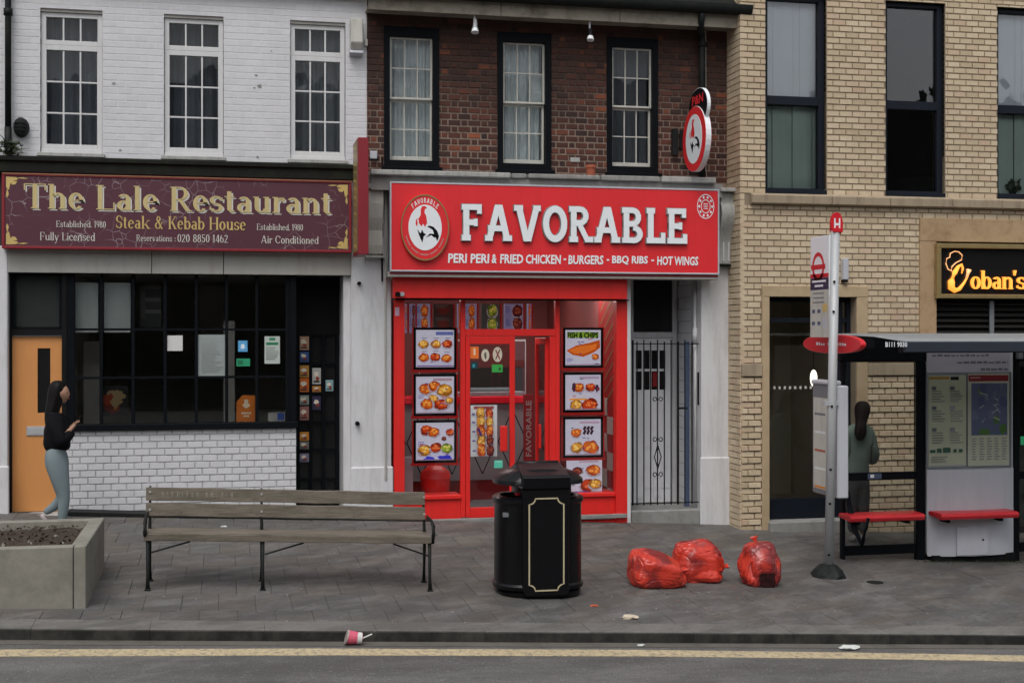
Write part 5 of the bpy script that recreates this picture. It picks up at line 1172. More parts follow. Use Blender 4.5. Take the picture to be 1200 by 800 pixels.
def rb_(fx, fz_): return Vector((x0 + (x1 - x0) * (.8 - .6 * fz_), 1.196, z0 + .12 + (z1 - z0 - .2) * fx))
sans('lettering', 'FAVORABLE', 0, 1, 0, 1, 0, M['tile_white'], bn, rot=rb_, bold=.02)
b = MB(); hg = empty('counter_glass', (c0, cy + .05, ctz), 'clear glass display case standing on takeaway counter', 'display case')
b.box(c0 + .5, c1 - .05, cy + .1, cy + .106, ctz + .001, ctz + .75); b.build('glass_screen', M['glass_clear'], hg); BX('case_rail', c0 + .5, c1 - .05, cy + .09, cy + .12, ctz + .751, ctz + .775, M['steel'], hg); BX('case_shelf', c0 + .5, c1 - .05, cy + .11, cy + .4, ctz + .001, ctz + .05, M['grey_metal'], hg)
for q in (c0 + .5, (c0 + c1) / 2, c1 - .06): BX('case_upright', q, q + .012, cy + .088, cy + .0995, ctz, ctz + .75, M['steel'], hg)
# dark panel standing in for shadow on the kitchen back wall
BX('back_shadow_panel', ix0 + 1.2, ix1 - .4, iy1 - .12, iy1 - .05, fz + .9, fz + 1.75, M['dark_room'], rf)
# added ceiling panels that brighten the shop, and ceiling menu boards
tl = empty('fill_light', (X_(560, 1.2), 1.2, zc1 - .02), 'square light panels added on the takeaway ceiling to brighten the shop', 'fill light'); [BX('fill_panel', X_(p_, y_) - .3, X_(p_, y_) + .3, y_ - .28, y_ + .28, zc1 - .06, zc1 - .03, M['shop_fill'], tl) for p_, y_ in ((505, 1.1), (590, 1.1), (680, 1.1), (520, 2.6), (600, 2.6), (690, 2.6))]
rm = random.Random(21)
def menuboard(a, c, Y, kind, label):
    x0, x1, z0, z1 = rect(a, 356, c, 384.5, Y); z0 -= .06
    p = Print(x0, x1, z0, z1, Y, .03).base([(150, 152, 185), (70, 72, 66), (55, 40, 36), (140, 138, 175)][kind])
    for v in (.76, .32):
        if kind == 2: p.blob(.5, v, .3, .16, (90, 30, 22), rm); p.lines(.1, .9, v + .2, 3, .04, (95, 90, 85), rm)
        else: p.food(.6 if kind != 3 else .7, v, .24, rm, {0: 0, 1: 4, 3: 3}[kind]); p.lines(.06, .34, v + .14, 4, .06, (70, 75, 150) if kind != 1 else (60, 66, 75), rm)
    o = p.build('menu_board', M['menu_glow']); tag(o, label, 'menu board', 'overhead menu boards in the takeaway'); BX('board_edge', x1 + .002, x1 + .022, Y - .01, Y + .03, z0, z1, M['red_paint'], o); return o
for a, c, k_, l_ in ((474, 477, 0, 'sliver of overhead menu board at the far left of the takeaway window'), (480, 486.5, 3, 'narrow overhead menu board, second from the left red post'), (487.5, 504, 0, 'overhead menu board with green salads above the left posters'), (508, 531, 2, 'dark brown overhead menu board above the left posters'), (536, 539.5, 0, 'thin overhead menu board just left of the door'),
                     (544, 558.5, 0, 'overhead menu board directly above the closed door leaf with orange food'), (564, 585.5, 1, 'dim olive overhead menu board in the transom'), (591, 613, 3, 'blue and orange overhead menu board in the transom'), (618, 622.5, 0, 'thin rightmost overhead menu board in the transom')):
    menuboard(a, c, .5, k_, l_)
# backlit posters in the windows
def poster(a, b_, c, d_, Y, draw, label, frame=True, base=(196, 192, 208), mat='lightbox'):
    x0, x1, z0, z1 = rect(a, b_, c, d_, Y); p = Print(x0, x1, z0, z1, Y, .012).base(base); draw(p)
    for _ in range(5): pu, pv = rq.uniform(.06, .9), rq.uniform(.08, .92); p.rc(pu, pv, pu + rq.uniform(.05, .1), pv + .022, rq.choice([(110, 60, 120), (190, 60, 50), (80, 80, 150), (60, 60, 70)]))
    p.rc(0, 0, 1, .035, (150, 120, 140)); o = p.build('food_poster', M[mat]); tag(o, label, 'poster')
    if frame:
        w_ = .03; q = MB(); q.box(x0 - w_, x0 - .001, Y - .01, Y + .03, z0 - w_, z1 + w_); q.box(x1 + .001, x1 + w_, Y - .01, Y + .03, z0 - w_, z1 + w_); q.box(x0 - .001, x1 + .001, Y - .009, Y + .029, z1 + .001, z1 + w_); q.box(x0 - .001, x1 + .001, Y - .009, Y + .029, z0 - w_, z0 - .001)
        q.build('poster_frame', M['black_paint'], o, .003)
        q = MB(); q.box(x0 - w_ - .03, x1 + w_ + .03, Y - .002, Y + .02, z0 - w_ - .035, z0 - w_ - .002); q.box(x0 - w_ - .018, x0 - w_ - .001, Y - .003, Y + .02, z0 - w_ - .001, z1 + w_); q.box(x1 + w_ + .001, x1 + w_ + .018, Y - .003, Y + .02, z0 - w_ - .001, z1 + w_); q.build('poster_rail', M['red_paint'], o)
    return o
PY = .14; rq = random.Random(31)
def p1(p):
    p.rc(.52, .86, .98, .95, (95, 105, 165)); 
    for i, (u, v, k_) in enumerate(((.2, .62, 2), (.52, .62, 2), (.82, .62, 1), (.2, .26, 0), (.5, .27, 1), (.79, .24, 0))): p.food(u, v, .12, rq, k_); p.rc(u - .06, v + .15, u + .08, v + .17, (120, 120, 140))
    p.rc(0, 0, 1, .05, (75, 70, 170))
def p2(p):
    p.rc(.45, .88, .95, .95, (170, 140, 150))
    for u, v, k_, r in ((.26, .66, 0, .16), (.48, .74, 0, .15), (.74, .62, 2, .18), (.45, .4, 2, .12), (.28, .26, 0, .15), (.66, .24, 1, .17), (.86, .35, 2, .1)): p.food(u, v, r, rq, k_)
    p.lines(.04, .2, .5, 3, .04, (90, 80, 160), rq)
def p3(p):
    for u, v, k_, r in ((.28, .8, 1, .15), (.46, .75, 0, .14), (.9, .74, 1, .11), (.22, .28, 2, .16), (.52, .34, 1, .14), (.8, .32, 4, .14), (.72, .58, 3, .06)): p.food(u, v, r, rq, k_)
    p.blob(.35, .05, .15, .06, (60, 60, 200), rq).blob(.75, .06, .2, .08, (50, 50, 190), rq); p.lines(.04, .22, .5, 3, .05, (90, 80, 160), rq)
def p4(p):
    p.poly([(.06, .78), (.05, .93), (.5, .95), (.94, .93), (.93, .78)], (125, 160, 45))
    p.poly([(.03, .42), (.3, .56), (.7, .64), (.97, .72), (.98, .5), (.8, .36), (.5, .24), (.2, .3)], (190, 80, 25)); p.poly([(.1, .42), (.4, .54), (.75, .58), (.9, .62), (.85, .46), (.5, .32), (.25, .34)], (225, 115, 40)); p.food(.85, .24, .09, rq, 0)
    p.lines(.04, .22, .2, 3, .04, (90, 80, 160), rq); p.blob(.9, .02, .08, .04, (40, 35, 90), rq)
def p5(p):
    p.rc(.4, .88, .96, .95, (170, 150, 175))
    for u, v, k_, r in ((.38, .64, 0, .14), (.7, .64, 1, .13), (.3, .15, 2, .16), (.68, .14, 1, .2)): p.food(u, v, r, rq, k_)
    p.blob(.22, .64, .06, .12, (70, 40, 60), rq).blob(.88, .62, .06, .12, (70, 40, 60), rq); p.rc(.1, .28, .6, .33, (225, 150, 60))
def p6(p):
    p.rc(.4, .88, .96, .94, (180, 150, 170)); p.food(.3, .62, .13, rq, 0)
    for i in range(3):
        for j in range(2): p.poly([(.48 + i * .1, .6 + j * .12), (.54 + i * .1, .72 + j * .1), (.6 + i * .1, .68 + j * .1), (.54 + i * .1, .56 + j * .12)], (60, 25, 45))
    p.food(.32, .22, .16, rq, 2); p.food(.7, .22, .2, rq, 0)
def p7(p):
    p.rc(.35, .88, .9, .94, (180, 150, 170)); p.food(.3, .64, .13, rq, 3); p.food(.75, .66, .18, rq, 0); p.food(.6, .22, .2, rq, 1); p.food(.8, .25, .16, rq, 2); p.rc(0, 0, .6, .05, (75, 60, 160))
poster(487.5, 386.5, 532, 430, PY, p1, 'top left backlit poster of six small meals'); poster(487.5, 441, 532, 484, PY, p2, 'middle left backlit poster of burgers and buns'); poster(487.5, 495, 532, 539, PY, p3, 'lowest left backlit poster of chicken with blue splashes')
poster(662.5, 386.5, 704, 428, PY, p4, 'top right backlit poster of one large battered fish under green heading'); poster(662.5, 439, 704, 480, PY, p5, 'right window backlit poster second from the top with ribs and chicken'); poster(662.5, 491, 704, 533, PY, p6, 'right window backlit poster third from the top with six dark ribs')
poster(664, 537, 705.5, 577, PY, p7, 'lowest right backlit poster partly hidden by litter bin', False)
x0, x1, z0, z1 = rect(676, 388, 700, 396, PY)
sans('poster_heading', 'FISH & CHIPS', X_(665, PY), X_(701, PY), Z_(683, 396.5, PY), Z_(683, 389, PY), PY - .003, M['moss_lead'], bpy.data.objects['food_poster.003'], .001, .04)
def pm(p):
    p.rc(.12, .92, .88, .98, (150, 70, 75))
    for i, v in enumerate((.83, .67, .49, .31, .12)):
        p.food(.38, v, .2 * .75, rq, [2, 2, 0, 2, 0][i]); p.food(.7, v, .13, rq, [1, 2, 0, 3, 3][i]); p.rc(.04, v - .02, .16, v + .02, (110, 105, 150))
    p.poly([(.2, .55), (.3, .56), (.4, .42), (.33, .41)], (70, 40, 110))
card('menu_poster', 551.5, 474.5, 582.5, 534.5, yg - .016, (205, 208, 210), 'tall white menu poster on the closed red door', 'poster', pm)
card('sticker', 551, 406, 561, 420, yg - .016, (240, 120, 50), 'orange square sticker at the top left of the door glass', 'sticker', lambda p: p.rc(.4, .3, .6, .85, (250, 220, 190)))
card('sticker', 551.5, 424, 560, 432, yg - .016, (15, 60, 70), 'small dark teal sticker under the orange one on door', 'sticker', lambda p: p.rc(.25, .2, .6, .7, (60, 150, 160)))
card('sticker', 576.5, 427, 589, 436, yg - .016, (60, 170, 75), 'green rectangular sticker on the red door glass', 'sticker', lambda p: p.blob(.75, .4, .12, .22, (20, 80, 40), rq))
card('notice', 579, 539, 589, 548, yg - .016, (95, 205, 175), 'mint green notice low on the red door glass', 'notice', lambda p: p.rc(.1, .7, .9, .9, (140, 225, 205)))
def oval(a, b_, c, d_, draw, label):
    x0, x1, z0, z1 = rect(a, b_, c, d_, yg - .016); p = Print(x0, x1, z0, z1, yg - .016, .004); n = 24
    p.b.prism([p.P(.5 + .5 * math.cos(2 * PI * i / n), .5 + .5 * math.sin(2 * PI * i / n)) for i in range(n)], p.Y, p.Y + .004, 0, lin((215, 205, 185))); draw(p); tag(p.build('round_sticker', M['printed']), label, 'sticker')
oval(564, 409, 573.5, 423.5, lambda p: p.blob(.5, .5, .16, .3, (90, 85, 75), rq), 'smaller round cream hygiene sticker on red door')
oval(577.5, 406.5, 588.5, 424, lambda p: p.poly([(.25, .2), (.35, .15), (.8, .8), (.7, .85)], (90, 60, 50)).poly([(.7, .15), (.8, .22), (.35, .85), (.25, .78)], (150, 70, 60)), 'larger round sticker with crossed mark on red door')
card('sticker', 463, 360, 468, 370, -.0615, (205, 170, 190), 'tiny pale pink sticker on the left red post', 'sticker')
# cctv stub at the shutter box
cx, cz = at(466, 344.5, -.22); o = MB().tube([(cx, -.2, cz), (cx, -.29, cz - .005)], [.03, .026], 12).build('cctv_camera', M['black_paint']); tag(o, 'stubby black camera at the left end of the red shutter box', 'camera'); MB().tube([(cx + .055, -.2, cz), (cx + .055, -.23, cz)], .028, 10).build('camera_bracket', M['steel'], o)
# red bin inside the window and grey panel
x, z = at(510, 560, .5); rbn = empty('kitchen_bin', (x, .5, fz), 'red swing top bin inside the takeaway under left posters', 'bin')
b = MB(); b.rings([[(x + math.cos(a) * r, .5 + math.sin(a) * r, fz + h) for a in [i * PI / 9 for i in range(18)]] for r, h in ((.15, 0), (.19, .40), (.19, .46))]); autosmooth(b.build('bin_body', M['red_paint'], rbn))
b = MB(); b.rings([[(x + math.cos(a) * r, .5 + math.sin(a) * r, fz + h) for a in [i * PI / 9 for i in range(18)]] for r, h in ((.2, .461), (.18, .54), (.08, .62))]); autosmooth(b.build('bin_lid', M['red_paint'], rbn))
BX('counter_end', X_(474, .3), X_(484, .3), .3, .34, fz, Z_(479, 535, .3), M['grey_metal'], rf)

# ------------------------------------------------------------------ side entrance with the gate
RY = .85; sx0, sx1 = X_(739), X_(822); st_z = Z_(780, 597)
se = empty('side_entrance', (sx0, 0, st_z), None, None); se.parent = bb; se.location = Vector((sx0, 0, st_z)) - world_loc(bb)
BX('stone_step', sx0 + .002, sx1 - .002, -.04, .35, -.8, st_z, M['plinth'], se, .012); BX('porch_floor', sx0 + .002, sx1 - .002, .351, RY, -.8, st_z - .01, M['grey_stone'], se)
BX('left_reveal', sx0 - .06, sx0, .125, RY, -.6, 3.3, M['white_frame'], se)
BX('back_wall', sx0, sx1, RY + .06, RY + .12, -.4, 3.3, M['white_frame'], se); BX('porch_ceiling', sx0, sx1, .0, RY + .06, Z_(780, 322), Z_(780, 322) + .05, M['dark_room'], se)
# side wall of painted blocks
swl = BX('side_wall', sx1 - .001, sx1 + .05, .0, RY + .1, -.6, 3.3, M['white_joint'], se)
k = 0; zz = -.35
while zz < 3.0:
    yy = .02 - (.14 if k % 2 else 0)
    while yy < RY:
        y0_, y1_ = max(yy, .02), min(yy + .27, RY + .05)
        if y1_ - y0_ > .04: BX('wall_block', sx1 - .006, sx1 - .0012, y0_, y1_, zz, zz + .148, M['porch_white'], swl)
        yy += .278
    zz += .157; k += 1
dx0, dx1 = X_(742, RY), X_(788, RY)
BX('door_frame', dx0 - .04, dx0, RY - .01, RY + .059, -.3, Z_(764, 322, RY), M['white_render'], se); BX('door_frame', dx1, dx1 + .05, RY - .01, RY + .059, -.3, Z_(764, 322, RY), M['white_render'], se); BX('door_head', dx0, dx1, RY - .008, RY + .058, Z_(764, 396, RY), Z_(764, 389, RY), M['white_render'], se, .004)
fl = BX('fanlight', dx0, dx1, RY + .02, RY + .03, Z_(764, 388.5, RY), Z_(764, 324, RY), M['phone'], se)
wx0, wx1, wza, wzb = X_(744, RY), X_(781, RY), Z_(762, 458, RY), Z_(762, 409, RY); wl = []
for i in range(4):
    for j in range(2):
        a = wx0 + (wx1 - wx0) * i / 4 + .012; c = wx0 + (wx1 - wx0) * (i + 1) / 4 - .012; e = wza + (wzb - wza) * j / 2 + .016; g_ = wza + (wzb - wza) * (j + 1) / 2 - .016; wl.append((a, c, e, g_))
dz0, dz1 = st_z - .01, Z_(764, 396.5, RY); ww = wall('white_door', dx0 + .004, dx1 - .004, dz0, dz1, wl, RY, RY + .045, M['porch_white'], se)
for a, c, e, g_ in wl: BX('door_pane', a - .003, c + .003, RY + .02, RY + .026, e - .003, g_ + .003, M['phone'], ww)
zz = dz0 + .06; k = 0
while zz < wza - .2:       # raised staggered boards on the lower door
    for i in range(4):
        a = dx0 + .03 + i * (dx1 - dx0 - .05) / 4; off = .13 if i % 2 else 0
        if zz + off + .28 < wza - .08: BX('door_board', a, a + (dx1 - dx0 - .05) / 4 - .016, RY - .014, RY - .0005, zz + off, zz + off + .252, M['porch_white'], ww)
    zz += .27
BX('red_sticker', X_(765, RY - .01), X_(771, RY - .01), RY - .006, RY - .001, Z_(768, 453, RY), Z_(768, 436, RY), M['red_dark'], ww)
x, _ = at(814.5, 0, .12); dp = empty('waste_pipe', (x, .12, st_z), 'white waste pipe inside the gated side entrance', 'pipe')
MB().tube([(x, .12, st_z - .02), (x, .12, Z_(814, 324, .12))], .022, 10).build('pipe', M['white_render'], dp, smooth=True); MB().tube([(x, .12, Z_(814, 402, .12)), (x, .12, Z_(814, 384, .12))], .034, 10).build('pipe_collar', M['white_render'], dp, smooth=True)
x0, x1 = X_(803, .22), X_(808, .22); tag(BX('blue_board', x0, x1, .22, .26, st_z, Z_(805, 400, .22), M['blue_paint']), 'tall narrow faded blue board leaning inside the side gate', 'board')
x, z = at(819, 447, .05); tag(BX('black_box', x - .02, x + .03, .03, .06, z - .3, z + .12, M['black_soft'], None, .006), 'black meter box on the side wall behind the gate', 'box')
# the gate
GY = .04; gate = empty('security_gate', (sx0, GY, st_z), 'black iron bar gate with scrolls and a diamond across the side entrance', 'gate')
gz0, gz1 = Z_(780, 591, GY), Z_(780, 400, GY)
bars = [741.5, 746.5, 754.5, 762.5, 770.5, 778.5, 786.5, 794.5, 802.5, 811, 820.5]
for i, p in enumerate(bars): xx = X_(p, GY); r_ = .010 if i in (0, 7, 10) else .0065; BX('bar', xx - r_, xx + r_, GY - r_, GY + r_, gz0 + .0, gz1 + (.0 if i % 2 else .02), M['black_soft'], gate)
for zz in (gz0 + .02, gz1 - .03):
    BX('cross_rail', X_(740.5, GY), X_(821, GY), GY + .008, GY + .022, zz - .006, zz + .006, M['black_soft'], gate)
xm = X_(770.5, GY)
def scroll(x, z, s_, up): 
    pts = []
    for i in range(15): a = i / 14 * 1.6 * PI; r_ = .042 * (1 - i / 20); pts.append((x + s_ * (.03 + .0 + r_ * math.sin(a)) , GY - .012, z + up * (r_ * (1 - math.cos(a)) - .02)))
    return pts
b = MB()
for py_, up in ((468, 1), (514, -1), (556, 1)):
    z = Z_(770, py_, GY)
    for s_ in (1, -1): b.tube(scroll(xm, z, s_, up), .0065, 6)
b.build('scrollwork', M['black_soft'], gate)
b = MB(); z = Z_(770, 535, GY)
for s_ in (1, -1): b.tube([(xm, GY - .012, z + .15), (xm + s_ * .045, GY - .012, z), (xm, GY - .012, z - .15)], .007, 6)
for s_ in (1, -1): b.tube([(xm, GY - .012, z + .15 * s_), (xm, GY - .012, z + .09 * s_)], [.006, .016], 6)
b.build('diamond_ornament', M['black_soft'], gate); x, z = at(799, 478, GY); BX('gate_lock', x - .07, x + .07, GY - .03, GY - .011, z - .014, z + .014, M['iron'], gate, .004)

# ================================================================== BUFF BRICK BUILDING (right)
TY = -.45
tx0 = X_(868, TY); tx1 = X_(868, TY) + 7.5
tb_ = empty('buff_brick_building', (X_(1030, TY), TY, gz(X_(1030, TY), TY)), 'modern buff brick building with tall dark framed windows', 'building')
TB, TH_ = .178, .0772
def TR(a, b_, c, d_): m_ = (a + c) / 2; return (X_(a, TY), X_(c, TY), Z_(m_, d_, TY), Z_(m_, b_, TY))
win = [TR(897, -8, 969, 229), TR(1038, 2, 1108, 231), TR(1169, 7, 1238, 232)]
wzb = sum(h[2] for h in win) / 3; wzt = Z_(1073, 2.5, TY); win = [(h[0], h[1], wzb, wzt) for h in win]
dr = TR(901, 348, 1003, 620); surr = (X_(892.5, TY), X_(1016, TY), -1.2, Z_(950, 335, TY)); door_h = (dr[0], dr[1], -1.2, dr[3])
cob = (X_(1096.5, TY), X_(1096.5, TY) + 4.5, -1.2, Z_(1110, 283, TY)); cs = (X_(1077, TY), X_(1077, TY) + 5.0, -1.2, Z_(1090, 256, TY))
fw_ = wall('front_wall', tx0, tx1, -1.3, ZTOP, win + [door_h, cob], TY + .008, TY + .32, M['tan_joint'], tb_)
lz0, lz1 = Z_(1030, 243, TY), Z_(1030, 230.5, TY)
band = (tx0 - 1, tx1 + 1, lz0 - .0, lz1 + .0)
zband = Z_(1045, 440, TY)
up = lay_bricks(tx0 + .004, tx1, lz1 + .004, 6.5, win, TB, TH_, .0092)
mid = lay_bricks(tx0 + .004, tx1, zband + .17, lz0 - .004, [surr, cs], TB, TH_, .0092)
put_bricks(up + mid, fw_, M['tan_brick'], TY, .1, (X_(1000, TY), Z_(1000, 240, TY)), .025, .07, .0025)
low = lay_bricks(tx0 + .004, tx1, zband - 33 * TH_, zband - .002, [surr, cs], TB, TH_, .0092)
base_k = 33
# lower wall: pairs of courses tilt forward over a shadow gap
put_bricks(low, fw_, M['tan_brick'], TY, .1, (X_(1045, TY), Z_(1045, 530, TY)), .025, .07, .002, limit=0, yfun=lambda z, k: .026 if k % 2 == 1 else .012)
for a, c in ((tx0 + .002, surr[0] - .003), (surr[1] + .003, cs[0] - .003)): BX('band_stone', a, c, TY - .04, TY + .007, zband + .005, zband + .16, M['tan_ledge'], tb_, .006)
# side wall facing the brown building
sd = MB(); BX('side_wall', tx0, tx0 + .10, TY + .0081 + .1, .02, -1.2, ZTOP, M['tan_joint'], tb_)
b = MB(); z = -.8; k = 0
while z < 6.4:
    for yy in ((TY + .001, TY + .24), (TY + .25, -.0)) if k % 2 else ((TY + .001, TY + .11), (TY + .12, TY + .34), (TY + .35, -.0)):
        b.box(tx0 - .008, tx0 + .05, yy[0] + (.0), yy[1], z, z + TH_ - .0105)
    z += TH_; k += 1
o = b.build('brickwork', M['tan_brick'], tb_); o['kind'] = 'stuff'
# ledge
xs = [tx0 + .12, X_(972, TY), X_(1040, TY), X_(1112, TY), X_(1170, TY), tx1]
for a, c in zip(xs, xs[1:]): b = MB(); b.prismx([(TY + .0, lz0), (TY - .085, lz0 + .015), (TY - .09, lz1 - .02), (TY - .0, lz1 + .012)], a + .003, c - .003); b.build('ledge_stone', M['tan_ledge'], tb_, .005)
# windows
for i, h in enumerate(win):
    a, c, e, g_ = h; a += .004; c -= .004; e += .004; g_ -= .004; fw2 = .055; midz = Z_(932, 117, TY)
    b = MB(); Yw = TY + .07
    b.box(a, a + fw2, Yw, Yw + .09, e, g_); b.box(c - fw2 - .02, c, Yw, Yw + .09, e, g_); b.box(a + fw2, c - fw2 - .02, Yw + .001, Yw + .089, g_ - fw2, g_); b.box(a + fw2, c - fw2 - .02, Yw - .01, Yw + .088, e, e + .075); b.box(a + fw2, c - fw2 - .02, Yw + .001, Yw + .088, midz - .055, midz + .055)
    fr = b.build('window_frame', M['navy_frame'], tb_, .004)
    BX('window_sill', a, c, TY - .012, TY + .069, e - .003, e + .05, M['navy_frame'], fr, .003)
    BX('pane', a + fw2, c - fw2 - .02, Yw + .05, Yw + .06, midz + .055, g_ - fw2, M['glass_tan'], fr); BX('pane', a + fw2, c - fw2 - .02, Yw + .045, Yw + .055, e + .075, midz - .055, M['glass_tan'], fr)
    if i != 1:      # vertical slat blinds
        n = 9; W_ = (c - a) / n
        bl = empty('vertical_blind', (a, Yw + .13, e), None, None); bl.parent = fr; bl.location = Vector((a, Yw + .13, e)) - world_loc(fr)
        for q in range(n):
            xx = a + W_ * q; sk = .003 + .003 * math.sin(q * 1.7 + i)
            b = MB(); b.v = [(xx, Yw + .13, midz - .03), (xx + W_ * 1.0, Yw + .13 + sk, midz - .03), (xx + W_ * 1.0, Yw + .13 + sk, g_), (xx, Yw + .13, g_)]; b.v += [(x, y + .002, z) for x, y, z in b.v]; b.f = [(0, 1, 2, 3), (7, 6, 5, 4), (0, 4, 5, 1), (1, 5, 6, 2), (2, 6, 7, 3), (3, 7, 4, 0)]; b.m = [0] * 6; b.c = [None] * 6
            b.build('blind_slat', M['blind_up'], bl)
            sk2 = .02 * math.sin(q * 2.1 + i); b = MB(); zb2 = e + .02; b.v = [(xx, Yw + .15, zb2), (xx + W_ * 1.0, Yw + .15 + sk2, zb2), (xx + W_ * 1.0, Yw + .15 + sk2, midz - .05), (xx, Yw + .15, midz - .05)]; b.v += [(x, y + .002, z) for x, y, z in b.v]; b.f = [(0, 1, 2, 3), (7, 6, 5, 4), (0, 4, 5, 1), (1, 5, 6, 2), (2, 6, 7, 3), (3, 7, 4, 0)]; b.m = [0] * 6; b.c = [None] * 6
            b.build('blind_slat', M['blind_low'], bl)
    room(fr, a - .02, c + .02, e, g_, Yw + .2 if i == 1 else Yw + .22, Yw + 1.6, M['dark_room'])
x, z = at(1187, 212, TY + .2); pp = empty('window_plant', (x, TY + .2, wzb + .08), 'small dark potted plant on sill of the rightmost upper window', 'plant')
b = MB()
for i in range(60):
    p = Vector((x + rw.uniform(-.1, .1), TY + .2 + rw.uniform(-.04, .03), wzb + .12 + rw.uniform(0, .16))); d1 = Vector((rw.uniform(-1, 1), rw.uniform(-.3, .3), rw.uniform(-1, 1))).normalized() * .03; d2 = Vector((-d1.z, 0, d1.x)) * .5; b.face([p - d1, p + d2, p + d1, p - d2])
b.build('leaves', M['leaf'], pp)['kind'] = 'stuff'; MB().tube([(x, TY + .2, wzb + .08), (x, TY + .2, wzb + .15)], [.04, .05], 10).build('pot', M['iron'], pp)
# door bay: cast stone surround, dark glass door
b = MB(); zs1 = surr[3]
BX('door_surround', surr[0], dr[0] - .001, TY - .03, TY + .12, -1.2, dr[3] - .001, M['tan_stone'], tb_, .006); BX('door_surround', dr[1] + .001, surr[1], TY - .03, TY + .12, -1.2, dr[3] - .001, M['tan_stone'], tb_, .006); BX('door_surround', surr[0], surr[1], TY - .032, TY + .12, dr[3], zs1, M['tan_stone'], tb_, .006)
tdz = Z_(950, 609, TY); dY = TY + .14
BX('door_step', X_(899, TY), X_(990, TY), TY - .12, dY + .1, -1.2, tdz, M['grey_stone'], tb_, .008)
td = empty('glass_door', (dr[0], dY, tdz), None, None); td.parent = tb_; td.location = Vector((dr[0], dY, tdz)) - world_loc(tb_)
A_, C_ = dr[0] + .002, dr[1] - .002; trz = Z_(950, 375, TY)
for a, c in ((A_, A_ + .035), (X_(982, dY), X_(987, dY)), (C_ - .05, C_)): BX('door_stile', a, c, dY, dY + .07, tdz, dr[3] - .002, M['navy_frame'], td, .003)
BX('silver_edge', A_ + .036, A_ + .05, dY - .004, dY + .02, tdz, Z_(903, 430, dY), M['steel'], td)
for z0, z1 in ((tdz, tdz + .26), (trz - .03, trz + .03), (dr[3] - .06, dr[3] - .003)): BX('door_rail', A_ + .052, C_ - .052, dY + .005, dY + .06, z0, z1, M['navy_frame'], td, .003)
BX('door_pane', A_ + .04, X_(984, dY), dY + .03, dY + .04, tdz + .2, trz, M['glass_tan'], td); BX('door_pane', X_(985, dY), C_ - .04, dY + .031, dY + .041, tdz + .2, trz, M['glass_tan'], td); BX('door_pane', A_ + .04, C_ - .04, dY + .032, dY + .042, trz, dr[3] - .05, M['glass_tan'], td)
room(tb_, dr[0] - .3, dr[1] + .3, tdz, dr[3], dY + .08, dY + 2.5, paint('lobby wall', (.50, .45, .34), .8, .1, 2, 0), 'lobby_lining')
zz = Z_(940, 454, dY)
for i in range(8): x = X_(908.5 + i * 6.1, dY); BX('glass_dot', x - .014, x + .014, dY + .025, dY + .029, zz - .018, zz + .018, M['old_white'], td)
x, z = at(953.5, 443, .5); hl = empty('hanging_lamp', (x, .5, z), 'glowing oval globe lamp inside the dark glass door', 'lamp')
b = MB(); b.rings([[(x + math.cos(a) * .048 * math.sin(p), .5 + math.sin(a) * .048 * math.sin(p), z - .115 * math.cos(p)) for a in [i * PI / 8 for i in range(16)]] for p in [.05 + k * (PI - .1) / 9 for k in range(10)]]); b.build('globe', M['lamp'], hl, smooth=True); MB().tube([(x, .5, z + .11), (x, .5, dr[3] - .02)], .005, 5).build('cord', M['black_soft'], hl)
# light box on the wall, small letters hatch
x0, x1, z0, z1 = rect(985, 303, 991, 328, TY); wl_ = BX('wall_light', x0, x1, TY - .09, TY, z0, z1, M['grey_metal'], None, .008); tag(wl_, 'slim pale wall light on buff brick behind the bus stop pole', 'wall light'); BX('light_base', x0 + .005, x1 - .005, TY - .08, TY - .002, z0 - .03, z0 - .001, M['black_soft'], wl_)
# restaurant bay on the right: surround, lit sign, louvres, dark shopfront
BX('shop_surround', cs[0], cob[0] - .001, TY - .03, TY + .1, -1.2, cs[3] - .30, M['stained_stone'], tb_, .006); BX('shop_surround', cs[0], cs[1], TY - .032, TY + .1, cs[3] - .299, cs[3], M['stained_stone'], tb_, .006)
BX('shop_surround', cob[0], cob[1], TY - .03, TY + .1, cob[3], cs[3] - .2995, M['tan_stone'], tb_) if cs[3] - .2995 > cob[3] else None
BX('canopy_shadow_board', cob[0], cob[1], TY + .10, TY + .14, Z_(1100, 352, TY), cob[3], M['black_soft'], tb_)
x0, z1 = at(1098, 285, TY - .1); z0 = Z_(1098, 349.5, TY - .1); x1 = x0 + 2.6
sg = empty('lit_shop_sign', (x0, TY - .1, z0), "black sign in a brass frame with glowing orange Coban's lettering", 'sign')
BX('sign_panel', x0 + .05, x1 - .05, TY - .06, TY - .035, z0 + .05, z1 - .05, M['phone'], sg)
b = MB(); b.box(x0, x1, TY - .12, TY - .034, z1 - .06, z1); b.box(x0, x1, TY - .121, TY - .0335, z0, z0 + .055); b.box(x0, x0 + .055, TY - .119, TY - .033, z0 + .055, z1 - .06); b.box(x1 - .055, x1, TY - .119, TY - .033, z0 + .055, z1 - .06); b.build('sign_frame', M['gold_dull'], sg, .006)
CY = TY - .061
def Lc(s, a, c, yb_, yt_, pm, mat, gap=.1, slant=0, dep=.03, font=Font(.15, .05, .04, .05)): return text('letter', s, font, X_(a, CY), X_(c, CY), Z_(pm, yb_, CY), Z_(pm, yt_, CY) - Z_(pm, yb_, CY), CY, mat, sg, depth=dep, slant=slant, gap=gap, each=True)
Lc('oban', 1137, 1186, 338.5, 317, 1150, M['neon'], .08); Lc('s', 1191, 1201, 338.5, 317, 1150, M['neon']); Lc("'", 1186.5, 1190, 338, 316, 1150, M['neon'])
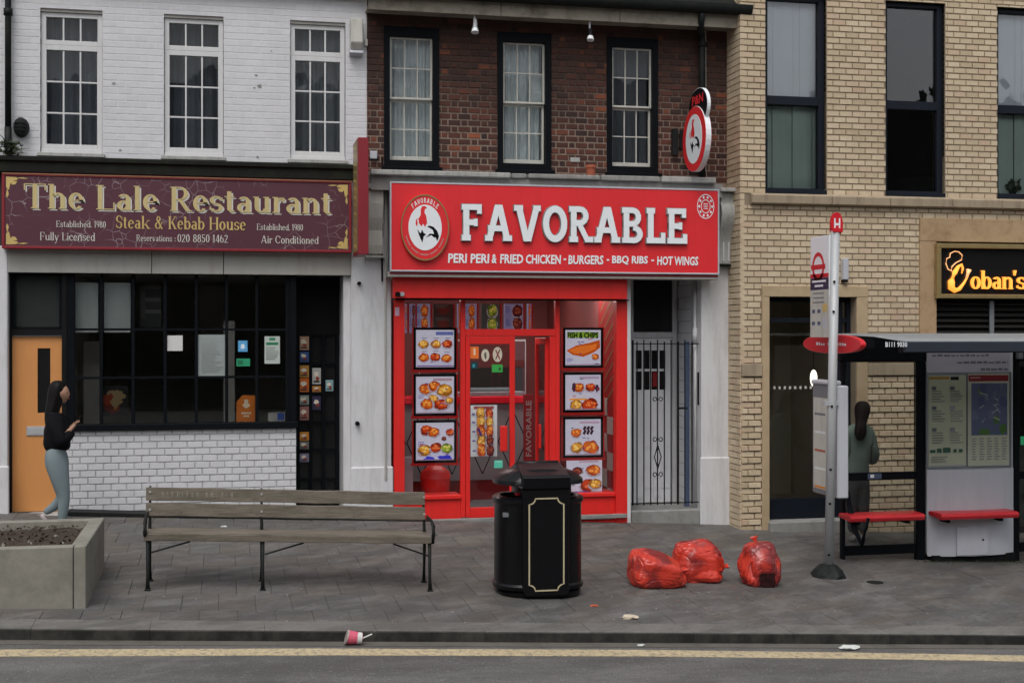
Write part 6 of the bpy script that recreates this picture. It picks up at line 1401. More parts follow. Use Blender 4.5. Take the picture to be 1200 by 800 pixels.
def trace(px, mat, r, nm):
    pts = [(X_(1100 + (x - 100) / 5, CY - .02), CY - .02, Z_(1120, 240 + y / 5, CY - .02)) for x, y in px]; rr = r if isinstance(r, list) else [r] * len(pts); return MB().tube(pts, rr, 6).build(nm, mat, sg, smooth=True)
# drawing units: sign crop scaled 5x from (1090,240)
def trc(px, mat, r, nm):
    pts = [(X_(1090 + x / 5, CY - .02), CY - .02, Z_(1120, 240 + y / 5, CY - .02)) for x, y in px]; rr = r if isinstance(r, list) else [r] * len(pts); return MB().tube(pts, rr, 6).build(nm, mat, sg, smooth=True)
trc([(185, 402), (192, 372), (185, 350), (165, 362), (142, 400), (124, 450), (124, 485), (145, 502), (172, 492), (200, 455), (222, 415)], M['neon'], [.008, .015, .018, .022, .033, .045, .045, .033, .024, .016, .010], 'letter')
trc([(128, 388), (105, 378), (92, 345), (98, 315), (115, 308), (118, 285), (145, 272), (168, 276), (188, 295), (184, 322), (150, 340), (128, 362), (122, 386)], M['neon_edge'], .007, 'chef_hat_outline')
trc([(212, 430), (222, 400), (228, 378)], M['neon_edge'], [.012, .02, .034], 'fork_emblem')
b = MB(); n = 11; za, zb2 = Z_(1100, 388, TY), Z_(1100, 352.5, TY)
for i in range(9):
    z = Z_(1100, 356, TY) - i * .075; o = MB().prismx([(TY + .02, z), (TY + .09, z + .05), (TY + .095, z + .04), (TY + .025, z - .01)], cob[0] + .01, cob[1]).build('louvre_blade', M['louvre'], tb_)
BX('louvre_post', X_(1160, TY), X_(1165, TY), TY - .0, TY + .018, Z_(1100, 420, TY), Z_(1100, 352, TY), M['grey_dark'], tb_)
BX('louvre_back', cob[0], cob[1], TY + .1001, TY + .13, Z_(1100, 430, TY), Z_(1100, 352.5, TY), M['phone'], tb_)
room(tb_, cob[0], cob[1], -1.0, Z_(1100, 430, TY), TY + .2, TY + 3, M['dark_room'], 'shop_lining'); BX('shop_window', cob[0], cob[1], TY + .15, TY + .16, -.35, Z_(1100, 430, TY), M['glass_clear'], tb_)
for a, c in ((1096.6, 1101), (1183, 1187)): BX('shop_mullion', X_(a, TY), X_(c, TY), TY + .09, TY + .149, -1.0, Z_(1100, 430, TY), M['black_soft'], tb_)
BX('shop_base', cob[0], cob[1], TY + .05, TY + .2, -1.2, -.36, M['black_soft'], tb_)
card('notice', 1186, 478, 1194, 506, TY + .145, (225, 95, 35), 'orange notice in the dark shop window at the right edge', 'notice', lambda p: p.lines(.15, .85, .85, 4, .15, (120, 50, 20), rq)); card('notice', 1186, 508, 1193, 534, TY + .145, (200, 140, 130), 'pink notice under the orange one at the right edge', 'notice', lambda p: p.blob(.5, .5, .3, .3, (120, 40, 50), rq))
card('sticker', 1196, 511, 1200, 521, TY + .145, (60, 190, 130), 'small green sticker in the shop window at the right edge', 'sticker')
BX('end_pier', tx0 - .02, tx0 + .0, -.2, -.0, -.8, ZTOP, M['iron'], tb_) if False else None

# ================================================================== BUS SHELTER
BY, FYs = -2.4, -3.85; gl = lambda x, y: gz(x, y)
xl = X_(988, BY); xp = X_(1077.5, BY); xa0, xa1 = X_(1083.5, BY), X_(1184, BY); xr = xa1 + 3.2
sh = empty('bus_shelter', (xp, BY, gz(xp, BY)), 'black framed bus shelter with a grey map panel and red benches', 'bus shelter')
zb_ = Z_(1030, 424, BY); zt_ = Z_(1030, 402, BY)
BX('back_beam', xl - .05, xr, BY - .04, BY + .05, zb_, zt_ + .1, M['black_paint'], sh, .008)
# roof: bowed section, front edge lower
xe = X_(1003, FYs); 
zfront = 2.16 - .0; prof = [(FYs - .10, 2.075), (FYs - .10, 2.10), (FYs - .05, 2.112), (-3.3, 2.14), (-2.6, 2.155), (BY + .25, 2.135), (BY + .25, 2.12), (-2.6, 2.137), (-3.3, 2.12), (FYs, 2.08)]
rfx0 = X_(1008, -3.0)
b = MB(); b.prismx(prof[::-1], rfx0, xr); autosmooth(b.build('roof', M['roof_sheet'], sh))
zq = Z_(1100, 411, FYs); BX('front_fascia', rfx0, xr, FYs - .13, FYs - .06, 1.965, 2.074, M['shelter_navy'], sh, .01)
BX('front_beam', rfx0, xr, FYs - .059, FYs + .03, 1.96, 2.05, M['black_soft'], sh)
ins = sans('shelter_number', 'B111 9030', X_(1037.5, FYs - .13), X_(1063, FYs - .13), Z_(1050, 406.5, FYs - .13), Z_(1050, 400.5, FYs - .13), FYs - .13, M['white_text'], sh, .003, .02)
# oval end sign
Xo = X_(975, -3.1); ya3, yb3 = yspan(941, 1009, Xo); yc3, ry3 = (ya3 + yb3) / 2, abs(ya3 - yb3) / 2; zc3 = Z_(975, 403, yc3); rz3 = (Z_(975, 392, yc3) - Z_(975, 414, yc3)) / 2
n = 36; o_ = []
for i in range(n):
    a = 2 * PI * i / n; cs_, sn_ = math.cos(a), math.sin(a); o_.append((yc3 + math.copysign(abs(cs_) ** .8, cs_) * ry3, zc3 + math.copysign(abs(sn_) ** .9, sn_) * rz3))
es = MB().prismx(o_, Xo, Xo + .06).build('end_sign', M['tfl_red'], sh, .006)
b = MB(); r5 = random.Random(2); 
for i in range(13):
    if i == 4: continue
    y0_ = yc3 + .34 - i * .055; hgt = r5.uniform(.02, .034); b.face([(Xo - .002, y0_, zc3 - .015), (Xo - .002, y0_ - .036, zc3 - .015), (Xo - .002, y0_ - .036, zc3 - .015 + hgt), (Xo - .002, y0_, zc3 - .015 + hgt)])
b.build('end_lettering', M['tfl_white'], es)['kind'] = 'stuff'
BX('roof_link', Xo + .061, rfx0, yc3 - .25, yc3 + .25, zc3 - .04, zc3 + .05, M['black_paint'], sh)
# posts, glazing rails, glass
def post(a, c, Y=BY): x0, x1 = X_(a, Y), X_(c, Y); return BX('post', x0, x1, Y - .04, Y + .04, gz(x0, Y) - .05, zb_ - .001, M['black_paint'], sh, .01)
p_ = post(1072.5, 1083); post(985.5, 989); post(1186, 1193, BY)
for z0p, z1p, nm in ((649, 638, 'bottom_rail'), (562, 553, 'mid_rail')):
    z0, z1 = Z_(1030, z0p, BY), Z_(1030, z1p, BY); BX(nm, xl + .02, X_(1072, BY), BY - .025, BY + .025, z0, z1, M['black_paint'], sh, .004); BX(nm, X_(1193.5, BY), xr, BY - .025, BY + .025, z0 - .03, z1 - .03, M['black_paint'], sh, .004)
BX('back_glass', xl + .02, X_(1072.4, BY), BY - .004, BY + .004, Z_(1030, 638, BY), zb_ - .001, M['glass_shelter'], sh); BX('back_glass', X_(1193.5, BY), xr, BY - .004, BY + .004, Z_(1030, 640, BY), zb_ - .001, M['glass_shelter'], sh)
x0, x1, z0, z1 = rect(1017, 554.5, 1033, 561, BY - .03); mr = bpy.data.objects.get('mid_rail'); BX('rail_sticker', x0, x1, BY - .030, BY - .0255, z0, z1, M['blue_paint'], sh); BX('rail_sticker', x0 + .03, x0 + .075, BY - .032, BY - .0303, z0 + .015, z1 - .012, M['tfl_white'], sh)
# end arm: black curved brace under the bench at the left
b = MB(); xc = X_(988, BY); b.tube([(xc + .02, BY - .05, Z_(988, 575, BY)), (xc + .0, BY - .25, Z_(988, 612, BY)), (xc + .03, BY - .38, Z_(988, 632, BY)), (xc + .09, BY - .42, Z_(1000, 585, BY) - .15)], [.03, .035, .03, .02], 8); b.build('end_brace', M['black_paint'], sh, smooth=True)
# benches
for a, c, py, dz in ((996, 1084, 601, .0), (1103, 1194, 598.5, .0)):
    Yb = BY - .36; x0, x1 = X_(a, Yb), X_(c, Yb); z = Z_((a + c) / 2, py + 1.5, Yb)
    bs = MB(); bs.prismx([(Yb, z - .075), (Yb - .02, z - .03), (Yb + .01, z - .005), (Yb + .12, z + .0), (Yb + .27, z - .004), (Yb + .28, z - .05)], x0, x1); ob = bs.build('bench_seat', M['bench_red'], sh, .008)
    for xx in (x0 + .15, x1 - .15): BX('seat_bracket', xx - .02, xx + .02, Yb + .1, BY - .041, z - .12, z - .06, M['black_paint'], ob)
# map panel
zpt, zpb = Z_(1134, 408.5, BY - .05), Z_(1134, 648, BY - .05); pY = BY - .06
mp = BX('map_panel', xa0, xa1, pY, BY + .08, zpb, zpt, M['grey_metal'], sh, .012)
BX('panel_plinth', xa0 + .04, xa1 - .01, pY - .05, BY + .06, gz(xa1, BY) - .05, zpb - .001, M['black_soft'], mp)
bm_ = MB(); n = 12
bow = [(xa0 + (xa1 - xa0) * i / n, pY - .10 * math.sin(PI * i / n) ** .7) for i in range(n + 1)]
zc0, zc1 = Z_(1134, 649.5, pY), Z_(1134, 549, pY)
for (xa, ya_), (xb, yb_) in zip(bow, bow[1:]): bm_.face([(xa, ya_, zc0), (xb, yb_, zc0), (xb, yb_, zc1), (xa, ya_, zc1)])
bm_.face([(x, y, zc1) for x, y in bow]); bm_.face([(x, y, zc0) for x, y in bow[::-1]])
cab = bm_.build('cabinet', M['grey_metal'], mp); autosmooth(cab, 50)
x0, x1, z0, z1 = rect(1121, 617, 1157, 650, pY - .1)
b = MB(); b.prism([(x0, z0), (x1, z0), (x1, z1), (x0, z1)], pY - .108, pY - .09); b.build('access_door', M['grey_panel2'], mp, .002); x, z = at(1152, 632, pY - .11); MB().tube([(x, pY - .108, z), (x, pY - .115, z)], .012, 8).build('lock', M['black_soft'], mp)
hd = rect(1086, 410, 1183, 437, pY); hp = Print(*hd, pY - .006, .005).base((168, 165, 175))
for v, u0, u1 in ((.72, .06, .74), (.42, .36, .97), (.12, .64, .97)):
    uu = u0
    while uu < u1: wv_ = r5.uniform(.03, .075); hp.rc(uu, v, min(uu + wv_, u1), v + r5.uniform(.06, .10), (100, 98, 110)); uu += wv_ + .014
hp.build('route_header', M['printed'], mp)
a_ = rect(1088, 440, 1132, 545, pY); q = Print(*a_, pY - .006, .005).base((222, 222, 195)); q.rc(0, .96, .55, 1, (205, 150, 60)); q.rc(.58, .95, .8, .99, (30, 40, 40))
for u in (.08, .56):
    for v in (.88, .66, .42): q.rc(u, v - .04, u + .12, v, (120, 125, 135)); q.lines(u, u + .36, v - .05, 5, .028, (135, 138, 135), r5)
for u, w2 in ((.02, .14), (.2, .12), (.36, .2), (.64, .08), (.78, .1)): q.rc(u, .145, u + w2, .145 + r5.uniform(.03, .06), (40, 80, 65))
q.lines(.05, .5, .1, 3, .025, (120, 120, 110), r5); q.build('timetable_poster', M['printed'], mp)
a_ = rect(1134, 438, 1182, 545, pY); q = Print(*a_, pY - .006, .005).base((230, 228, 205)); q.rc(0, .92, 1, 1, (165, 40, 50)); q.rc(.05, .95, .3, .97, (210, 150, 150)); q.rc(.08, .33, .96, .9, (118, 126, 158))
for _ in range(7): q.blob(r5.uniform(.15, .9), r5.uniform(.38, .85), .09, .06, r5.choice([(120, 150, 110), (135, 140, 170), (100, 110, 150), (110, 145, 90)]), r5)
q.blob(.85, .40, .1, .06, (95, 140, 70), r5).blob(.4, .37, .14, .04, (110, 150, 80), r5)
for _ in range(12):
    u, v = r5.uniform(.1, .8), r5.uniform(.38, .85); a = r5.uniform(0, PI); l = r5.uniform(.1, .25); du, dv = math.cos(a) * l, math.sin(a) * l * .5; u2, v2 = min(max(u + du, .09), .95), min(max(v + dv, .34), .89); q.poly([(u, v), (u2, v2), (u2, v2 + .012), (u, v + .012)], (205, 205, 200))
for u in (.08, .26, .44, .62, .8): q.lines(u, u + .13, .30, 9, .028, (140, 140, 135), r5)
q.build('area_map', M['printed'], mp); x0, x1, z0, z1 = rect(1087, 438, 1183, 546, pY)
b = MB(); w_ = .02; b.box(x0 - w_, x0 - .002, pY - .014, pY - .0005, z0 - w_, z1 + w_); b.box(x1 + .002, x1 + w_, pY - .014, pY - .0005, z0 - w_, z1 + w_); b.box(x0, x1, pY - .013, pY - .0005, z1 + .003, z1 + w_); b.box(x0, x1, pY - .013, pY - .0005, z0 - w_, z0 - .003); xm = X_(1133, pY); b.box(xm - .006, xm + .006, pY - .012, pY - .0005, z0, z1); b.build('poster_frame', M['grey_dark'], mp, .002)
BX('display_case_glass', x0, x1, pY - .016, pY - .0145, z0, z1, M['glass_clear'], mp)
BX('timer_box', X_(1194, BY - .1), X_(1199, BY - .1), BY - .1, BY - .04, Z_(1196, 420, BY), Z_(1196, 408, BY), M['grey_dark'], sh)

# ================================================================== BUS STOP POLE
bx_, by_, bz_ = gnd(971, 675); bs = empty('bus_stop', (bx_, by_, bz_), 'grey bus stop pole with red H disc, roundel flag and timetable case', 'bus stop')
xt_, zt2 = at(979, 270, by_); b = MB(); b.tube([(bx_, by_, bz_), (xt_, by_, zt2)], .047, 14); b.build('pole', M['steel'], bs, smooth=True)
for py_ in (330, 365, 476, 550, 590, 650): x, z = at(979 - (py_ - 270) * .02, py_, by_ - .05); MB().tube([(x, by_ - .04, z), (x, by_ - .056, z)], .012, 8).build('pole_bolt', M['black_soft'], bs)
b = MB(); rr = random.Random(6); rg = []
for r_, h in ((.185, -.02), (.172, .03), (.14, .075), (.085, .12), (.05, .13)): rg.append([(bx_ + math.cos(a) * r_ * (1 + rr.uniform(-.1, .1)), by_ + math.sin(a) * r_ * (1 + rr.uniform(-.1, .1)), bz_ + h + gz(math.cos(a) * r_, 0)) for a in [i * PI / 9 for i in range(18)]])
b.rings(rg); b.build('tarmac_mound', M['iron'], bs)
XF = X_(973, by_ + .02); yf = yspan(951, 973, XF); y0f, y1f = by_ + .03, max(yf); z0f, z1f = Z_(962, 395, -3.1), Z_(962, 277.5, -3.1)
fl = BX('flag', XF - .012, XF + .012, y0f, y1f, z0f, z1f, M['tfl_white'], bs, .003)
def FX(nm, u0, u1, v0, v1, mt, lay=1): w2 = y1f - y0f; h2 = z1f - z0f; return BX(nm, XF - .0125 - .001 * lay, XF - .0122, y1f - w2 * u1, y1f - w2 * u0, z0f + h2 * v0, z0f + h2 * v1, M[mt], fl)
FX('red_band', 0, 1, .705 - .06, .705 - .01 - .0, 'tfl_red'); 
yc4 = (y0f + y1f) / 2 + .03; zc4 = Z_(962, 313, -3.1); rz4 = .155; ry4 = (y1f - y0f) * .33
b = MB(); nn = 32
for i in range(nn):
    a0, a1 = 2 * PI * i / nn, 2 * PI * (i + 1) / nn; P = lambda a, s_: (XF - .0135, yc4 + math.cos(a) * ry4 * s_, zc4 + math.sin(a) * rz4 * s_); b.face([P(a0, 1), P(a1, 1), P(a1, .72), P(a0, .72)])
b.face([(XF - .0145, yc4 + ry4 * 1.18, zc4 - .025), (XF - .0145, yc4 - ry4 * 1.18, zc4 - .025), (XF - .0145, yc4 - ry4 * 1.18, zc4 + .025), (XF - .0145, yc4 + ry4 * 1.18, zc4 + .025)]); b.build('roundel', M['tfl_red'], fl)
FX('red_strip', 0, 1, .59, .63, 'tfl_red'); FX('name_panel', 0, 1, .47, .588, 'tfl_navy'); FX('name_lettering', .1, .85, .545, .565, 'tfl_white', 2); FX('name_lettering', .25, .7, .50, .52, 'tfl_white', 2)
FX('route_panel', 0, 1, 0, .468, 'old_white'); 
for v in (.43, .385, .34): FX('route_lettering', .15, .75, v, v + .012, 'grey_dark', 2)
for v in (.24, .12):
    for u in (.1, .4): FX('route_number', u, u + .16, v, v + .035, 'blue_paint', 2)
FX('night_route', .68, .92, .25, .33, 'gold', 2); FX('night_route', .68, .92, .08, .2, 'grey_metal', 2)
fl_o = [o for o in bpy.data.objects if o.name.startswith('red_band')]; bpy.data.objects.remove(fl_o[0])
# H disc
xh_, zh_ = at(980, 263, by_); b = MB(); yr = .085; n = 28
hdm = None
o_ = [(xh_ + math.cos(2 * PI * i / n) * .066, zh_ + math.sin(2 * PI * i / n) * .125) for i in range(n)]
hd_ = MB().prism(o_, by_ - .02, by_ + .02).build('stop_letter_disc', M['tfl_red'], bs)
b = MB(); b.box(xh_ - .034, xh_ - .018, by_ - .023, by_ - .0205, zh_ - .062, zh_ + .062); b.box(xh_ + .018, xh_ + .034, by_ - .023, by_ - .0205, zh_ - .062, zh_ + .062); b.box(xh_ - .018, xh_ + .018, by_ - .023, by_ - .0205, zh_ - .012, zh_ + .012); b.build('disc_letter', M['tfl_white'], hd_)
b = MB(); b.tube([(xh_, by_, zh_ - .12), (xh_, by_, zt2 - .0)], .016, 8); b.box(xh_ - .05, xh_ + .05, by_ - .05, by_ + .05, zt2 - .02, zt2 + .02); b.build('disc_collar', M['tfl_red'], bs)
# timetable case
XC = X_(981, by_ - .0); yq = yspan(953.5, 981, XC); z0, z1 = Z_(985, 584, by_), Z_(985, 452, by_); y0c, y1c = by_ + .05, max(yq)
tc = BX('timetable_case', XC - .0, XC + .125, y0c - .06, y1c, z0, z1, M['grey_metal'], bs, .012); ap = BX('case_frame', XC - .012, XC - .001, y0c + .1, y1c, z0 + .01, z1 + .0, M['grey_dark'], tc, .004)
BX('timetable', XC - .016, XC - .0125, y0c + .14, y1c - .03, z0 + .06, z1 - .14, M['old_white'], ap)
hh = (z1 - z0 - .2) / 5
for i, mt in enumerate(('tile_white', 'paper', 'orange_print', 'paper', 'curtain')): 
    zz = z0 + .07 + i * hh; BX('timetable_strip', XC - .0172, XC - .0162, y0c + .19, y1c - .06, zz, zz + hh * .12, M[('orange_print', 'curtain', 'terracotta', 'curtain', 'grey_dark')[i]], ap)
BX('case_cap', XC - .03, XC + .1, y0c + .05, y1c + .01, z1 + .001, z1 + .05, M['grey_metal'], tc, .015); BX('case_clamp', bx_ - .06, XC + .0, by_ - .03, by_ + .045, z1 - .2, z1 - .15, M['steel'], tc)

# ================================================================== BENCH
x_l, y_f, _ = gnd(168, 691); x_m = gnd(308, 692)[0]; x_r = gnd(507, 691)[0]; y_b = gnd(172, 680)[1]
bn = empty('park_bench', (x_m, (y_f + y_b) / 2, gz(x_m, y_f)), 'long weathered timber slat bench on iron legs facing the road', 'bench')
TL = -.0185      # slope of the seat along its length
def bz(x, h): return gz(x_l, y_f) + h + (x - x_l) * -.045
def slat(name, xa, xb, ya, yb, h0, h1, lean=0, n=10):
    b = MB(); rg = []
    for i in range(n + 1):
        x = xa + (xb - xa) * i / n; w_ = .003 * math.sin(i * 2.3 + h0 * 40); z0, z1 = bz(x, h0) + w_, bz(x, h1) + w_; rg.append([(x, ya, z0), (x, yb, z0), (x, yb + lean, z1), (x, ya + lean, z1)])
    b.rings(rg); return b.build(name, M['wood'], bn, .004)
xa, xb = x_l + .0, x_r - .02
s1 = slat('back_slat', xa, xb, y_b - .02, y_b + .012, .765 - .04, .765 + .075, .014); s2 = slat('back_slat', xa, xb, y_b - .04, y_b - .008, .765 - .175, .765 - .06, .014)
for i in range(4): w0 = y_f + .035 + i * .108; slat('seat_slat', xa, xb, w0, w0 + .072, .48 - .004 * i - .02, .48 - .004 * i + .012)
slat('front_rail', xa, xb, y_f + .0, y_f + .026, .425, .488)
for xx in (x_l + .035, x_m, x_r - .03):
    lg = MB(); z0 = gz(xx, y_f); hh = bz(xx, 0)
    lg.tube([(xx, y_f + .0, z0 - .01), (xx, y_f + .02, z0 + .12), (xx, y_f + .03, hh + .43)], [.020, .013, .017], 8); lg.build('leg', M['iron'], bn, smooth=True)
    lg = MB(); z0 = gz(xx, y_b); xr_ = xx - .0; lg.tube([(xr_, y_b + .0, z0 - .01), (xr_, y_b - .03, z0 + .14), (xr_, y_b - .06, hh + .43), (xr_, y_b - .01, hh + .62), (xr_, y_b + .024, hh + .85)], [.018, .012, .016, .012, .010], 8); lg.build('leg', M['iron'], bn, smooth=True)
    BX('seat_frame', xx - .012, xx + .012, y_f + .02, y_b + .0, hh + .405, hh + .432, M['iron'], bn, .004)
    for q_ in (y_f, y_b): MB().box(xx - .026, xx + .026, q_ - .03, q_ + .03, gz(xx, q_) - .01, gz(xx, q_) + .012).build('foot', M['iron'], bn, .004)
    for h_ in (.80, .645): x = xx + (.0); MB().tube([(x, y_b - (.013 if h_ > .7 else .033), bz(x, h_)), (x, y_b - (.022 if h_ > .7 else .042), bz(x, h_))], .011, 8).build('bolt', M['grimy_white'], bn)
for xx, s_ in ((x_l + .015, 1), (x_r - .0, -1)):
    hh = bz(xx, 0); pts = [(xx, y_f + .03, hh + .43), (xx, y_f - .01, hh + .50), (xx, y_f + .0, hh + .58), (xx, y_f + .1, hh + .615), (xx, y_b - .1, hh + .62), (xx - s_ * .0, y_b - .02, hh + .62)]; MB().tube(pts, [.016, .020, .018, .014, .013, .012], 8).build('armrest', M['iron'], bn, smooth=True)
for x0_, x1_ in ((x_l + .04, x_l + .39), (x_m + .02, x_m + .36), (x_r - .04, x_r - .36)): MB().tube([(x0_, y_f + .05, bz(x0_, .31)), (x1_, y_f + .05, bz(x1_, .415))], .008, 6).build('brace', M['iron'], bn)
sans('carved_lettering', 'IN MEMORY', X_(191, y_b), X_(262, y_b), 0, 1, y_b - .02, M['grimy_white'], bn, rot=lambda fx, fz: Vector((X_(191, y_b) + fx * (X_(262, y_b) - X_(191, y_b)), y_b - .0155 + .004 * fz, bz(X_(200, y_b), .775) + .045 * fz - fx * .018)), bold=-.02) if False else None
b = MB(); r9 = random.Random(9); xg = X_(190, y_b)
for i in range(15):
    if i in (8,): continue
    x = xg + i * .043; hz = bz(x, .76)
    for k2 in range(r9.choice((1, 2, 2, 3))):
        xx = x + k2 * .010; b.face([(xx, y_b - .0165 + .0, hz), (xx + .0035, y_b - .0165, hz), (xx + .0035 + r9.uniform(-.01, .01), y_b - .0115, hz + .045), (xx + r9.uniform(-.01, .01), y_b - .0115, hz + .045)])
b.build('carved_lettering', M['concrete'], bn)['kind'] = 'stuff'

# ================================================================== LITTER BIN
cx, cy_, _ = gnd(630, 702); cy_ += .32; cx = X_(630, cy_); z0 = gz(cx, cy_) ; S = 131.0
lbn = empty('litter_bin', (cx, cy_, z0), 'big glossy black litter bin with hooded top and gold outlined front panel', 'litter bin')
def ring(a, b2, z, p=2.6, n=48, dy=0):
    r = []
    for i in range(n):
        t_ = 2 * PI * i / n; c_, s_ = math.cos(t_), math.sin(t_); r.append((cx + math.copysign(abs(c_) ** (2 / p), c_) * a, cy_ + dy + math.copysign(abs(s_) ** (2 / p), s_) * b2, z))
    return r
def loft(nm, rs, mt='bin_black', par=lbn): b = MB(); b.rings(rs); return autosmooth(b.build(nm, M[mt], par), 35)
A, B2 = .395, .31
loft('base', [ring(A - .03, B2 - .02, z0 - .03), ring(A - .01, B2 - .005, z0 + .0), ring(A, B2, z0 + .045), ring(A - .02, B2 - .02, z0 + .065)])
loft('body', [ring(A - .02, B2 - .02, z0 + .066), ring(A + .015, B2 + .01, z0 + .075), ring(A + .02, B2 + .015, z0 + .11), ring(A, B2, z0 + .13), ring(A, B2, z0 + .89), ring(A + .018, B2 + .012, z0 + .91), ring(A + .018, B2 + .012, z0 + .945), ring(A - .02, B2 - .02, z0 + .965), ring(A - .05, B2 - .05, z0 + .962), ring(A - .06, B2 - .06, z0 + .80)])
loft('aperture_core', [ring(A - .17, B2 - .06, z0 + .8), ring(A - .16, B2 - .05, z0 + 1.10)], 'bin_black')
loft('hood_rim', [ring(A - .03, B2 - .03, z0 + 1.075), ring(A + .015, B2 + .02, z0 + 1.085), ring(A + .012, B2 + .015, z0 + 1.125), ring(A - .06, B2 - .03, z0 + 1.185), ring(A - .16, B2 - .08, z0 + 1.225), ring(A - .3, B2 - .2, z0 + 1.24)])
yf_ = cy_ - B2 - .035; fr_ = []
zf_ = z0 + .02; pw = .212
pts = [(cx - pw, z0 + .075), (cx - pw + .03, z0 + .03), (cx + pw - .03, z0 + .03), (cx + pw, z0 + .075), (cx + pw, z0 + .93), (cx + pw + .006, z0 + .99), (cx + pw + .022, z0 + 1.055), (cx - pw - .022, z0 + 1.055), (cx - pw - .006, z0 + .99), (cx - pw, z0 + .93)]
MB().prism(pts, yf_, yf_ + .12).build('front_panel', M['bin_black'], lbn, .008)
hb = MB(); hb.v = []
w1, w2 = pw + .016, pw + .006
hz0, hz1 = z0 + 1.056, z0 + 1.17
hb.rings([[(cx - w1, yf_ - .015, hz0), (cx + w1, yf_ - .015, hz0), (cx + w1 - .01, cy_ + B2, hz0), (cx - w1 + .01, cy_ + B2, hz0)], [(cx - w2, yf_ - .012, hz1), (cx + w2, yf_ - .012, hz1), (cx + w2, cy_ + B2 - .02, hz1), (cx - w2, cy_ + B2 - .02, hz1)], [(cx - w2 - .0, yf_ + .0, hz1 + .014), (cx + w2 + .0, yf_ + .0, hz1 + .014), (cx + w2 - .008, cy_ + .02, z0 + 1.28), (cx - w2 + .008, cy_ + .02, z0 + 1.28)]]); hb.build('hood', M['bin_black'], lbn, .010)
MB().tube([(cx - w2 + .02, cy_ + .02, z0 + 1.262), (cx + w2 - .02, cy_ + .02, z0 + 1.262)], .028, 10).build('hood_ridge', M['bin_black'], lbn, smooth=True)
# gold pin stripe with notched corners
gx_, gz0_, gz1_ = .158, z0 + .085, z0 + .965; nr = .055; path = []
def arcp(px_, pz_, a0, a1): return [(px_ + math.cos(math.radians(a0 + (a1 - a0) * i / 5)) * nr, pz_ + math.sin(math.radians(a0 + (a1 - a0) * i / 5)) * nr) for i in range(6)]
path += arcp(cx - gx_, gz0_, 90, 0) + arcp(cx + gx_, gz0_, 180, 90) + arcp(cx + gx_, gz1_, 270, 180) + arcp(cx - gx_, gz1_, 0, -90)
b = MB(); n = len(path); cxm, czm = cx, (gz0_ + gz1_) / 2; hwid = .0065
def offp(i, s_):
    p, q, r_ = path[i - 1], path[i], path[(i + 1) % n]; d_ = Vector((r_[0] - p[0], r_[1] - p[1])).normalized(); return (q[0] - d_.y * s_, q[1] + d_.x * s_)
for i in range(n):
    j = (i + 1) % n; b.prism([offp(i, hwid), offp(j, hwid), offp(j, -hwid), offp(i, -hwid)], yf_ - .0025 - (i % 2) * .0003, yf_)
b.build('gold_outline', M['bin_gold'], lbn)
x, z = at(583, 606, cy_ - .2); BX('maker_plate', cx - A * .93, cx - A * .93 + .05, cy_ - B2 * .62 - .03, cy_ - B2 * .62, z0 + .78, z0 + .82, M['grey_dark'], lbn)
for s_ in (-1, 1):
    for zz in (.935, ): pass
lbn.scale.z = .93
x, z = at(594, 580, cy_); rdx = BX('red_litter_edge', cx - .24, cx - .17, cy_ - .16, cy_ - .1, z0 + .97, z0 + 1.0, M['bench_red'], lbn, .01)

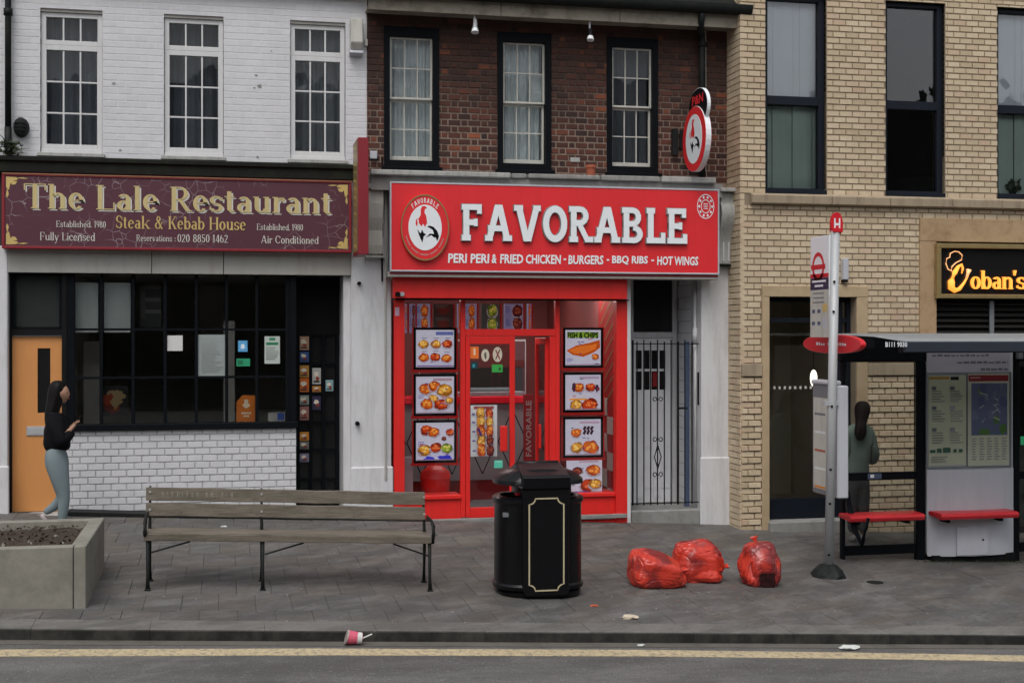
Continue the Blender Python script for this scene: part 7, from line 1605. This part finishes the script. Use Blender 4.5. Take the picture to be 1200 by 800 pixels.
# ================================================================== RED BAGS
def bag(px0, px1, py0, py1, seed, label, shape=0):
    m_ = (px0 + px1) / 2; X0, Y0, Z0 = gnd(m_, py1 - 3); Y0 += .17; X0 = X_(m_, Y0)
    dep = X0 * ST + (Y0 + D) * CT; s_ = FPX / dep; rx = (px1 - px0) / 2 / s_; H_ = (py1 - py0) / s_ * .96; ry = .20
    bm = bmesh.new(); bmesh.ops.create_icosphere(bm, subdivisions=6, radius=1); off = Vector((seed * 7.3, seed * 3.1, 0))
    for v in bm.verts:
        d = v.co.normalized(); x, y, z = d
        r = 1.0
        if shape == 0: top = .62 - .55 * x - .15 * x * x; 
        elif shape == 1: top = .95 - .10 * x
        else: top = 1.0
        # squarish, saggy volume
        px_, py2, pz = (math.copysign(abs(x) ** .78, x), math.copysign(abs(y) ** .8, y), math.copysign(abs(z) ** (.72 if shape == 1 else .88), z))
        n1 = noise.noise(Vector((x, y, z)) * 1.5 + off) * .14
        g1 = Vector((1, .2, -.55)) if shape == 0 else (Vector((.95, -.35, -.25)) if shape == 1 else Vector((0, -.2, -1)))     # point the creases gather at
        g1.normalize(); dd = (d - g1); ang = math.atan2(dd.cross(g1).dot(Vector((.3, .5, .8))), dd.dot(Vector((.1, .9, .2)))); k_ = max(0, 1 - (d - g1).length / 1.5)
        dg = (d - g1).length; q1 = noise.noise(Vector((math.cos(ang) * 2.0, math.sin(ang) * 2.0, dg * .9 + seed))); q2 = noise.noise(Vector((math.cos(ang) * 5.0, math.sin(ang) * 5.0, dg * 1.1 + seed * 3))); w1_ = noise.noise(d * 1.9 + off * 3)
        cre = -max(0, 1 - abs(q1) * 4) ** 1.2 * .095 * (.35 + k_) - max(0, 1 - abs(q2) * 3.2) ** 1.2 * .045 * (.15 + k_); cr2 = -max(0, 1 - abs(w1_) * 9) ** 1.2 * .035
        r += n1 + cre + cr2
        zz = pz * r
        zq = (zz + .72) / 1.72
        zz2 = max(0, zq) * H_ * (1 if shape else (.55 + .55 * max(0, min(1, (1 - (x + 1) * .42)))))
        spread = 1 + .12 * (1 - min(1, max(0, zq) * 2))
        v.co = (px_ * r * rx * .95 * spread, py2 * r * ry * spread, zz2 + gz(px_ * rx, py2 * ry))
        if zq <= 0: v.co.z = gz(px_ * rx, py2 * ry) + .002
    if shape == 2:
        for f in bm.faces:
            c = f.calc_center_median()
            if -.08 + .02 * noise.noise(c * 22) < c.x - .005 < .08 + .02 * noise.noise(c * 19) and c.y < -.05 and c.z < .135 + .03 * noise.noise(c * 15): f.material_index = 1
    me = bpy.data.meshes.new('bin_bag'); bm.to_mesh(me); bm.free(); me.materials.append(M['bag']); me.materials.append(M['bag_dark']); me.polygons.foreach_set('use_smooth', [True] * len(me.polygons))
    o = bpy.data.objects.new('bin_bag', me); col.objects.link(o); o.location = (X0, Y0, Z0 - gz(X0, 0) + gz(X0, 0)); o.location.z = gz(X0, Y0)
    gz_ = max(.05, H_ * (.30 if shape != 2 else .98)); kp = Vector((X0 + g1.x * rx * .96, Y0 + g1.y * ry * 1.0, gz(X0, Y0) + gz_)) if shape != 2 else Vector((X0 - .02, Y0 + .03, gz(X0, Y0) + H_ * .97))
    kd = Vector((g1.x, g1.y * .8, .35)).normalized() if shape != 2 else Vector((-.2, .3, .9)); b = MB(); fan = []
    for q, (l, w_) in enumerate(((-.03, .035), (.0, .016), (.02, .018), (.05, .045), (.07, .06))):
        c = kp + kd * l; sd_ = kd.cross(Vector((0, 0, 1))).normalized(); u2 = sd_.cross(kd); fan.append([tuple(c + sd_ * math.cos(a) * w_ * (1 + .25 * math.sin(a * 3 + seed)) + u2 * math.sin(a) * w_ * .45) for a in [i * PI / 8 for i in range(16)]])
    b.rings(fan); b.build('tied_neck', M['bag'], o, smooth=True)
    return tag(o, label, 'bin bag', 'red bin bags on the pavement'), (X0, Y0, gz(X0, Y0), rx, ry, H_)
bag(734, 805, 645, 693, 1, 'slumped red bin bag, nearest the litter bin, lowest and widest of the three'); o2, g2 = bag(787, 848, 636.5, 686, 2, 'middle boxy red bin bag with creases gathered at its right corner', 1); o3, g3 = bag(866, 914, 640, 691, 3, 'separate upright red bin bag with a dark square patch at its foot', 2)

# ================================================================== PLANTER
pyf, pyb = -4.90, -3.22; pxr = gnd(104, 712)[0] - .02; pxl = -4.6; H_ = .5
pl = empty('planter', (-1.8, -4.0, gz(-1.8, -4.0)), 'square edged grey concrete planter box at the left kerbside', 'planter')
zt = gz(pxr, pyf) + H_; wt = .125; zb_p = -.35
def PB(nm, x0, x1, y0, y1, t=zt): return BX(nm, x0, x1, y0, y1, zb_p, t, M['concrete'], pl, .007)
xj = X_(86, pyf)
PB('front_panel', pxl, xj - .003, pyf, pyf + wt, zt - .001); PB('corner_block', xj + .003, pxr, pyf, pyf + wt); PB('side_panel', pxr - wt, pxr - .0005, pyf + wt + .002, pyb - wt, zt - .0008); PB('back_panel', pxl, pxr - .001, pyb - wt + .002, pyb, zt - .0015); PB('end_panel', pxl, pxl + wt, pyf + wt + .003, pyb - wt - .001)
# soil surface with bark chips
b = MB(); nx, ny = 60, 26; sx0_, sx1_, sy0_, sy1_ = pxl + wt, pxr - wt, pyf + wt, pyb - wt; grid = []
for j in range(ny + 1):
    for i in range(nx + 1):
        x = sx0_ + (sx1_ - sx0_) * i / nx; y = sy0_ + (sy1_ - sy0_) * j / ny; b.v.append((x, y, zt - .07 + .035 * noise.noise(Vector((x * 5, y * 5, 0))) + .02 * noise.noise(Vector((x * 18, y * 18, 3)))))
for j in range(ny):
    for i in range(nx): q = j * (nx + 1) + i; b.f.append((q, q + 1, q + nx + 2, q + nx + 1)); b.m.append(0); b.c.append(None)
r6 = random.Random(13)
for _ in range(1500):
    x, y = r6.uniform(sx0_ + .6 if r6.random() < .7 else sx0_, sx1_), r6.uniform(sy0_, sy1_); z = zt - .045 + r6.uniform(-.02, .02); s_ = r6.uniform(.008, .024); d1 = Vector((r6.uniform(-1, 1), r6.uniform(-1, 1), r6.uniform(-.4, .6))).normalized() * s_; d2 = d1.cross(Vector((r6.uniform(-1, 1), r6.uniform(-1, 1), 1))).normalized() * s_ * .6; p = Vector((x, y, z)); m_ = 1 if r6.random() < .05 else 0
    b.face([p - d1, p + d2, p + d1, p - d2], m_)
so_ = b.build('soil', [M['soil'], M['concrete']]); tag(so_, 'dark soil and bark chips in the planter', kind='stuff')

# ================================================================== LITTER
x, y, z = gnd(412, 747, -.10); y = Yk(x) - .10; zr = gz(x, y) - KH + .005
cu = empty('paper_cup', (x, y, zr), 'crumpled pink paper cup lying in the gutter against the kerb', 'cup')
a0_, a1_ = Vector((x + .055, y, zr + .048)), Vector((x - .055, y + .0, zr + .062)); pinkm = paint('pink cup print', (.62, .10, .17), .5, .25, 25, .2); b = MB(); b.tube([a0_, a1_], [.042, .055], 16); b.build('cup_body', pinkm, cu, smooth=False)
b = MB(); b.tube([a0_ + (a1_ - a0_) * .35 + Vector((0, 0, -.001)), a0_ + (a1_ - a0_) * .02], [.0475, .043], 16, cap=False); b.build('cup_band', M['paper'], cu)
MB().tube([a1_ - Vector((.002, 0, 0)), a1_ + Vector((-.012, 0, .003))], .058, 16).build('cup_lid', M['tile_white'], cu); MB().tube([a0_ + Vector((-.01, -.02, .0)), a0_ + Vector((.075, -.03, .035))], .006, 6).build('straw', M['paper'], cu)
def scrap(px_, py_, s_, mat, label, cat, road=False, seed=0, flat=.5):
    x, y, z = gnd(px_, py_, 0)
    if road: x, y, z = gnd(px_, py_ - 0, 0); y = Yk(x) - (.09 if py_ < 762 else .16); z = gz(x, y) - KH + .006
    rr = random.Random(seed); bm = bmesh.new(); bmesh.ops.create_icosphere(bm, subdivisions=2, radius=1)
    for v in bm.verts: n_ = 1 + rr.uniform(-.35, .3); v.co = Vector((v.co.x * s_ * n_ * 1.3, v.co.y * s_ * n_, max(v.co.z, -.2) * s_ * flat * n_ + s_ * .15))
    me = bpy.data.meshes.new(cat); bm.to_mesh(me); bm.free(); me.materials.append(mat); o = bpy.data.objects.new(cat.replace(' ', '_'), me); col.objects.link(o); o.location = (x, y, z); return tag(o, label, cat)
scrap(737, 724, .055, paint('dirty tissue', (.55, .47, .36), .9, .15, 20, .1), 'scrunched cream tissue on the pavement near kerb right of the bin', 'tissue', seed=1, flat=.35)
scrap(696, 710, .030, paint('orange scrap', (.45, .08, .04), .7, .2, 20, .1), 'small orange red food scrap on pavement beside the bin foot', 'food scrap', seed=2, flat=.3)
scrap(1026, 763.5, .06, M['paper'], 'torn white paper scrap on the yellow line at lower right', 'paper', True, 3, .3); scrap(765, 754.5, .025, M['paper'], 'tiny white paper scrap in the gutter below the middle of pavement', 'paper', True, 4, .3)
scrap(895, 614.5, .045, M['paper'], 'small white crumpled paper against the buff wall by the door', 'paper', seed=5, flat=.6)
scrap(262, 617, .03, M['paper'], 'white scrap of paper seen under the bench back', 'paper', seed=6, flat=.3)
b = MB(); r7 = random.Random(17)
for _ in range(230):
    px_, py_ = r7.uniform(130, 1200), r7.uniform(622, 732); 
    if _ < 90: px_, py_ = r7.gauss(860, 90), r7.gauss(700, 14)
    x, y, z = gnd(px_, py_); 
    if y < Yk(x) + .02 or y > -.3 or py_ > 733: continue
    s_ = r7.uniform(.004, .012); z = gz(x, y) + .002; a = r7.uniform(0, 3); c_, n_ = math.cos(a) * s_, math.sin(a) * s_; m_ = 0 if r7.random() < .55 else (1 if r7.random() < .7 else 2)
    b.face([(x - c_, y - n_, z + .002), (x + n_, y - c_, z), (x + c_, y + n_, z + .003), (x - n_, y + c_, z)], m_)
tag(b.build('litter', [M['grimy_white'], M['soil'], M['terracotta']]), 'tiny crumbs and chewing gum specks over the pavement', kind='stuff')
x, y, z = gnd(1025, 682); tag(MB().tube([(x, y, gz(x, y) - .01), (x, y, gz(x, y) + .004)], .085, 20).build('drain_cover', M['iron']), 'small dark round utility cover in the pavement before shelter', 'utility cover')
# weeds along the shelter foot
b = MB()
for _ in range(260):
    x = r7.uniform(xp - .1, xa1 + .5); y = BY - .12 - abs(r7.gauss(0, .05)); z = gz(x, y); h = r7.uniform(.01, .035); dx = r7.uniform(-.01, .01); b.face([(x - .004, y, z), (x + .004, y, z), (x + dx, y + dx, z + h)])
tag(b.build('weeds', M['leaf']), 'sparse low weeds along the foot of the shelter panel', kind='stuff')

# ================================================================== PEOPLE
def skin_mesh(name, joints, edges, mat, parent, subs=2, extra=None, sc=1.0):
    names = list(joints); me = bpy.data.meshes.new(name); me.from_pydata([joints[n][0] for n in names], [(names.index(a), names.index(c)) for a, c in edges], [])
    o = bpy.data.objects.new(name, me); col.objects.link(o); sk = o.modifiers.new('skin', 'SKIN'); sk.use_smooth_shade = True; sb = o.modifiers.new('sub', 'SUBSURF'); sb.levels = subs; sb.render_levels = subs
    for i, n in enumerate(names): r = joints[n][1]; me.skin_vertices[0].data[i].radius = r if isinstance(r, tuple) else (r, r); me.skin_vertices[0].data[i].use_root = (i == 0)
    bpy.context.view_layer.update(); ev = o.evaluated_get(bpy.context.evaluated_depsgraph_get()); m2 = bpy.data.meshes.new_from_object(ev); bpy.data.objects.remove(o); bpy.data.meshes.remove(me)
    m2.name = name; m2.materials.clear(); m2.materials.append(mat); m2.polygons.foreach_set('material_index', [0] * len(m2.polygons)); m2.polygons.foreach_set('use_smooth', [True] * len(m2.polygons))
    if extra:
        for v in m2.vertices: v.co = extra(v.co)
    ob = bpy.data.objects.new(name, m2); col.objects.link(ob); ob.parent = parent; return ob
def hand(J, E_, w_, pre, d, up, side, s=1.0):
    """palm and five separate curled fingers from wrist joint w_; d forward, up palm normal, side thumb side"""
    wv_ = Vector(J[w_][0]); J[pre + 'palm'] = (tuple(wv_ + d * .05 * s), (.024 * s, .016 * s)); E_.append((w_, pre + 'palm'))
    for i, (off, ln) in enumerate(((-.026, .055), (-.009, .065), (.009, .06), (.025, .048))):
        p0 = wv_ + d * .085 * s + side * -off * s; p1 = p0 + d * ln * .6 * s + up * -.006 * s; p2 = p1 + d * ln * .3 * s + up * -.028 * s
        J[pre + 'f%d' % i] = (tuple(p0), .0085 * s); J[pre + 'g%d' % i] = (tuple(p1), .008 * s); J[pre + 'h%d' % i] = (tuple(p2), .0065 * s); E_ += [(pre + 'palm', pre + 'f%d' % i), (pre + 'f%d' % i, pre + 'g%d' % i), (pre + 'g%d' % i, pre + 'h%d' % i)]
    p0 = wv_ + d * .035 * s + side * .03 * s; p1 = p0 + d * .04 * s + side * .012 * s; J[pre + 't0'] = (tuple(p0), .011 * s); J[pre + 't1'] = (tuple(p1), .009 * s); E_ += [(pre + 'palm', pre + 't0'), (pre + 't0', pre + 't1')]
def head_mesh(parent, c, face_dir, r, skinm, squash=.74):
    """head with brow, nose, lips, chin and ears; c = centre, face_dir unit XY"""
    fd = Vector(face_dir).normalized(); sd_ = Vector((-fd.y, fd.x, 0)); bm = bmesh.new(); bmesh.ops.create_uvsphere(bm, u_segments=28, v_segments=20, radius=1)
    for v in bm.verts:
        x, y, z = v.co; f = y        # +y is the face
        X2, Y2, Z2 = x * .80, y * .98, z * 1.22
        if z < 0: X2 *= 1 + z * .32; Y2 += max(0, y) * z * .05
        if f > .3:
            Y2 += .15 * math.exp(-((x / .13) ** 2 + ((z + .10) / .20) ** 2)); Y2 -= .07 * (math.exp(-(((x - .34) / .16) ** 2 + ((z - .08) / .11) ** 2)) + math.exp(-(((x + .34) / .16) ** 2 + ((z - .08) / .11) ** 2)))
            Y2 += .06 * math.exp(-((x / .2) ** 2 + ((z + .50) / .07) ** 2)); Y2 += .09 * math.exp(-((x / .22) ** 2 + ((z + .83) / .12) ** 2)); Y2 += .05 * math.exp(-((x / .5) ** 2 + ((z - .24) / .08) ** 2))
        if abs(x) > .8 and abs(z + .05) < .28 and abs(y) < .25: X2 *= 1.16
        w_ = Vector(c) + (fd * Y2 + sd_ * X2) * r + Vector((0, 0, Z2 * r)); v.co = w_
    me = bpy.data.meshes.new('head'); bm.to_mesh(me); bm.free(); me.materials.append(skinm); me.polygons.foreach_set('use_smooth', [True] * len(me.polygons)); return me, fd, sd_
def join_mesh(o, me2):
    bm = bmesh.new(); bm.from_mesh(o.data); bm.from_mesh(me2); bm.to_mesh(o.data); bm.free(); o.data.polygons.foreach_set('use_smooth', [True] * len(o.data.polygons))
def person_frame(px_, Yp, gpy):      # local pixel offsets -> place
    x0 = X_(px_, Yp); zg_ = gz(x0, Yp)
    def P(px, py, dy=0.0): x, z = at(px, py, Yp + dy); return (x, Yp + dy, z)
    return x0, zg_, P
# --- young woman walking, looking at her phone
Yp = -.95; x0, zg_, P = person_frame(66, Yp, 617)
w1p = empty('person', (x0, Yp, zg_), 'woman with long black hair in black jacket and blue grey leggings, looking at phone', 'person')
def rel(J): return {k: ((v[0][0] - x0, v[0][1] - Yp, v[0][2] - zg_), v[1]) for k, v in J.items()}
yn, yf2 = -.09, .09
legs = {'pelvis': (P(65.5, 532), (.125, .13)), 'waist': (P(65.5, 517), (.09, .105)), 'hipn': (P(66.5, 542, yn), (.135, .10)), 'thn': (P(70.5, 560, yn), (.105, .085)), 'knn': (P(75.5, 582, yn), (.066, .06)), 'can': (P(74, 597, yn), (.062, .055)), 'ann': (P(72.5, 613, yn), (.040, .036)),
        'hipf': (P(65, 542, yf2), (.13, .10)), 'thf': (P(69.5, 560, yf2), (.10, .08)), 'knf': (P(73, 583, yf2), (.062, .058)), 'caf': (P(64, 593, yf2), (.056, .052)), 'anf': (P(51.5, 601, yf2), (.036, .034))}
le = [('pelvis', 'waist'), ('pelvis', 'hipn'), ('hipn', 'thn'), ('thn', 'knn'), ('knn', 'can'), ('can', 'ann'), ('pelvis', 'hipf'), ('hipf', 'thf'), ('thf', 'knf'), ('knf', 'caf'), ('caf', 'anf')]
body = {'pelvis': (P(65, 532), (.08, .1)), 'chest': (P(65.5, 500), (.07, .1)), 'neck': (P(66, 481), (.04, .04)), 'nk2': (P(68, 474), (.035, .035)), 'shn': (P(64.5, 489, -.12), .04), 'eln': (P(69, 516, -.16), .035), 'wrn': (P(84.5, 501, -.09), .022), 'shf': (P(64.5, 489, .12), .04), 'elf': (P(71, 514, .15), .035), 'wrf': (P(85, 499, .05), .022),
        'ln': (P(72, 560, yn), .05), 'kn': (P(76, 582, yn), .04), 'an': (P(73.5, 612, yn), .028), 'lf': (P(71, 560, yf2), .05), 'kf': (P(74, 582, yf2), .04), 'af': (P(52.5, 600, yf2), .028)}
bedges = [('pelvis', 'chest'), ('chest', 'neck'), ('neck', 'nk2'), ('chest', 'shn'), ('shn', 'eln'), ('eln', 'wrn'), ('chest', 'shf'), ('shf', 'elf'), ('elf', 'wrf'), ('pelvis', 'ln'), ('ln', 'kn'), ('kn', 'an'), ('pelvis', 'lf'), ('lf', 'kf'), ('kf', 'af')]
hand(body, bedges, 'wrn', 'a', Vector((.62, .25, .74)), Vector((-.5, 0, .5)), Vector((0, 1, 0)), .75); hand(body, bedges, 'wrf', 'b', Vector((.62, -.25, .74)), Vector((-.5, 0, .5)), Vector((0, -1, 0)), .75)
bo = skin_mesh('body', rel(body), bedges, M['skin'], w1p)
hc = Vector(P(71.5, 461)) - Vector((x0, Yp, zg_)); hm, fd, sdv = head_mesh(w1p, hc, (1, -.18, 0), .088, M['skin']); join_mesh(bo, hm)
for s_ in (-1, 1):
    ec = hc + (fd * .86 + sdv * .32 * s_) * .088 + Vector((0, 0, .009)); b = MB(); b.rings([[tuple(ec + Vector((math.cos(a) * .006 * q, math.sin(a) * .008 * q, .005 * h))) for a in [i * PI / 4 for i in range(8)]] for q, h in ((.3, -1), (1, 0), (.3, 1))]); o = b.build('eye', M['hair']); o.parent = w1p
lc = hc + fd * .088 * .96 + Vector((0, 0, -.052)); b = MB(); b.rings([[tuple(lc + Vector((math.cos(a) * .007 * q, math.sin(a) * .016 * q, .006 * h))) for a in [i * PI / 4 for i in range(8)]] for q, h in ((.3, -1), (1, 0), (.3, 1))]); o = b.build('lips', M['terracotta']); o.parent = w1p
bo_l = skin_mesh('leggings', rel(legs), le, M['leggings'], w1p)
jk = {'hem': (P(68, 531), (.15, .15)), 'mid': (P(67, 516), (.165, .16)), 'ch': (P(65, 498), (.145, .155)), 'col': (P(66, 482), (.08, .075)), 'shn': (P(64, 491, -.14), (.09, .085)), 'eln': (P(70.5, 520, -.19), (.085, .08)), 'wrn': (P(84.5, 506, -.10), (.050, .048)), 'shf': (P(64, 491, .14), (.09, .085)), 'elf': (P(73, 519, .17), (.08, .075)), 'wrf': (P(85, 504, .055), (.050, .048))}
skin_mesh('jacket', rel(jk), [('hem', 'mid'), ('mid', 'ch'), ('ch', 'col'), ('ch', 'shn'), ('shn', 'eln'), ('eln', 'wrn'), ('ch', 'shf'), ('shf', 'elf'), ('elf', 'wrf')], M['jacket'], w1p, 3, lambda c: c * 1.0 + Vector((1, 0, .3)) * .016 * noise.noise(c * 11))
def hair_rings(nm, mat, parent, rows, n=26, seed=0):
    """rows: centre (x, y, z), half width along the face direction, half width across, each a level of the hair"""
    b = MB(); rg = []
    for q, (cx_, cy2, cz_, ax, ay) in enumerate(rows):
        ring_ = []
        for i in range(n):
            a = 2 * PI * i / n; st_ = 1 + .05 * math.sin(i * 5.1 + seed) + .03 * math.sin(i * 9.7 + q * .6); ring_.append((cx_ + math.cos(a) * ax * st_, cy2 + math.sin(a) * ay * st_, cz_ + (.012 * math.sin(i * 3.3) if q == 0 else 0)))
        rg.append(ring_)
    b.rings(rg); o = b.build(nm, mat); md_ = o.modifiers.new('sub', 'SUBSURF'); md_.levels = md_.render_levels = 1; o.data.polygons.foreach_set('use_smooth', [True] * len(o.data.polygons)); o.parent = parent; return o
def HP(px, py): a = P(px, py); return a[0] - x0, a[2] - zg_
rows_ = []
for px, py, ax, ay in ((59.5, 506, .028, .045), (59.5, 500, .055, .085), (60, 490, .07, .105), (61.5, 480, .078, .105), (64, 472, .082, .10), (65.8, 464, .090, .098), (67, 457, .094, .098), (67.8, 451, .086, .088), (68, 447.5, .066, .066), (68, 445.6, .035, .035)):
    hx, hz = HP(px, py); rows_.append((hx, 0, hz, ax, ay))
hair_rings('hair', M['hair'], w1p, rows_)
hj = {'top': (P(68, 454), (.075, .085)), 'crown': (P(64.5, 458.5), (.085, .09)), 'nape': (P(61, 472), (.075, .085)), 'back': (P(58.5, 486), (.05, .085)), 'tip': (P(57, 499), (.02, .06)), 'side': (P(67, 470, -.07), (.035, .035)), 'side2': (P(66, 486, -.10), (.025, .035))}
for (px, py, dy, up_, nm) in ((73.5, 613, yn, 0, 'shoe'), (51, 602, yf2, .6, 'shoe')):
    a = P(px, py, dy); aj = {'heel': ((a[0] - .02 - x0, dy, a[2] - zg_ + .0), (.034, .034)), 'ball': ((a[0] + (.075 if not up_ else .03) - x0, dy, a[2] - zg_ - (.02 if not up_ else .085)), (.034, .022)), 'toe': ((a[0] + (.115 if not up_ else .055) - x0, dy, a[2] - zg_ - (.025 if not up_ else .12)), (.028, .016))}
    if not up_: aj['heel'] = ((aj['heel'][0][0], dy, .035), (.034, .032)); aj['ball'] = ((aj['ball'][0][0], dy, .026), (.034, .024)); aj['toe'] = ((aj['toe'][0][0], dy, .022), (.028, .018))
    skin_mesh(nm, aj, [('heel', 'ball'), ('ball', 'toe')], M['shoe'], w1p)
ft = P(91.5, 493, -.02); ph = MB(); dv = Vector((.35, 0, .94)); nv = Vector((-.94, 0, .35))
b = MB(); c_ = Vector(ft); pts = []
for s1_ in (-1, 1):
    for s2_ in (-1, 1):
        for s3_ in (-1, 1): pts.append(c_ + dv * .07 * s1_ + Vector((0, 1, 0)) * .035 * s2_ + nv * .005 * s3_)
b.v = [tuple(p) for p in pts]; b.f = [(0, 1, 3, 2), (4, 6, 7, 5), (0, 4, 5, 1), (2, 3, 7, 6), (0, 2, 6, 4), (1, 5, 7, 3)]; b.m = [0] * 6; b.c = [None] * 6
tag(b.build('mobile_phone', M['phone'], None, .003), 'black mobile phone held up by the walking woman', 'phone')
# --- person behind the shelter glass, back to us
gx2, gy2, gz2 = gnd(1006, 636); Yp2 = gy2; x1p, zg2, P2 = person_frame(1006, Yp2, 636)
w2p = empty('person', (x1p, Yp2, zg2), 'person with dark tied hair and grey green jacket standing behind the bus shelter glass', 'person')
def rel2(J): return {k: ((v[0][0] - x1p, v[0][1] - Yp2, v[0][2] - zg2), v[1]) for k, v in J.items()}
body2 = {'pelvis': (P2(1005, 556), (.09, .08)), 'chest': (P2(1006, 515), (.1, .07)), 'neck': (P2(1008, 494), (.045, .045)), 'nk2': (P2(1009, 488), (.04, .04)), 'shr': (P2(1018, 504), .04), 'elr': (P2(1025, 530, -.03), .034), 'wrr': (P2(1021, 543, .10), .024), 'shl': (P2(995, 504), .04), 'ell': (P2(991, 530, -.02), .034), 'wrl': (P2(995, 545, .10), .024),
         'kr': (P2(1011, 592), .05), 'ar': (P2(1011, 626), .035), 'kl': (P2(1000, 592, .03), .05), 'al': (P2(1001, 626, .03), .035)}
be2 = [('pelvis', 'chest'), ('chest', 'neck'), ('neck', 'nk2'), ('chest', 'shr'), ('shr', 'elr'), ('elr', 'wrr'), ('chest', 'shl'), ('shl', 'ell'), ('ell', 'wrl'), ('pelvis', 'kr'), ('kr', 'ar'), ('pelvis', 'kl'), ('kl', 'al')]
hand(body2, be2, 'wrr', 'a', Vector((-.3, .8, .2)), Vector((0, 0, 1)), Vector((-1, 0, 0)), .75); hand(body2, be2, 'wrl', 'b', Vector((.3, .8, .2)), Vector((0, 0, 1)), Vector((1, 0, 0)), .75)
bo2 = skin_mesh('body', rel2(body2), be2, M['skin2'], w2p); hc2 = Vector(P2(1010, 481)) - Vector((x1p, Yp2, zg2)); hm2, _, _ = head_mesh(w2p, hc2, (.5, .86, 0), .088, M['skin2']); join_mesh(bo2, hm2)
cj = {'hem': (P2(1005, 562), (.15, .12)), 'mid': (P2(1005, 533), (.155, .12)), 'ch': (P2(1006, 512), (.155, .115)), 'col': (P2(1008, 495), (.065, .06)), 'shr': (P2(1019, 507), (.078, .075)), 'elr': (P2(1025.5, 531, -.03), (.068, .065)), 'wrr': (P2(1021.5, 543, .09), (.048, .048)), 'shl': (P2(993, 507), (.078, .075)), 'ell': (P2(989.5, 531, -.02), (.068, .065)), 'wrl': (P2(995, 544, .09), (.04, .04))}
skin_mesh('jacket', rel2(cj), [('hem', 'mid'), ('mid', 'ch'), ('ch', 'col'), ('ch', 'shr'), ('shr', 'elr'), ('elr', 'wrr'), ('ch', 'shl'), ('shl', 'ell'), ('ell', 'wrl')], M['green_coat'], w2p, 3, lambda c: c + Vector((1, 0, .3)) * .015 * noise.noise(c * 11))
tj = {'waist': (P2(1005, 546), (.12, .09)), 'pelvis': (P2(1005, 558), (.145, .11)), 'hr': (P2(1011, 566), (.105, .095)), 'kr': (P2(1011.5, 592), (.082, .08)), 'ar': (P2(1011, 624), (.066, .066)), 'hl': (P2(999, 566), (.105, .095)), 'kl': (P2(998.5, 592, .03), (.082, .08)), 'al': (P2(1000, 624, .03), (.066, .066))}
skin_mesh('trousers', rel2(tj), [('waist', 'pelvis'), ('pelvis', 'hr'), ('hr', 'kr'), ('kr', 'ar'), ('pelvis', 'hl'), ('hl', 'kl'), ('kl', 'al')], M['trousers'], w2p)
rows_ = []
for px, py, dy, ax, ay in ((1002, 515, -.13, .03, .02), (1002, 511, -.135, .065, .04), (1002.5, 505, -.13, .08, .05), (1004, 498, -.11, .07, .055), (1006.5, 492, -.06, .065, .065), (1009, 486, -.035, .088, .085), (1010, 480, -.02, .098, .095), (1010.5, 475, -.015, .092, .09), (1010.5, 471.5, -.01, .07, .07), (1010.5, 469.5, -.01, .035, .035)):
    a = P2(px, py, 0); rows_.append((a[0] - x1p, dy, a[2] - zg2, ax, ay))
hair_rings('hair', M['hair2'], w2p, rows_, seed=2)
for px, dy in ((1011, 0), (1001, .03)):
    a = P2(px, 630, dy); sj = {'an': ((a[0] - x1p, dy, .11), (.045, .05)), 'heel': ((a[0] - x1p, dy - .01, .045), (.045, .05)), 'toe': ((a[0] - x1p + .02, dy + .13, .035), (.04, .035))}
    skin_mesh('shoe', sj, [('an', 'heel'), ('heel', 'toe')], M['shoe2'], w2p)
